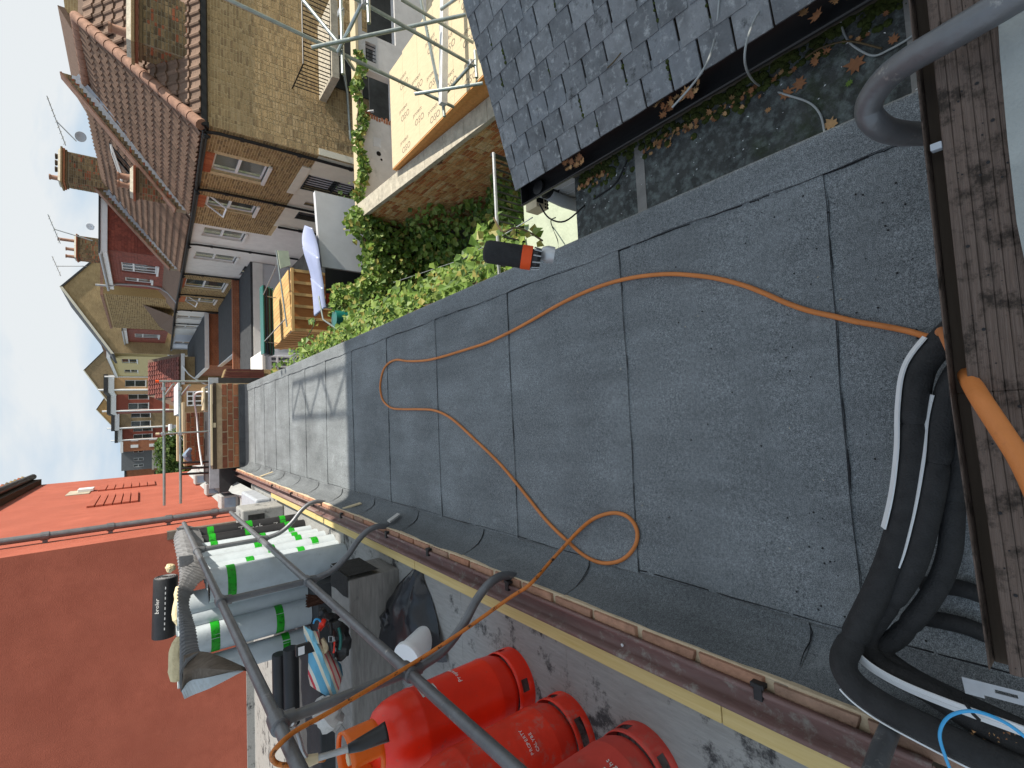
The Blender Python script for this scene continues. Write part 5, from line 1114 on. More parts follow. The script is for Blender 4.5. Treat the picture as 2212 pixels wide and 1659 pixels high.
tube_obj('stem',smoothpath([(4.7+.6*i,yS-.1,-4.45+ztop+.05+.05*math.sin(i*2)) for i in range(7)],4),.015,'stem',vn,6)
for nm,lb,base,n_ in (('vine_sprig','vine sprig with large bright leaves hanging in the black railing',[rd(1172,520,2.75),rd(1140,500,2.8),rd(1112,492,2.85),rd(1085,500,2.9),rd(1066,470,2.95)],13),('vine_sprig','yellow-green vine sprig reaching over the roof edge near the timber shed',[rz(668,770,-.25),rz(655,745,-.1),rz(672,715,.05),rz(682,690,.2)],16),('vine_sprig','small vine sprig at the roof edge beyond the ivy mound',[rz(762,722,-.2),rz(752,715,.0),rz(745,708,.1)],8),('vine_sprig','yellow vine tip at the far right corner of the felt roof',[rz(590,805,-.2),rz(597,795,0),rz(603,782,.1)],9)):
    vs=thing('vine_sprig',base[0],lb,'vine'); P=smoothpath(base,5); tube_obj('stem',P,.006 if n_>9 else .006,'stem',vs,5)
    leafcloud(n_,lambda P=P:(random.choice(P)+V((random.uniform(-.05,.05),random.uniform(-.05,.05),random.uniform(-.04,.05))),(.2,-.5,.8)),.075 if n_==13 else .10).build('foliage','ivy',vs,kind='stuff')
tag(tube_obj('wire_line',[rd(1150,470,3.0),ry(1000,600-40,6.0),ry(850,610,9)],.004,'cable_g'),'thin twin wire sagging over the ivy towards the black railing','wire')
# ================================================================== row of terraced houses (plane x = 8)
D=8.0
def eav(y): 
    for (a,za),(b_,zb_) in (((14.5,.38),(22,.16)),((22,.16),(29.4,.03)),((29.4,.03),(38.9,-.11)),((38.9,-.11),(49.3,-.42)),((49.3,-.42),(70,-1.0))):
        if y<=b_: return za+(zb_-za)*(y-a)/(b_-a)
    return -1.0
GZ=-4.45; XRDG=11.7; ZR=3.1
def house_frame(y1): return Fr((D,y1,GZ),(0,-1,0),(0,0,1))      # u runs towards the camera
def opening(y1,pts,X=D):
    q=[rx(x,y,X) for x,y in pts]; ys=[p.y for p in q]; zs_=[p.z for p in q]
    return (y1-max(ys),y1-min(ys),min(zs_)-GZ,max(zs_)-GZ)
def tiles(parent,f,Lu,Hv,mat='tile',tw=.30,th_=.345,inside=None,limit=300,nm='roof_tile'):
    # interlocking pantile: rounded roll + flat pan
    key='pantile'
    mb=MB(); pr=[(-.5,.0),(-.42,.55),(-.28,.8),(-.12,.5),(-.04,.05),(.25,-.05),(.46,.0),(.5,.15)]
    mb.grid([[V((x,y,z)) for x,z in pr] for y in (-.5,.56)]); mb.grid([[V((x,-.5,z)) for x,z in pr],[V((x,-.5,z-.75)) for x,z in pr]])
    sp=[]; nr=int(Hv/th_); nc=int(Lu/tw)
    for r in range(nr):
        for c in range(nc):
            u=(c+.5)*tw; v=(r+.5)*th_
            if inside and not inside(u,v): continue
            W2=(f.W+f.N*-.13).normalized(); N2=f.N
            sp.append((f.p(u,v,.045),f.U,W2,N2,tw,th_,.06))
    pieces(parent,nm,sp,mat,[mb],limit,key)
def pitched(parent,y0,y1,x0,z0f,x1,z1,mat='tile',limit=300,cut=None):
    O=V((x0,y1,z0f(y1))); U=V((0,-1,(z0f(y0)-z0f(y1))/(y1-y0))); W=V((x1-x0,0,z1-z0f(y1)))
    f=Fr(O,U,W); f=f if f.N.z>0 else Fr(f.O,f.U,f.W,-f.N)
    mb=MB(); mb.poly([f.p(0,0,0),f.p(y1-y0,0,0),f.p(y1-y0,W.length,0),f.p(0,W.length,0)] if not cut else [f.p(0,0),f.p(y1-y0,0),f.p(y1-y0-cut,W.length),f.p(0,W.length)])
    mb.build('roof_slope',mat,parent)
    tiles(parent,f,y1-y0,W.length,mat,inside=(lambda u,v:(u+.15)<(y1-y0)-cut*v/W.length) if cut else None,limit=limit)
    return f,W.length
def drain(parent,y,zt_,zb_,mat='blackpipe',x=D-.10,r=.045,swan=True):
    P=[(x+.0,y,zt_-.08)] if not swan else [(D-.30,y+.0,zt_+.0),(D-.28,y,zt_-.12),(x,y,zt_-.35)]
    tube_obj('downpipe',smoothpath(P+[(x,y,zb_)],3),r,mat,parent,10)
    for z in (zt_-.9,zt_-2.4,zb_+.8):
        if z>zb_: 
            mb=MB(); mb.lathe([(r*1.35,-.05),(r*1.35,.05)],(x,y,z),10); mb.build('pipe_collar',mat,parent)
def eaves_gutter(parent,y0,y1,mat='blackpipe'):
    rows=[]
    for y in (y0,y1): rows.append([V((D-.16+.07*math.cos(a),y,eav(y)+.02+.07*math.sin(a))) for a in [math.pi+math.pi*k/6 for k in range(7)]])
    mb=MB(); mb.grid(rows); mb.build('eaves_gutter',mat,parent,solid=.012)
    mb=MB(); mb.hexa([(D-.09,y0,eav(y0)-.12),(D+.05,y0,eav(y0)-.12),(D+.05,y1,eav(y1)-.12),(D-.09,y1,eav(y1)-.12),(D-.09,y0,eav(y0)+.04),(D+.05,y0,eav(y0)+.04),(D+.05,y1,eav(y1)+.04),(D-.09,y1,eav(y1)+.04)]); mb.build('fascia',mat,parent)
def chimney(name,label,x0,x1,y0,y1,z0,z1,pots,mat='darkbrick',group='chimney stacks',bands=2):
    t_=thing(name,((x0+x1)/2,(y0+y1)/2,z0),label,'chimney',group)
    mb=MB(); mb.box((x0+.012,y0+.012,z0),(x1-.012,y1-.012,z1)); mb.build('mortar_core','mortar3',t_)
    sp=[]
    for (O,U,Ls) in (((x0+.012,y0+.012,z0),(1,0,0),x1-x0-.024),((x0+.012,y1-.012,z0),(0,-1,0),y1-y0-.024)):
        ff=Fr(O,U,(0,0,1)); sp+=bricks(ff,Ls,z1-z0,flem=True)
    pieces(t_,'brick',sp,mat,limit=150)
    zz=z1
    for k in range(bands):
        e=.04+.04*k; mb=MB(); mb.box((x0-e,y0-e,zz+.002),(x1+e,y1+e,zz+.075)); mb.build('oversail_course','redbrick' if k%2 else mat,t_,bevel=.01); zz+=.077
    mb=MB(); mb.prism([(x0-.06,y0-.06,zz),(x1+.06,y0-.06,zz),(x1-.02,y0+.06,zz+.09),(x0+.02,y0+.06,zz+.09)],(0,y1-y0+.0,0)); mb.build('flaunching','coping',t_)
    for (px_,py_,h,mm) in pots:
        mb=MB(); mb.lathe([(.13,0),(.12,.06),(.105,.08),(.10,h-.06),(.125,h-.05),(.125,h),(.09,h),(.085,h-.2)],(px_,py_,zz+.05),14,capt=False); mb.build('chimney_pot',mm,t_,smooth=True)
    return t_
def party_wall(name,label,y,zlo,x1,z1,w_=.32,xs=D-.05,mat='darkbrick'):
    t_=thing(name,(D,y,0),label,'parapet wall','stepped party wall parapets')
    dx,dz=x1-xs,z1-zlo; L_=math.hypot(dx,dz)
    lo=[(xs,zlo-.3),(x1,z1-.4),(x1,z1),(xs,zlo)]
    mb=MB(); mb.prism([(x,y+.01,z) for x,z in lo],(0,w_-.02,0)); mb.build('mortar_core','mortar3',t_)
    f=Fr((xs,y+.01,zlo-.3),(1,0,0),(0,0,1))
    sp=bricks(f,dx,z1-zlo+.3,inside=lambda u,v: (v<dz*u/dx+.26) and v>dz*u/dx-.15)
    pieces(t_,'brick',sp,mat,limit=200)
    ff=Fr((xs,y-.04,zlo+.005),(dx,0,dz),(0,1,0)); s=1 if ff.N.z>0 else -1
    n=int(L_/.45)
    for i in range(n):
        mb=MB(); mb.fbox(ff,i*L_/n+.004,(i+1)*L_/n-.004,-.02,w_+.06,0,.055*s); mb.build('coping_tile','ridge',t_)
    # stepped lead flashing on the face towards us
    mb=MB(); steps=int(dx/.12)
    for i in range(steps):
        x0_=xs+dx*i/steps; zc=zlo+dz*i/steps
        mb.poly([(x0_,y-.012,zc-.36),(x0_+dx/steps,y-.012,zc-.36+dz/steps),(x0_+dx/steps,y-.012,zc-.20+dz/steps*.5),(x0_,y-.012,zc-.20+dz/steps*.5)])
    mb.poly([(xs,y-.20,zlo-.43),(x1,y-.20,z1-.43),(x1,y-.011,z1-.36),(xs,y-.011,zlo-.36)])
    mb.build('stepped_flashing','lead',t_); return t_
# ---- house 1 (stock brick, y 14.5 .. 22)
h1=thing('terraced_house',(D,18,GZ),'nearest yellow stock brick terraced house with a hipped brown tile roof and white ground storey','house')
YH=14.5
f=house_frame(20.75); Lh=20.75-YH
w1=opening(20.75,[(465,332),(462,360),(575,364),(564,394)]); w2=opening(20.75,[(447,424),(445,440),(552,446),(545,465)])
dr_=opening(20.75,[(667,376),(651,408),(775,420)]); sw=opening(20.75,[(661,434),(706,452)]); 
dr_=(dr_[0],dr_[1],.05,dr_[3]); 
d2=(20.75-19.6,20.75-18.85,.05,-3.05-GZ)
holes=[w1,w2,dr_,sw,d2]; ZW=-2.55-GZ
Hh=eav(18)-GZ
mb=MB(); panel(mb,f,Lh,Hh,holes,.18); mb.build('mortar_face','mortar2',h1)
pieces(h1,'brick',bricks(f,Lh,Hh-.05,holes,v0=ZW,flem=True),'stock2',limit=150)
mb=MB(); panel(mb,Fr(f.p(0,0,.018),f.U,f.W),Lh,ZW,[dr_,sw,d2],.05); mb.fbox(f,dr_[0]-.45,dr_[1]+.45,ZW+.0,ZW+.25,-.01,.045); mb.build('white_render','render_c',h1)
window(h1,f,*w1,kind='sash',curtain='blind'); window(h1,f,*w2,kind='sash',open_=True); window(h1,f,*sw,kind='sash')
for w_ in (w1,w2):
    sp=[]; k=int((w_[1]-w_[0]+.2)/.078)
    for i in range(k): sp.append((f.p(w_[0]-.1+(i+.5)*.078,w_[3]+.12,.008),f.W,f.U,f.N*-1,.225,.068,.02))
    pieces(h1,'arch_brick',sp,'redhead')
for dd_ in (dr_,d2):
    mb=MB(); a,b_,c,d=dd_; mb.poly([f.p(a,c,-.16),f.p(b_,c,-.16),f.p(b_,d,-.16),f.p(a,d,-.16)]); g_=mb.build('door','dimroom',h1)
    mb=MB(); nb=7
    for i in range(nb+1):
        u=a+(b_-a)*i/nb; mb.fbox(f,u-.014,u+.014,c,d,-.03,-.005)
    for v in (c+.05,c+(d-c)*.45,d-.04): mb.fbox(f,a,b_,v-.03,v+.03,-.03,-.003)
    mb.build('security_grille','blackpipe',h1)
    mb=MB(); mb.fbox(f,a+.15,b_-.15,c+.2,c+(d-c)*.42,-.15,-.13); mb.fbox(f,a+.15,b_-.15,c+(d-c)*.5,d-.15,-.15,-.13); mb.build('glazed_panel','render_g',g_)
drain(h1,YH+.12,eav(15),GZ+.1); drain(h1,18.45,eav(18),GZ+.1); drain(h1,20.6,-2.6,GZ+.1,swan=False)
eaves_gutter(h1,YH-.05,20.8)
# gable-side wall facing us
f=Fr((D,YH,GZ),(1,0,0),(0,0,1)); LB=11.5; HB=eav(14.5)-GZ
mb=MB(); panel(mb,f,LB,HB,[],.1); mb.build('mortar_face','mortar2',h1)
pieces(h1,'brick',bricks(f,LB,HB-.02),'stock',limit=150)
mb=MB(); mb.fbox(f,-.1,LB,HB-.06,HB+.06,.02,.14); mb.build('side_gutter','blackpipe',h1); mb=MB(); mb.fbox(f,-.1,LB,HB-.1,HB+.17,-.06,.015); mb.build('eaves_board','darkwood',h1)
mb=MB(); mb.fbox(f,.02,.22,ZW-.0,ZW-2,.012,.03); mb.build('quoin_render','render_c',h1)
# roof: slope to the yards + hip end
kz=(ZR-.35)/(XRDG-D); YHT=17.4
fR,LR=pitched(h1,YH-.1,20.72,D-.12,lambda y:eav(y)+.03,XRDG,ZR,cut=YHT-YH,limit=280)
OA=V((D-.1,YH-.1,eav(14.5)+.03)); W=V((0,YHT-YH+.1,ZR-eav(14.5)-.03)); f=Fr(OA,(1,0,0),W); f=f if f.N.z>0 else Fr(f.O,f.U,f.W,-f.N)
hipx=XRDG-D+.1
mb=MB(); mb.poly([f.p(0,0),f.p(12,0),f.p(12,W.length),f.p(hipx,W.length)]); mb.build('roof_slope','tile',h1)
tiles(h1,f,12,W.length,'tile',inside=lambda u,v:u-.15>hipx*v/W.length,limit=0)
A=V((D-.1,YH-.1,eav(14.5)+.06)); B_=V((XRDG,YHT,ZR+.06)); n=14
for i in range(n):
    a=A.lerp(B_,i/n); b_=A.lerp(B_,(i+1)/n-.004); mb=MB(); mb.tube([a,b_],[.15,.14],10); mb.build('hip_tile','ridge',h1,smooth=True)
for i in range(8):
    a=V((XRDG,YHT+.45*i,ZR+.04)); mb=MB(); mb.tube([a,a+V((0,.44,0))],[.14,.13],10); mb.build('ridge_tile','ridge',h1,smooth=True)
mb=MB(); mb.box((D+.05,YH+.02,GZ),(D+10,20.7,eav(18)-.3)); 
# ---- house 1b/2 between party walls: roof y 20.9 .. 28.7
h2=thing('terraced_house',(D,25.5,GZ),'white rendered terraced house with two upper sash windows beside the stock brick house','house')
f=house_frame(29.4); f2_=house_frame(22.0)
# strip of brick 20.75..22 belongs to h2
sp=bricks(f2_,1.25,eav(21)-GZ-.05,v0=ZW); pieces(h2,'brick',sp,'stock2',limit=80)
mb=MB(); panel(mb,f2_,1.25,eav(21)-GZ,[],.1); mb.build('mortar_face','mortar2',h2)
mb=MB(); mb.fbox(f2_,0,1.25,0,ZW-.15,.0,.03); mb.build('lower_render','render',h2)
w3=opening(29.4,[(441,488),(441,500),(525,503),(525,515)]); w4=opening(29.4,[(423,540),(425,552),(505,560),(505,568)]); 
w3=(29.4-23.35,29.4-22.25,w3[2],w3[3]); w4=(29.4-26.75,29.4-25.6,w4[2],w4[3]); w5=(29.4-28.6,29.4-26.9,.9,2.0)
mb=MB(); panel(mb,f,7.4,eav(26)-GZ,[w3,w4,w5],.18); mb.build('render_face','render',h2)
for w_ in (w3,w4): window(h2,f,*w_,kind='sash',curtain='blind')
window(h2,f,*w5,kind='wide',mat='bluegrey')
drain(h2,24.3,eav(24),GZ+.1); drain(h2,29.25,eav(29),GZ+.1); eaves_gutter(h2,20.8,29.4)
pitched(h2,21.05,28.75,D-.12,lambda y:eav(y)+.03,XRDG,ZR,limit=150)
sk=thing('roof_window',(10.3,22.3,2),'propped open skylight in the brown tiled roof','skylight')
f=fR; p0=V((10.0,23.2,0)); 
fs=Fr(V((D-.12,28.75,eav(28.75)+.03)),(0,-1,(eav(21.05)-eav(28.75))/7.7),V((XRDG-D+.12,0,ZR-eav(28.75)-.03)))
c=(5.2,2.6); 
mb=MB(); 
for q in ((0,.08,0,1.2),(.72,.8,0,1.2),(.08,.72,0,.08),(.08,.72,1.12,1.2)): mb.fbox(fs,c[0]+q[0],c[0]+q[1],c[1]+q[2],c[1]+q[3],.02,.12)
mb.build('frame','blackpipe',sk); g=Fr(fs.p(c[0],c[1]+1.15,.12),fs.U,(fs.W*-.92+fs.N*.38)); mb=MB(); 
for q in ((0,.06,0,1.1),(.74,.8,0,1.1),(.06,.74,0,.06),(.06,.74,1.04,1.1)): mb.fbox(g,q[0],q[1],q[2],q[3],0,.05)
mb.build('sash','white_trim',sk); mb=MB(); mb.poly([g.p(.06,.06,.02),g.p(.74,.06,.02),g.p(.74,1.04,.02),g.p(.06,1.04,.02)]); mb.build('pane','glass',sk)
party_wall('party_wall','stepped brick parapet with lead flashing between the hipped roof and the white house roof',20.74,.66,11.85,3.75)
party_wall('party_wall','stepped brick parapet with lead flashing in front of the red tile dormer',28.78,.52,11.7,3.62)
chimney('chimney_stack','large brick chimney stack with several pots and an aerial on the far party wall',11.3,12.7,28.55,29.35,2.6,4.3,[(11.5,28.9,.35,'ridge'),(11.9,28.9,.16,'darkwood'),(12.2,28.9,.16,'darkwood'),(12.5,28.9,.16,'darkwood')],bands=3)
chimney('chimney_stack','small brick chimney stack with two clay pots low on the roof beside the parapet',8.35,9.2,20.9,21.5,.0,1.75,[(8.65,21.2,.4,'ridge'),(8.95,21.2,.4,'ridge')])
chimney('chimney_stack','massive nearest brick chimney stack with lead flashing at the edge of the hipped roof',9.75,11.3,14.66,15.4,.3,1.66,[(10.1,15,.4,'ridge')],bands=3)
t_=[o for o in bpy.data.objects if o.name.startswith('chimney_stack') and o.name.endswith('.002')][0]
mb=MB(); mb.box((9.72,14.62,.34),(11.33,15.44,.58)); mb.build('lead_apron','lead',t_)
mb=MB(); mb.poly([(9.6,14.4,.46),(11.5,14.4,.46),(11.4,14.7,.66),(9.7,14.7,.66)]); mb.build('lead_soaker','lead',t_,solid=.02)
# ---- house 3 (yellow brick, y 29.4 .. 38.9) with red tile dormer
def dormer(label,x0,y0,y1,zlo,zhi,wins,grey=True,depth=3.4):
    d=thing('loft_dormer',(x0,(y0+y1)/2,zlo),label,'dormer','box loft dormers hung with red tiles')
    f=Fr((x0,y1,zlo),(0,-1,0),(0,0,1)); H=[(y1-b_,y1-a,c-zlo,e-zlo) for (a,b_,c,e) in wins]
    mb=MB(); panel(mb,f,y1-y0,zhi-zlo,H,.15); mb.build('tile_backing','tile_red',d)
    g=Fr((x0,y0,zlo),(1,0,0),(0,0,1)); mb=MB(); panel(mb,g,depth,zhi-zlo,[],.1); mb.build('cheek_backing','tile_red',d)
    sp=[]
    for ff,Ls,hh in ((f,y1-y0,H),(g,depth,[])):
        v=0;r=0
        while v<zhi-zlo-.1:
            u=-(.08 if r%2 else 0)
            while u<Ls:
                a,b_=max(u,0)+.004,min(u+.165,Ls)-.004; cu=(a+b_)/2
                if b_-a>.03 and not any(h[0]-.02<b_ and a<h[1]+.02 and h[2]<v+.14 and v<h[3] for h in hh):
                    W2=(ff.W-ff.N*.12).normalized(); sp.append((ff.p(cu,v+.06,.014),ff.U,W2,ff.N,b_-a,.145,.014))
                u+=.165
            v+=.125; r+=1
    pieces(d,'hung_tile',sp,'tile_red',limit=120)
    for (a,b_,c,e),h in zip(wins,H): window(d,f,*h,kind='cross' if b_-a>1.2 else 'sash',inset=.05,sill='white_trim')
    mb=MB(); mb.box((x0-.22,y0-.15,zhi+.0),(x0+depth+.3,y1+.15,zhi+.26)); mb.build('fascia','white_trim',d,bevel=.01)
    mb=MB(); mb.box((x0-.30,y0-.2,zhi+.262),(x0+depth+.3,y1+.2,zhi+.33)); mb.build('flat_top','flatroof_dark',d,bevel=.01)
    mb=MB(); mb.tube([(x0-.27,y0-.2,zhi+.26),(x0-.27,y1+.2,zhi+.26)],.07,8); mb.build('dormer_gutter','greypipe',d,smooth=True)
    P=smoothpath([(x0-.27,y1-.9,zhi+.8),(x0-.25,y1-.9,zhi+.1),(x0-.10,y1-.9,zhi-.3),(x0-.10,y1-.9,zlo+.3),(D-.2,y1-.9,eav(y1)+.0)],3); tube_obj('soil_pipe',P,.06,'greypipe',d,8)
    return d
h3=thing('terraced_house',(D,34,GZ),'yellow brick terraced house below the first red tile loft dormer','house')
f=house_frame(38.9); w5=(38.9-32.5,38.9-30.6,-2.1-GZ,-.25-GZ); w6=(38.9-36.3,38.9-34.9,-2.05-GZ,-.5-GZ)
mb=MB(); panel(mb,f,9.5,eav(34)-GZ,[w5,w6],.18); mb.build('mortar_face','mortar2',h3)
pieces(h3,'brick',bricks(f,9.5,eav(34)-GZ-.05,[w5,w6],v0=1.0),'stock2',limit=60)
window(h3,f,*w5,kind='sash'); window(h3,f,*w6,kind='sash',open_=True)
for w_ in (w5,w6): mb=MB(); mb.fbox(f,w_[0]-.1,w_[1]+.1,w_[3],w_[3]+.3,-.05,.014); mb.build('red_lintel','redhead',h3)
drain(h3,33.9,eav(33.9),GZ+.2); drain(h3,38.5,eav(38.5),GZ+.2); eaves_gutter(h3,29.4,38.9)
mb=MB(); mb.poly([(D-.1,29.2,eav(29.2)+.04),(D-.1,38.9,eav(38.9)+.04),(D+3.7,38.9,3.0),(D+3.7,29.2,3.0)]); mb.build('roof_slope','tile',h3)
dormer('first red tile-hung loft dormer with white casements, above the yellow brick house',8.75,29.6,36.9,.45,2.95,[(31.6,33.4,1.0,2.5),(34.6,35.6,1.2,2.4)])
# ---- house 4 and 5 (white / bluish) with raised brick storey and second dormer
h4=thing('terraced_house',(D,44,GZ),'white terraced house with two small sash windows under a raised brick storey','house')
f=house_frame(49.3); wa=(49.3-42.0,49.3-40.9,-1.9-GZ,-.35-GZ); wb=(49.3-46.2,49.3-45.0,-1.9-GZ,-.4-GZ)
mb=MB(); panel(mb,f,10.4,eav(44)-GZ,[wa,wb],.18); mb.build('render_face','render',h4)
for w_ in (wa,wb): window(h4,f,*w_,kind='sash')
drain(h4,43.6,eav(43.6),GZ+.3); eaves_gutter(h4,38.9,49.3)
f=Fr((D+.45,50.2,-.2),(0,-1,0),(0,0,1)); mb=MB(); panel(mb,f,12.2,3.7,[],.3); mb.build('mortar_face','mortar2',h4)
pieces(h4,'brick',bricks(f,12.2,3.6,bl=.30,bh=.10,flem=False),'stock2',limit=60)
g=Fr((D+.45,38.0,-.2),(1,0,0),(0,0,1)); mb=MB(); panel(mb,g,4,3.7,[],.3); mb.build('side_face','stock2',h4)
mb=MB(); mb.box((D+.36,38,3.5),(D+4,50.25,3.64)); mb.build('orange_coping','ridge',h4)
mb=MB(); mb.poly([(D-.1,41,eav(41)),(D-.1,49.3,eav(49.3)),(D+.44,48.6,.45),(D+.44,40.2,1.6)]); mb.build('lean_roof','tile',h4)
h5=thing('terraced_house',(D,56,GZ),'bluish white terraced house under the second red tile dormer','house')
f=house_frame(63.8); wa=(63.8-55.0,63.8-53.4,-2.2-GZ,-.8-GZ); wb=(63.8-60.5,63.8-59,-2.2-GZ,-1.0-GZ)
mb=MB(); panel(mb,f,14.5,eav(56)-GZ,[wa,wb],.18); mb.build('render_face','render_blue',h5)
for w_ in (wa,wb): window(h5,f,*w_,kind='sash')
drain(h5,57.5,eav(57),GZ+.3,mat='greypipe'); drain(h5,62.8,eav(62),GZ+.3,mat='greypipe'); eaves_gutter(h5,49.3,63.8)
dormer('second red tile-hung loft dormer farther along, above the bluish white house',8.5,50.6,63.2,-.2,2.6,[(53,55.4,.4,2.1),(59.2,61,.6,2.0)])
# gables behind
def gable(label,y,peak,Lp,Rp,mat,slate=True):
    t_=thing('gable_house',(peak[0],y,GZ),label,'house','tall gable ended houses of the row')
    mb=MB(); mb.prism([(Rp[0],y,-3),(Lp[0],y,-3),(Lp[0],y,Lp[1]),(peak[0],y,peak[1]),(Rp[0],y,Rp[1])],(0,.35,0)); mb.build('gable_wall',mat,t_)
    mb=MB()
    for a,b_ in ((Rp,peak),(peak,Lp)):
        mb.hexa([(a[0],y-.12,a[1]),(b_[0],y-.12,b_[1]),(b_[0],y+9,b_[1]),(a[0],y+9,a[1]),(a[0],y-.12,a[1]+.18),(b_[0],y-.12,b_[1]+.18),(b_[0],y+9,b_[1]+.18),(a[0],y+9,a[1]+.18)])
    mb.build('roof','flatroof_dark',t_)
    mb=MB(); dv=V((Rp[0]-peak[0],0,Rp[1]-peak[1])); 
    mb.hexa([(Rp[0]-.1,y-.16,Rp[1]-.02),(peak[0],y-.16,peak[1]-.02),(peak[0],y-.12,peak[1]-.02),(Rp[0]-.1,y-.12,Rp[1]-.02),(Rp[0]-.1,y-.16,Rp[1]+.2),(peak[0],y-.16,peak[1]+.2),(peak[0],y-.12,peak[1]+.2),(Rp[0]-.1,y-.12,Rp[1]+.2)]); mb.build('bargeboard','render_c',t_)
    return t_
def G(y,pk,L_,R_p): return y,(ry(*pk,y).x,ry(*pk,y).z),(ry(*L_,y).x,ry(*L_,y).z),(ry(*R_p,y).x,ry(*R_p,y).z)
gable('large yellow brick gable rising behind the first red tile dormer',*G(58,(135,620),(222,548),(246,762)),'far_stock')
gable('weathered grey-brown brick gable beyond the large yellow one',*G(150,(182,800),(246,738),(262,905)),'far_stock_dark')
gable('smallest orange brick gable farthest along the row',*G(190,(209,885),(240,840),(270,948)),'far_orange')
chimney('chimney_stack','brick chimney stack with three tall pots beside the large yellow gable',11.9,13.4,43,44,3.2,5.0,[(12.0,43.4,.5,'ridge'),(12.5,43.4,.5,'ridge'),(13.1,43.4,.9,'ridge')],bands=2)
# ---- farther houses of the row, curving to the left
def far_house(label,ya,pxs,mat,wins,X):
    """pxs: photo rectangle (top x, bottom x, near y pixel, far y pixel) on plane x=X"""
    t_=thing('terraced_house',(X,ya,GZ),label,'house'); x0,x1,p0,p1=pxs
    a=rx(x0,p0,X); b_=rx(x0,p1,X); yn,yf=a.y,min(b_.y,a.y+60); zt_=a.z; zb_=max(GZ-3,rx(x1,p0,X).z)
    f=Fr((X,yf,zb_),(0,-1,0),(0,0,1)); Lh=yf-yn; H=[]
    for (q0,q1,v0,v1) in wins: H.append((Lh*(1-q1),Lh*(1-q0),(zt_-zb_)*v0,(zt_-zb_)*v1))
    mb=MB(); panel(mb,f,Lh,zt_-zb_,H,.2); mb.prism([f.p(0,0,-.01),f.p(Lh,0,-.01),f.p(Lh,zt_-zb_,-.01),f.p(0,zt_-zb_,-.01)],(8,0,0)) if not H else None
    mb.build('wall',mat,t_)
    for h in H: window(t_,f,*h,kind='sash',inset=.08,sill='white_trim')
    mb=MB(); mb.box((X-.25,yn-.1,zt_),(X+8,yf+.1,zt_+.3)); mb.build('white_fascia','white_trim',t_)
    mb=MB(); mb.prism([(X-.3,yn-.1,zt_+.31),(X+7,yn-.1,zt_+2.6),(X+7.2,yn-.1,zt_+2.4),(X+7,yn-.1,zt_+.31)],(0,yf-yn+.2,0)); mb.build('roof','tile',t_)
    mb=MB(); mb.box((X,yn,zb_),(X+8,yn+.2,zt_)); mb.build('side_wall',mat,t_)
    tube_obj('soil_pipe',[(X-.15,yf-.5,zb_+.5),(X-.15,yf-.5,zt_+1.5)],.10,'white_trim',t_,6)
    return t_
far_house('tall cream rendered house with small casements beyond the bluish white one',66,(238,385,768,812),'render_y',[(.12,.3,.62,.86),(.62,.8,.62,.86),(.2,.8,.12,.22)],8.0)
def slim_house(pl,pr_,pt_,pb_,yy,mm,lb,wins,low=None):
    t_=thing('terraced_house',(2,yy,GZ),lb,'house'); a=ry(pt_,pl,yy); b_=ry(pb_,pr_,yy); x0,x1=b_.x,a.x; f=Fr((x0,yy,b_.z),(1,0,0),(0,0,1)); Lw,Hw=x1-x0,a.z-b_.z
    H=[(Lw*q0,Lw*q1,Hw*v0,Hw*v1) for q0,q1,v0,v1 in wins]
    mb=MB(); panel(mb,f,Lw,Hw,H,.3); mb.build('wall',mm,t_)
    for h in H: window(t_,f,*h,kind='cross' if h[1]-h[0]>1.2 else 'sash',inset=.1,sill='white_trim')
    mb=MB(); mb.box((x1,yy,b_.z),(x1+.3,yy+9,a.z)); mb.box((x0,yy+.5,b_.z),(x1,yy+9,a.z)); mb.build('body',mm,t_)
    mb=MB(); mb.box((x0-.2,yy-.3,a.z),(x1+.3,yy+9,a.z+.7)); mb.build('white_fascia','white_trim',t_)
    mb=MB(); mb.box((x0-.3,yy-.4,a.z+.71),(x1+.4,yy+9,a.z+1.2)); mb.build('flat_roof','flatroof_dark',t_)
    tube_obj('soil_pipe',[(x0+Lw*.06,yy-.2,b_.z+Hw*.2),(x0+Lw*.06,yy-.2,a.z+1.8)],.14,'white_trim',t_,6)
    if low:
        mb=MB(); mb.fbox(f,0,Lw,0,Hw*.36,.02,.3); mb.build('lower_render',low,t_)
    return t_
W2_=[(.12,.42,.62,.86),(.6,.85,.62,.86)]
slim_house(815,843,247,425,92,'render_o','tan rendered house with white windows next to the cream one',[(.3,.8,.64,.88)],'render')
slim_house(845,886,251,425,105,'tile_red','dark red tile-hung house beyond the tan rendered one',W2_,'render_o')
slim_house(888,920,258,425,118,'far_stock_dark','brown brick house with slim windows beyond the dark red one',W2_,'stock2')
slim_house(921,944,264,425,128,'tile_red','second dark red house near the end of the row',W2_,'render_g')
# end block: white building with grey mansard, facing us
wbk=thing('apartment_block',(-9,170,GZ),'distant white block with a dark grey mansard storey closing the view','building'); YW=150
a=ry(262,966,YW); b_=ry(330,1012,YW); c=ry(402,1012,YW)
f=Fr((b_.x,YW,c.z-4),(1,0,0),(0,0,1)); Lw=a.x-b_.x; zm=b_.z-(c.z-4); zt_=a.z-(c.z-4)
Hs=[(Lw*q0,Lw*q1,zm*v0,zm*v1) for (q0,q1) in ((.12,.30),(.55,.85)) for (v0,v1) in ((.30,.48),(.66,.86))]
mb=MB(); panel(mb,f,Lw,zm,Hs,.3); mb.build('wall','render',wbk)
for h in Hs: window(wbk,f,*h,kind='cross' if h[1]-h[0]>1.2 else 'sash',inset=.15,sill='white_trim')
H2=[(Lw*q,Lw*(q+.12),zm+(zt_-zm)*.3,zm+(zt_-zm)*.62) for q in (.12,.38,.72)]
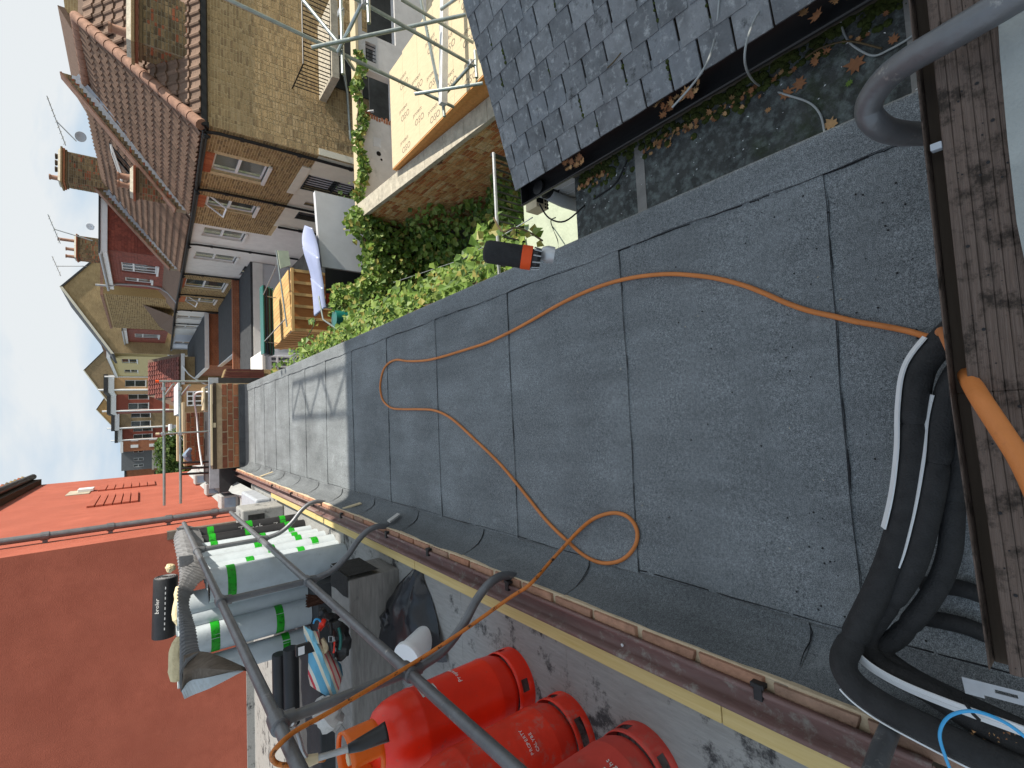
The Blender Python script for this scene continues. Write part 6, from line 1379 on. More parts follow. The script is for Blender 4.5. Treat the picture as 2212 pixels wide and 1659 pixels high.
mb=MB(); panel(mb,Fr(f.p(0,0,-.3),f.U,f.W),Lw,zt_,H2,.2,v0=zm); mb.build('mansard','slate',wbk)
for h in H2: window(wbk,Fr(f.p(0,0,-.3),f.U,f.W),*h,inset=.05,sill=None)
mb=MB(); mb.fbox(f,-.3,Lw+.3,zm-.2,zm+.15,-.3,.2); mb.fbox(f,0,Lw,0,zt_,-9,-.8); mb.build('cornice','render_c',wbk)
rb=thing('brick_block',(-12,155,GZ),'distant low orange-red brick block beside the white mansard block','building')
a=ry(273,1015,152); b_=ry(330,1050,152); mb=MB(); mb.box((b_.x-6,152,-8),(a.x,160,a.z)); mb.build('wall','far_red',rb); mb=MB(); mb.box((b_.x-6.2,151.8,a.z),(a.x+.1,160.2,a.z+.4)); mb.build('roof','flatroof_dark',rb)
mb=MB(); mb.box((a.x-3,151.9,-4),(a.x-1,151.99,-1)); mb.build('window','glass',rb)
rt=thing('terraced_house',(1.0,150,GZ),'narrow dull red brick house at the far end of the row beside the white block','house')
a=ry(266,940,145); b_=ry(420,966,145); mb=MB(); mb.box((b_.x,145,b_.z),(a.x+1.5,156,a.z)); mb.build('wall','far_red',rt); mb=MB(); mb.box((b_.x-.2,144.8,a.z),(a.x+1.7,156,a.z+.5)); mb.build('fascia','white_trim',rt)
for q in (.3,.7):
    for zz in (.55,.8): mb=MB(); x=b_.x+(a.x-b_.x)*q; z=b_.z+(a.z-b_.z)*zz; mb.box((x-.35,144.95,z),(x+.35,145.0,z+1.4)); mb.build('window','white_trim',rt)
# trees
def tree(label,c,rx_,rz_,n,leaf,y0=None,trunk=True):
    t_=thing('tree',(c[0],c[1],GZ),label,'tree','leafy trees beyond the far parapet'); cl=[]
    for i in range(16): 
        d=V((random.gauss(0,1),random.gauss(0,1),random.gauss(0,1))).normalized()*random.uniform(.35,.85); cl.append((V(c)+V((d.x*rx_,d.y*rx_,d.z*rz_)),random.uniform(.28,.5)))
    def g():
        p,r=random.choice(cl); d=V((random.gauss(0,1),random.gauss(0,1),random.gauss(0,1))).normalized(); q=p+V((d.x*rx_,d.y*rx_,d.z*rz_))*r*random.uniform(.75,1.05); return q,d+V((0,0,.4))
    leafcloud(n,g,leaf).build('crown','tree',t_,kind='stuff')
    mb=MB(); mb.tube([(c[0],c[1],GZ-1),(c[0]+.1,c[1],c[2]-rz_*.4),(c[0],c[1],c[2]+rz_*.3)],[.22,.16,.05],8)
    for i in range(6):
        p,r=cl[i]; mb.tube([(c[0],c[1],c[2]-rz_*.5),V((c[0],c[1],c[2]-rz_*.3)).lerp(p,.5),p],[.09,.06,.02],5)
    mb.build('trunk','stem',t_)
p=ry(338,1030,34); tree('bushy green tree just right of the red building',(p.x-.6,p.y,p.z-.6),1.7,1.1,2600,.20)
p=ry(372,985,30); tree('brighter green tree behind the scaffold handrail',(p.x,p.y,p.z-.5),1.5,1.3,2600,.19)
p=ry(415,975,26); tree('dark low tree behind the far parapet',(p.x-.2,p.y,p.z-.8),1.3,1.0,1800,.17)
# ================================================================== middle ground right: lean-to, shed, extension
def xz(px,y): q=ry(*px,y); return q
YL=11.9
lt=thing('lean_to',(4,12,GZ),'grey-walled lean-to with a wavy clear corrugated sheet roof and red framed window','lean-to')
A=ry(655,488,12.6); B_=ry(703,664,12.2); A2=ry(688,541,11.75); B2=ry(685,682,12.9)
top=[ry(660,487,12.9),ry(653,515,12.9),ry(658,545,12.8),ry(672,590,12.7),ry(678,630,12.6),ry(682,684,12.5)]
low=[ry(672,492,11.8),ry(684,530,11.75),ry(690,570,11.7),ry(697,612,11.7),ry(701,645,11.7),ry(704,664,11.7)]
T=smoothpath(top,8); Lo=smoothpath(low,8); pieces_=[(0,14),(13,27),(26,40)]
for k,(a,b_) in enumerate(pieces_):
    rows=[[T[i].lerp(Lo[i],q/14)+V((0,0,.03*(1 if q%2 else -1)+.012*k)) for q in range(15)] for i in range(a,b_+1)]
    mb=MB(); mb.grid(rows); mb.build('corrugated_sheet','polycarb',lt,smooth=True,solid=.006)
f=Fr((2.5,YL,GZ),(1,0,0),(0,0,1))
pw=[ry(690,575,YL),ry(679,515,YL),ry(668,487,YL)]
mb=MB(); mb.prism([(pw[0].x,YL,GZ),(pw[2].x+.9,YL,GZ),(pw[2].x+.9,YL,pw[2].z-.15),(pw[1].x,YL,pw[1].z-.10),(pw[0].x,YL,pw[0].z-.06)],(0,.15,0)); mb.build('rendered_wall','render_g',lt)
xl=ry(704,664,YL).x; x2=pw[0].x; zt_=pw[0].z-.15
mb=MB(); mb.box((x2-.65,YL+.02,GZ),(x2-.02,YL+.07,zt_)); mb.build('dark_door','black_pl',lt)
for (x0,x1,z0,z1) in ((xl+.1,x2-.65,zt_-.08,zt_),(xl+.1,xl+.18,GZ+1,zt_-.08),(x2-.72,x2-.65,GZ+1,zt_-.08),((xl+x2)/2-.35,(xl+x2)/2-.29,GZ+1,zt_-.08),(xl+.18,x2-.72,GZ+1.25,GZ+1.33)):
    mb=MB(); mb.box((x0,YL+.0,z0),(x1,YL+.06,z1)); mb.build('red_frame','redframe',lt)
mb=MB(); mb.box((xl+.1,YL+.5,GZ),(x2-.66,YL+.55,zt_)); mb.build('back_panel','concrete',lt)
for k in range(9):
    x=xl+.25+.1*k; z=GZ+1.34+(.35 if k%2 else 0); h=random.uniform(.10,.2); mb=MB(); mb.lathe([(.04,0),(.045,.02),(.045,h*.7),(.02,h)],(x,YL+.3,z),10)
    tag(mb.build('bottle',['beige','bluegrey','bucket','cyl_a','teal'][k%5],smooth=True),['yellow','blue-grey','white','red','teal'][k%5]+' bottle on the '+('upper' if k%2 else 'lower')+' shelf of the red framed window'+(' beside the dark door' if k>4 else ''),'bottle','bottles in the red framed window')
mb=MB(); mb.box((xl+.15,YL+.2,GZ+1.66),(x2-.68,YL+.45,GZ+1.69)); mb.box((xl+.15,YL+.2,GZ+1.31),(x2-.68,YL+.45,GZ+1.34)); mb.build('shelf','plank',lt)
tag(tube_obj('metal_post',[ry(688,640,11.5),ry(698,690,11.3),ry(760,735,11.0)],.02,'scaf'),'grey metal tube leaning in front of the clear corrugated roof','pole')
fn_=thing('deck_fence',(2.2,11.8,GZ),'weathered grey horizontal board fence between the lean-to and the felt roof','fence')
for k in range(12):
    mb=MB(); z=GZ+.2+.16*k; x1_=xl+.12; mb.box((.6,YL+.1,z),(x1_,YL+.13,z+.15)); mb.build('board','greywood',fn_)
mb=MB(); mb.lathe([(.16,0),(.2,.3),(.2,.55)],(ry(738,690,11.3).x,11.3,ry(745,690,11.3).z-.3),14); tag(mb.build('water_butt','teal',smooth=True),'dark teal tub among the ivy by the grey board fence','tub')
pv=thing('potted_shrub',(3,11.5,-3),'potted shrub with yellowing leaves under the red framed window','plant')
leafcloud(260,lambda:(ry(random.uniform(715,760),random.uniform(615,680),11.4)+V((0,random.uniform(-.2,.2),0)),(0,-1,.5)),.12).build('foliage','ivy',pv,kind='stuff')
# pots and cloth by the white ground storey
for (px,y,lb) in (((775,440),13.5,'terracotta pot with a dark leafy plant beside the blue towel'),):
    t_=thing('plant_pot',ry(*px,y),lb,'plant pot'); c=ry(*px,y); mb=MB(); mb.lathe([(.13,-.3),(.2,-.02),(.22,0),(.22,.05),(.18,.05)],c-V((.2,0,.35)),16,capt=False); mb.build('pot','terracotta',t_,smooth=True)
    leafcloud(260,lambda:(c+V((random.gauss(-.2,.26),random.gauss(0,.2),random.gauss(.15,.28))),(0,-.5,1)),.13).build('foliage','tree',t_,kind='stuff')
a=[ry(727,462,13.9),ry(752,474,13.9),ry(756,493,13.9),ry(730,478,13.9)]
mb=MB(); mb.grid([[a[0].lerp(a[1],k/6)+V((0,.03*math.sin(k*2),0)) for k in range(7)],[a[3].lerp(a[2],k/6)+V((0,.03*math.sin(k*2+1),0)) for k in range(7)]]); tag(mb.build('towel','blue_cloth',smooth=True,solid=.01),'turquoise patterned towel hung under the second barred door','towel')
tag(tube_obj('awning_pole',[ry(735,480,13),ry(760,520,12.4),ry(775,548,12.0)],.05,'blackpipe'),'black sloping pole between the blue towel and the ivy','pole')
# shed
sd_=thing('garden_shed',(4,16,GZ),'timber shed with orange ply panels, pale battens and a board roof','shed')
YS=16.0; P0=ry(624,583,YS); P1=ry(632,712,YS); Q0=ry(588,634,20.5); Q1=ry(594,752,20.5)
zt_=(P0.z+P1.z)/2; f=Fr((P1.x,YS,GZ),(1,0,0),(0,0,1)); Ls=P0.x-P1.x; Hs_=zt_-GZ
nb=5
for i in range(nb):
    mb=MB(); mb.fbox(f,Ls*i/nb+.004,Ls*(i+1)/nb-.004,0,Hs_,-.02,.0); mb.build('ply_panel','shedply',sd_)
for i in range(nb+1):
    u=Ls*i/nb; mb=MB(); mb.fbox(f,u-.045,u+.045,0,Hs_,.001,.05); mb.build('batten','shedwood',sd_)
mb=MB(); mb.fbox(f,-.06,Ls+.06,Hs_-.08,Hs_,.051,.09); mb.build('top_rail','shedwood',sd_)
n=14
for i in range(n):
    a,b_=P1.lerp(P0,i/n),P1.lerp(P0,(i+1)/n); c,d=Q1.lerp(Q0,i/n),Q1.lerp(Q0,(i+1)/n); e=V((.006,0,0)); up1=V((0,0,.03))
    mb=MB(); mb.hexa([a+e,b_-e,d-e,c+e,a+e+up1,b_-e+up1,d-e+up1,c+e+up1]); mb.build('roof_board','shedroofwood',sd_)
dl=Q1-P1; f=Fr((Q1.x,Q1.y,GZ),(P1.x-Q1.x,P1.y-Q1.y,0),(0,0,1)); LL=math.hypot(dl.x,dl.y); n=9
for i in range(n):
    mb=MB(); mb.fbox(f,LL*i/n+.02,LL*(i+1)/n-.16,0,Hs_-.06-(1-i/n)*.25,.0,.03); mb.build('side_slat','shedwood',sd_)
mb=MB(); mb.fbox(f,0,LL,0,Hs_-.3,-.06,-.03); mb.build('side_backing','shedply',sd_)
tube_obj('diagonal_brace',[f.p(.1,Hs_*.75,.05),f.p(LL*.9,Hs_*.35,.05)],.035,'shedwood',sd_,4)
# pole with hanging teal sheets and a green board
pt=thing('hanging_sheets',ry(600,620,17),'stack of dark teal sheets hung on ropes from a thin pole above the shed','sheets'); YT=15.2
a,b_=ry(597,541,YT),ry(620,706,YT); tube_obj('pole',[a,b_],.022,'scaf',pt,8)
q=[ry(566,617,YT+2.6),ry(569,764,YT+2.6)]; dv=(q[1]-q[0])
for k in range(7):
    o=V((.02*math.sin(k*2.1),.05*k-.1+.03*math.sin(k*3),-.055*k)); sh_=V((0,0,.02*math.sin(k*1.7)))
    mb=MB(); a_,b2_=q[0]+o,q[1]+o+sh_; w2=V((0,.42,.02)); h2=V((0,0,-.035))
    mb.hexa([a_+h2,b2_+h2,b2_+w2+h2,a_+w2+h2,a_,b2_,b2_+w2,a_+w2]); mb.build('sheet',('teal','black_pl','navy','black_pl','teal','black_pl','teal')[k],pt)
for t0,t1 in ((.12,.15),(.86,.83)):
    tube_obj('rope',[a.lerp(b_,t0+.03),q[0].lerp(q[1],t1)+V((0,0,-.02)),q[0].lerp(q[1],t1)+V((0,.1,-.45))],.016,'cable_g',pt,6)
gp=[ry(600,541,14.9),ry(623,542,14.9),ry(628,573,14.9),ry(606,580,14.9)]
mb=MB(); mb.prism(gp,(0,.04,0)); tag(mb.build('tinted_board','greenpaint'),'greenish tinted board hanging from the pole in front of the white house','board')
# flat roofed white extension
ex=thing('extension',(6,26,GZ),'white flat roofed extension with a dark felt roof behind the shed','extension'); YE2=26
a,b_=ry(541,600,YE2),ry(553,790,YE2); zt_=(a.z+b_.z)/2
f=Fr((b_.x,YE2,GZ-1),(1,0,0),(0,0,1)); L2=D-b_.x-.03
for i in range(3):
    mb=MB(); mb.fbox(f,L2*i/3+.006,L2*(i+1)/3-.006,0,zt_-GZ+1-.45,-.1,0); mb.build('wall_panel','render_g',ex)
mb=MB(); mb.fbox(f,-.1,L2,zt_-GZ+1-.44,zt_-GZ+1,-.1,.06); mb.build('fascia_band','render',ex)
mb=MB(); mb.box((b_.x-.1,YE2-.02,zt_),(D-.02,29.4,zt_+.10)); mb.build('felt_roof','flatroof_dark',ex); mb=MB(); mb.box((b_.x,YE2+.11,GZ-1),(b_.x+.15,29.3,zt_-.01)); mb.build('side_wall','render_blue',ex); mb=MB(); mb.box((b_.x-.3,29.41,GZ),(D-.02,29.65,zt_+.42)); mb.build('brick_upstand','far_red',ex)
w_=(L2*.02,L2*.2,.4,1.6)
ex2=thing('extension',(5,21,GZ),'low white extension with a grey window left of the timber shed','extension')
a=ry(572,760,23); b_=ry(640,800,23); mb=MB(); mb.box((b_.x-.8,23,GZ-1),(a.x,25.6,a.z)); mb.build('wall','render_blue',ex2)
f=Fr((b_.x-.8,23,a.z-1.2),(1,0,0),(0,0,1)); ww=a.x-b_.x+.8
window(ex2,Fr(f.p(0,0,.12),f.U,f.W),ww*.45,ww*.9,.15,1.0,kind='cross',sill=None)
mb=MB(); mb.box((b_.x-.9,22.9,a.z),(a.x+.05,25.7,a.z+.12)); mb.build('flat_roof_edge','render',ex2)
for k,(x0,x1,y0,y1,dz,mm,lb) in enumerate(((4.2,7.9,30.2,37.0,.45,'flatroof_dark','dark flat roofed brick extension below the white house with two small sash windows'),(4.3,7.9,39,55,.8,'flatroof_dark','farther dark flat roofed brick extension below the bluish white house'))):
    e=thing('extension',((x0+x1)/2,y0,GZ),lb,'extension'); zz=-3.0+dz+.2*k
    mb=MB(); mb.box((x0,y0,GZ-2),(x1,y1,zz)); mb.build('wall','far_red',e); mb=MB(); mb.box((x0-.15,y0-.1,zz+.002),(x1,y1,zz+.14)); mb.build('felt_roof',mm,e)
    mb=MB(); mb.box((x0-.2,y0-.16,zz-.05),(x1,y0-.11,zz+.2)); mb.build('white_fascia','white_trim',e)
    mb=MB(); mb.box((x0-.21,y0-.1,zz-.05),(x0-.16,y1,zz+.2)); mb.build('white_fascia','white_trim',e)
yb_=thing('brick_extension',(4,58,GZ),'yellow brick outrigger with a dark red tiled roof right of the scaffold handrail','extension'); Yb=47.35
a,b_=ry(392,770,Yb),ry(468,832,Yb); f=Fr((b_.x,Yb,b_.z-1),(1,0,0),(0,0,1)); 
mb=MB(); mb.box((b_.x,Yb,b_.z-2),(a.x,Yb+8,a.z)); mb.build('wall','far_stock',yb_)
a2,b2=ry(345,795,Yb),ry(350,870,Yb); mb=MB(); mb.hexa([V((b_.x-2.0,Yb-.2,a.z)),V((a.x+.2,Yb-.2,a.z)),V((a.x+.2,Yb+5,a.z+2.0)),V((b_.x-.6,Yb+5,a.z+2.0)),V((b_.x-1.3,Yb-.2,a.z+.12)),V((a.x+.2,Yb-.2,a.z+.12)),V((a.x+.2,Yb+5,a.z+2.12)),V((b_.x-.6,Yb+5,a.z+2.12))]); mb.build('roof_deck','tile',yb_); fr_=Fr((b_.x-1.3,Yb-.2,a.z+.14),(1,0,0),(0,5.2,2.0)); fr_=fr_ if fr_.N.z>0 else Fr(fr_.O,fr_.U,fr_.W,-fr_.N); tiles(yb_,fr_,a.x-b_.x+1.5,5.5,'dullred',tw=.4,th_=.42,limit=60,inside=lambda u,v: u>v*.14)
mb=MB(); mb.box((b_.x-2.0,Yb-.3,a.z-.2),(a.x+.2,Yb-.21,a.z+.05)); mb.build('white_fascia','white_trim',yb_)
tube_obj('white_cable',smoothpath([ry(395,790,Yb-.3),ry(410,810,Yb-.4),ry(440,828,Yb-.3),ry(450,830,Yb-.3)],5),.05,'white_trim',yb_,5)
cs=thing('conservatory',(0,38,GZ),'pale blue framed conservatory roof beyond the scaffold handrail','conservatory'); Yc=30
a,b_=ry(400,905,Yc),ry(425,952,Yc)
for i in range(5):
    q=i/4; p=a.lerp(V((b_.x,Yc,a.z)),q); tube_obj('glazing_bar',[p+V((0,0,.0)),V((p.x-.0,Yc-1.6,b_.z))],.035,'white_trim',cs,5)
mb=MB(); mb.poly([a,V((b_.x,Yc,a.z)),V((b_.x,Yc-1.6,b_.z)),V((a.x,Yc-1.6,b_.z))]); mb.build('glazing','polycarb',cs)
mb=MB(); mb.box((b_.x,Yc-1.6,GZ),(a.x,Yc-1.5,b_.z-.04)); mb.build('front_wall','render_blue',cs)
for i,(px,y,w__,h__,mm,lb) in enumerate((((392,860),34,1.6,2.2,'render_o','tan extension with white blinds just beyond the scaffold handrail'),((398,890),36,1.5,2.0,'render_g','grey dormer-like extension in the middle of the row'),((405,945),40,2.2,1.8,'stock2','brown brick extension behind the conservatory'),((372,950),60,3,2.5,'render_g','grey boxy extension behind the trees'))):
    c=ry(*px,y); e=thing('extension',c,lb,'extension'); mb=MB(); mb.box((c.x-w__/2,y,GZ-2),(c.x+w__/2,y+4,c.z)); mb.build('wall',mm,e); mb=MB(); mb.box((c.x-w__/2-.1,y-.1,c.z),(c.x+w__/2+.1,y+4,c.z+.18)); mb.build('roof_edge','white_trim' if i!=1 else 'flatroof_dark',e)
    f=Fr((c.x-w__/2,y-.13,c.z-1.4),(1,0,0),(0,0,1)); window(e,f,w__*.2,w__*.75,.2,1.15,kind='cross',sill='white_trim',inset=.0)
# ================================================================== far end of the felt roof
ep=thing('end_parapet',(0,10.95,.1),'red brick parapet with pale joints closing the far end of the felt roof','parapet')
XE0,XE1=-.80,.86; f=Fr((XE0,10.95,.10),(1,0,0),(0,0,1))
mb=MB(); mb.box((XE0,10.952,-.1),(XE1,11.25,.53)); mb.build('mortar_core','parmortar_shaded',ep)
pieces(ep,'brick',bricks(f,XE1-XE0,.40,bl=.235,bh=.098,j=.014,proud=.008,flem=False,v0=.05),'parbrick_shaded')
mb=MB(); mb.box((XE0,10.93,.535),(.45,11.28,.60)); mb.build('dark_timber','darkwood',ep); mb=MB(); mb.box((.452,10.93,.535),(XE1,11.28,.585)); mb.build('dark_timber','darkwood',ep)
mb=MB(); mb.box((-.72,10.9,.602),(.83,10.96,.63)); mb.build('pale_batten','plank',ep)
mb=MB(); mb.box((.0,10.915,.545),(.09,10.928,.59)); mb.build('timber_label','plank',ep)
nr=thing('neighbour_roof',(0,13,.3),'dark cluttered flat roof beyond the end parapet','roof')
mb=MB(); mb.box((-1.3,11.3,-.5),(1.0,14.4,.45)); mb.build('felt_top','flatroof_dark',nr); mb=MB(); mb.box((-.7,11.4,.452),(.3,12.2,.53)); mb.build('felt_pack','black_pl',nr,bevel=.01)
for k,(x0,x1,y,z0,z1) in enumerate(((-.9,.4,14.2,.45,.75),)):
    mb=MB(); mb.box((x0,y,.2),(x1,y+.3,.86)); mb.build('brick_core','parmortar_shaded',nr); pieces(nr,'brick',bricks(Fr((x0,y,.46),(1,0,0),(0,0,1)),x1-x0,.36,bl=.235,bh=.09,flem=False),'parbrick_shaded')
tube_obj('white_conduit',smoothpath([V((.72,11.4,.62)),V((.70,12,.80)),V((.2,12.6,.72)),V((-.3,12.5,.70)),V((-.8,12.3,.66))],5),.018,'white_trim',nr,6)
mb=MB(); mb.box((-1.2,11.32,.455),(1.0,11.36,.62)); mb.build('slate_upstand','lead',nr)
for k in range(3): tube_obj('black_vent_pipe',[(-.75-.12*k,12.6,.4),(-.72-.12*k,12.6,1.02)],.025,'black_pl',nr,8); 
for k,(x0,x1,y,z,lb) in enumerate(((-.15,.62,13.6,.93,'pale plank lying topmost on the neighbouring brick pier'),(-.75,.30,13.9,1.02,'pale plank leaning farther left on the neighbouring roof'),(.33,.80,11.6,.66,'short stack of pale planks at the right of the neighbouring roof'))):
    mb=MB(); mb.hexa([V((x0,y,z-.05)),V((x1,y,z-.05)),V((x1,y+.22,z-.05)),V((x0,y+.22,z-.05)),V((x0,y,z)),V((x1,y,z)),V((x1,y+.22,z)),V((x0,y+.22,z))]); tag(mb.build('plank','plank',bevel=.004),lb,'plank','planks beyond the far parapet')
for k in range(4):
    mb=MB(); y=11.45+.10*k; mb.box((.36,y,.67),(.82,y+.09,.70)); tag(mb.build('plank','plank'),'%s narrow plank in the short stack at the corner by the scaffold pole'%['front','second','third','rearmost'][k],'plank','planks beyond the far parapet')
tag(blob('tarpaulin',[V((-.75,13.3,.80)),V((-.6,13.3,.86)),V((-.45,13.2,.80))],[.04,.08,.03],'bluegrey','',''),'crumpled blue-grey tarpaulin beside the planks','tarpaulin')
hr=thing('scaffold_handrail',(0,12,1),'double galvanised scaffold handrail with short couplers across the far end of the roof','handrail'); Yh=12.0
a=ry(354,822,Yh); b_=ry(349,1036,Yh); 
tube_obj('upper_tube',[a,V((-1.5,Yh,a.z))],.024,'scaf',hr,10); c=ry(389,835,Yh); tube_obj('lower_tube',[V((a.x,Yh,c.z)),V((-1.5,Yh,c.z))],.024,'scaf',hr,10)
tube_obj('standard',[V((a.x-.02,Yh-.05,a.z+.10)),V((a.x-.02,Yh-.05,-.9))],.024,'scaf',hr,10); d=ry(352,937,Yh); tube_obj('standard',[V((d.x,Yh-.05,d.z+.08)),V((d.x,Yh-.05,.4))],.02,'scaf',hr,10)
for (p0,p1) in (((358,853),(375,830)),((393,853),(410,832))):
    tube_obj('stub_tube',[ry(*p0,Yh),ry(*p1,Yh-.7)],.024,'scaf',hr,10)
for p in ((354,840),(389,840),(353,937),(389,937)):
    c=ry(*p,Yh-.03); mb=MB(); mb.box((c.x-.035,c.y-.04,c.z-.035),(c.x+.035,c.y+.04,c.z+.035)); mb.build('coupler','steel',hr,bevel=.008)
mb=MB(); mb.lathe([(.028,0),(.028,.06)],V((a.x-.02,Yh-.05,a.z+.08)),10); mb.build('end_cap','red_band',hr); mb=MB(); mb.lathe([(.026,0),(.026,.06)],V((d.x,Yh-.05,d.z+.06)),10); mb.build('end_cap','beige',hr)
ot=thing('outrigger_wall',(1.1,11.6,0),'ribbed terracotta tile-clad wall end right of the far parapet','wall')
mb=MB(); mb.prism([(.92,11.35,-1),(1.2,11.5,-1),(1.2,11.5,.30),(.92,11.35,.40)],(0,.3,0)); mb.build('core','darkbrick',ot)
for k in range(5): 
    mb=MB(); x=.92+.056*k; mb.box((x,11.32+.025*k,-.4),(x+.048,11.345+.025*k,.38-.02*k)); mb.build('clay_tile','dullred',ot)
# ================================================================== left: red building
rd_=thing('red_building',(-1.7,10,0),'terracotta painted rendered building with relief panels, tiled eaves and a dark rainwater pipe','building')
XA=-1.7; YB0=10.0; YA1=23.5; ZT=4.45
f=Fr((XA,YB0,.0),(0,1,0),(0,0,1)); f=Fr(f.O,f.U,f.W,(1,0,0))
mb=MB(); panel(mb,f,YA1-YB0,ZT,[],.1,v0=-1); mb.build('side_wall','redwall',rd_)
f=Fr((-12,YB0,.0),(1,0,0),(0,0,1)); mb=MB(); panel(mb,f,12+XA,8,[],.1,v0=-1); mb.build('end_wall','redwall',rd_)
mb=MB(); mb.box((-12,YB0+.02,-1),(XA-.02,YA1,ZT-.05)); mb.build('core','redwall',rd_)
f=Fr((XA,YB0,.0),(0,1,0),(0,0,1),(1,0,0))
def relief(p):
    q=[rx(*a,XA) for a in p]; return q
for p0,p1,n in (((185,1098),(300,1064),6),((210,1062),(334,1040),7)):
    a,b_=rx(p0[0],p0[1],XA),rx(p1[0],p1[1],XA); y0,y1=min(a.y,b_.y),max(a.y,b_.y); z0,z1=min(a.z,b_.z),max(a.z,b_.z)
    for i in range(n): mb=MB(); mb.box((XA,y0,z0+(z1-z0)*i/n+.01),(XA+.05,y1,z0+(z1-z0)*(i+1)/n-.01)); mb.build('relief_panel','redwall',rd_,bevel=.008)
c=rx(172,1064,XA); mb=MB(); mb.box((XA,c.y-.7,c.z-.25),(XA+.02,c.y+.5,c.z+.25)); mb.build('pale_patch','coping',rd_)
c=rx(184,1062,XA); mb=MB(); mb.box((XA+.02,c.y-.25,c.z-.2),(XA+.10,c.y+.25,c.z+.15)); mb.build('white_lamp_box','bucket',rd_,bevel=.01)
# eaves: boxed soffit and barrel tiles running along the top
mb=MB(); mb.box((XA-.6,13,ZT+.0),(XA+.18,YA1+.2,ZT+.25)); mb.build('boxed_eaves','darkwood',rd_)
mb=MB(); mb.prism([(XA+.22,13,ZT+.26),(XA-6,13,ZT+3.2),(XA-6,13,ZT+3.0),(XA,13,ZT+.2)],(0,YA1+.3-13,0)); mb.build('roof_deck','tile',rd_)
n=int((YA1-13)/.6)
for i in range(n+1):
    y=13.1+.6*i; mb=MB(); mb.tube([(XA+.30,y,ZT+.34),(XA-.6,y,ZT+.78)],.12,10); mb.build('barrel_tile','darkbrick',rd_,smooth=True)
mb=MB(); mb.tube([(XA+.28,13,ZT+.22),(XA+.28,YA1+.2,ZT+.22)],.10,10); mb.build('eaves_gutter','blackpipe',rd_,smooth=True)
xp=XA+.11; Pp=[(0,1167),(200,1142),(400,1118),(515,1104)]
p0=rx(40,1162,xp); p1=rx(470,1109,xp); yp_=(p0.y+p1.y)/2
tube_obj('rainwater_pipe',[(xp,yp_,ZT),(xp,yp_,.15)],.055,'rail',rd_,14)
for z in (.6,1.3,2.1,2.9,3.7):
    mb=MB(); mb.lathe([(.068,-.05),(.068,.05)],(xp,yp_,z),14); mb.box((XA,yp_-.02,z-.03),(xp,yp_+.02,z+.03)); mb.build('pipe_bracket','rail',rd_)
mb=MB(); mb.box((XA+.001,YB0-.012,.3),(XA+.012,YB0+.10,1.35)); mb.box((XA-.12,YB0-.012,.3),(XA+.001,YB0-.002,1.35)); mb.build('corner_tape','brownfelt',rd_)
mb=MB(); mb.box((-12,YB0-.03,.10),(XA,YB0-.002,.22)); mb.build('base_felt','oldfelt',rd_)
# white painted felt valley with lead boxes at the foot of the red wall
wv=thing('white_valley',(-1.4,15,0),'white painted felt upstand with grey lead outlets at the foot of the red wall','upstand')
rows=[]
for i in range(26):
    y=9.6+.52*i; rows.append([V((XA+.005,y,.30)),V((XA+.10,y,.12+.03*math.sin(i*1.3))),V((-1.45,y,.10+.03*math.sin(i))),V((-1.30,y,.16+.08*math.sin(i*.9))),V((-1.20,y,.30+.10*math.sin(i*1.1))),V((-1.12,y,.14))])
mb=MB(); mb.grid(rows); mb.build('painted_felt','whitewash',wv,smooth=True)
for (y,) in ((11.4,),(14.2,),(17.3,)):
    mb=MB(); mb.box((XA+.03,y,.10),(-1.38,y+.5,.42)); mb.build('lead_outlet','whitewash',wv,bevel=.02); mb=MB(); mb.box((XA+.08,y-.004,.16),(-1.43,y-.001,.36)); mb.build('outlet_face','bluegrey',wv)
# pier at the end of the terrace beside the rolls
pr_=thing('end_pier',(-1.3,7.6,.1),'grey felt covered pier where the guard rail meets the red building','pier')
mb=MB(); mb.box((-1.62,7.45,.1),(-1.13,8.0,.62)); mb.build('felt_wrap','oldfelt',pr_,bevel=.02); mb=MB(); mb.box((-1.6,7.44,.35),(-1.2,7.449,.55)); mb.build('dark_face','burnt',pr_)
mb=MB(); mb.box((-1.7,8.3,.1),(-1.12,9.6,.32)); tag(mb.build('grey_duct','lead',bevel=.03),'grey lead covered box between the pier and the white upstand','box')
# aerials
def aerial(label,base,tip,n,ln):
    t_=thing('tv_aerial',base,label,'aerial','television aerials on the roofs'); tube_obj('mast',[base,tip],.025,'cable_g',t_,6)
    d=V((.75,-.5,.25)).normalized(); a=V(tip)-d*ln/2; tube_obj('boom',[a,a+d*ln],.018,'cable_g',t_,5); s=d.cross(ZZ).normalized()
    for i in range(n):
        c=a+d*ln*(i+.5)/n; w__=.45-.02*i; tube_obj('element',[c-s*w__,c+s*w__],.012,'cable_g',t_,4)
    return t_
aerial('branching television aerial leaning out from the large chimney stack',ry(165,305,29),ry(122,262,29),9,2.0)
aerial('thin television aerial on a mast above the dormer',ry(200,520,36),ry(117,495,36),5,1.6)
aerial('spindly aerial above the tall pots',ry(188,575,44),ry(122,575,44),4,1.4)
sdh=thing('satellite_dish',ry(163,298,29.5),'grey satellite dish mounted beside the large chimney stack','satellite dish'); mb=MB(); mb.lathe([(.02,0),(.15,.03),(.22,.08)],ry(176,296,28.4),18,(-.3,-.8,.3),capt=False,capb=True); mb.build('dish','greypipe',sdh,smooth=True,solid=.01)
sdh=thing('satellite_dish',ry(196,489,33),'pale satellite dish on the flat dormer top','satellite dish'); mb=MB(); mb.lathe([(.02,0),(.12,.03),(.18,.07)],ry(196,489,33),18,(-.5,-.7,.3),capt=False); mb.build('dish','bucket',sdh,smooth=True,solid=.01); tube_obj('arm',[ry(196,489,33),ry(204,489,33)],.03,'greypipe',sdh,6)
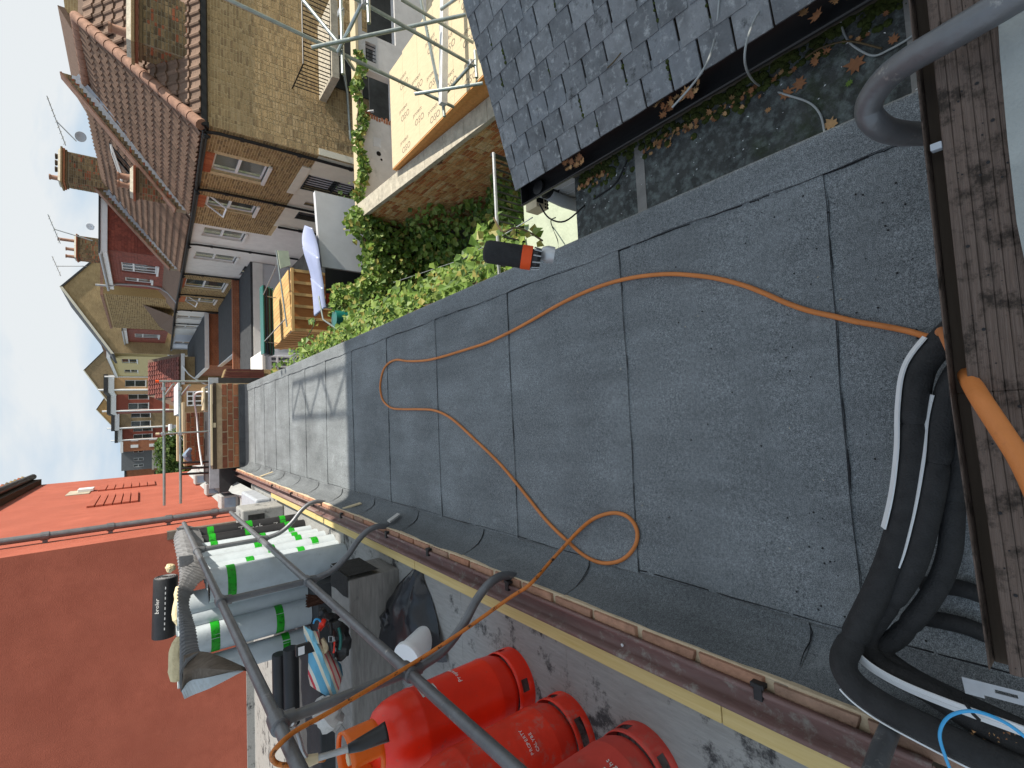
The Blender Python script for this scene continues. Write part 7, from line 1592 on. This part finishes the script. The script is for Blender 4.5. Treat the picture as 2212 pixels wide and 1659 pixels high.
# second dark-roofed neighbour seen behind the nearest hipped roof
nb_=thing('terraced_house',(13,30,0),'brown tiled roof with a pale rendered gable seen behind the hipped roof','house')
Yn=24; q=[ry(138,18,Yn),ry(160,0,Yn),ry(178,30,Yn),ry(168,95,Yn)]
a=ry(140,20,Yn); b_=ry(150,90,Yn+3); mb=MB(); mb.prism([(a.x-2.2,Yn,2.0),(a.x+6,Yn,2.0),(a.x+3,Yn,a.z+.3),(a.x,Yn,a.z)],(0,.3,0)); mb.build('gable_wall','far_stock',nb_)
mb=MB(); mb.hexa([V((a.x-3.4,Yn-.1,2.2)),V((a.x,Yn-.1,a.z)),V((a.x,Yn+6,a.z)),V((a.x-3.4,Yn+6,2.2)),V((a.x-3.4,Yn-.1,2.4)),V((a.x,Yn-.1,a.z+.2)),V((a.x,Yn+6,a.z+.2)),V((a.x-3.4,Yn+6,2.4))]); mb.build('roof','tile',nb_)
bl=thing('balcony',ry(690,120,13),'black barred balcony railing with a concrete slab on the big stock brick wall','balcony'); Yb2=13.3
a=ry(655,138,Yb2); b_=ry(716,172,Yb2); c=ry(650,-30,Yb2); zt_,zb_=a.z,b_.z; x0,x1=a.x,c.x
tube_obj('handrail',[(x0,Yb2,zt_),(x1,Yb2,zt_)],.02,'blackpipe',bl,6); tube_obj('handrail',[(x0,Yb2,zt_),(x0,YH,zt_)],.02,'blackpipe',bl,6)
n=int((x1-x0)/.13)
for i in range(n): mb=MB(); x=x0+.13*i; mb.box((x-.01,Yb2-.01,zb_),(x+.01,Yb2+.01,zt_)); mb.build('bar','blackpipe',bl)
for i in range(8): mb=MB(); y=Yb2+.15*i; mb.box((x0-.01,y-.01,zb_),(x0+.01,y+.01,zt_)); mb.build('bar','blackpipe',bl)
mb=MB(); mb.box((x0-.1,Yb2-.08,zb_-.2),(x1,YH-.03,zb_)); mb.build('slab','coping',bl)
mb=MB(); mb.box((x0+.5,YH-.06,GZ),(x1,YH-.02,zb_-.22)); mb.build('dark_doorway','dimroom',bl)
for k in range(2): tag(tube_obj('waste_pipe',[ry(735+4*k,125,14.2),ry(750+2*k,200,14.2),ry(757,300,14.2),ry(772,322,14.2)] if k==0 else [ry(741,125,14.2),ry(748,190,14.2)],.04,'scaf',n=8),['long','short'][k]+' pale waste pipe running down the big stock brick wall behind the site wall','pipe')
for o in bpy.data.objects:
    if o.parent is not None and 'label' in o and o['label']=='': del o['label']
    if o.parent is not None and 'category' in o: del o['category']
print('OBJECTS',len(bpy.data.objects))
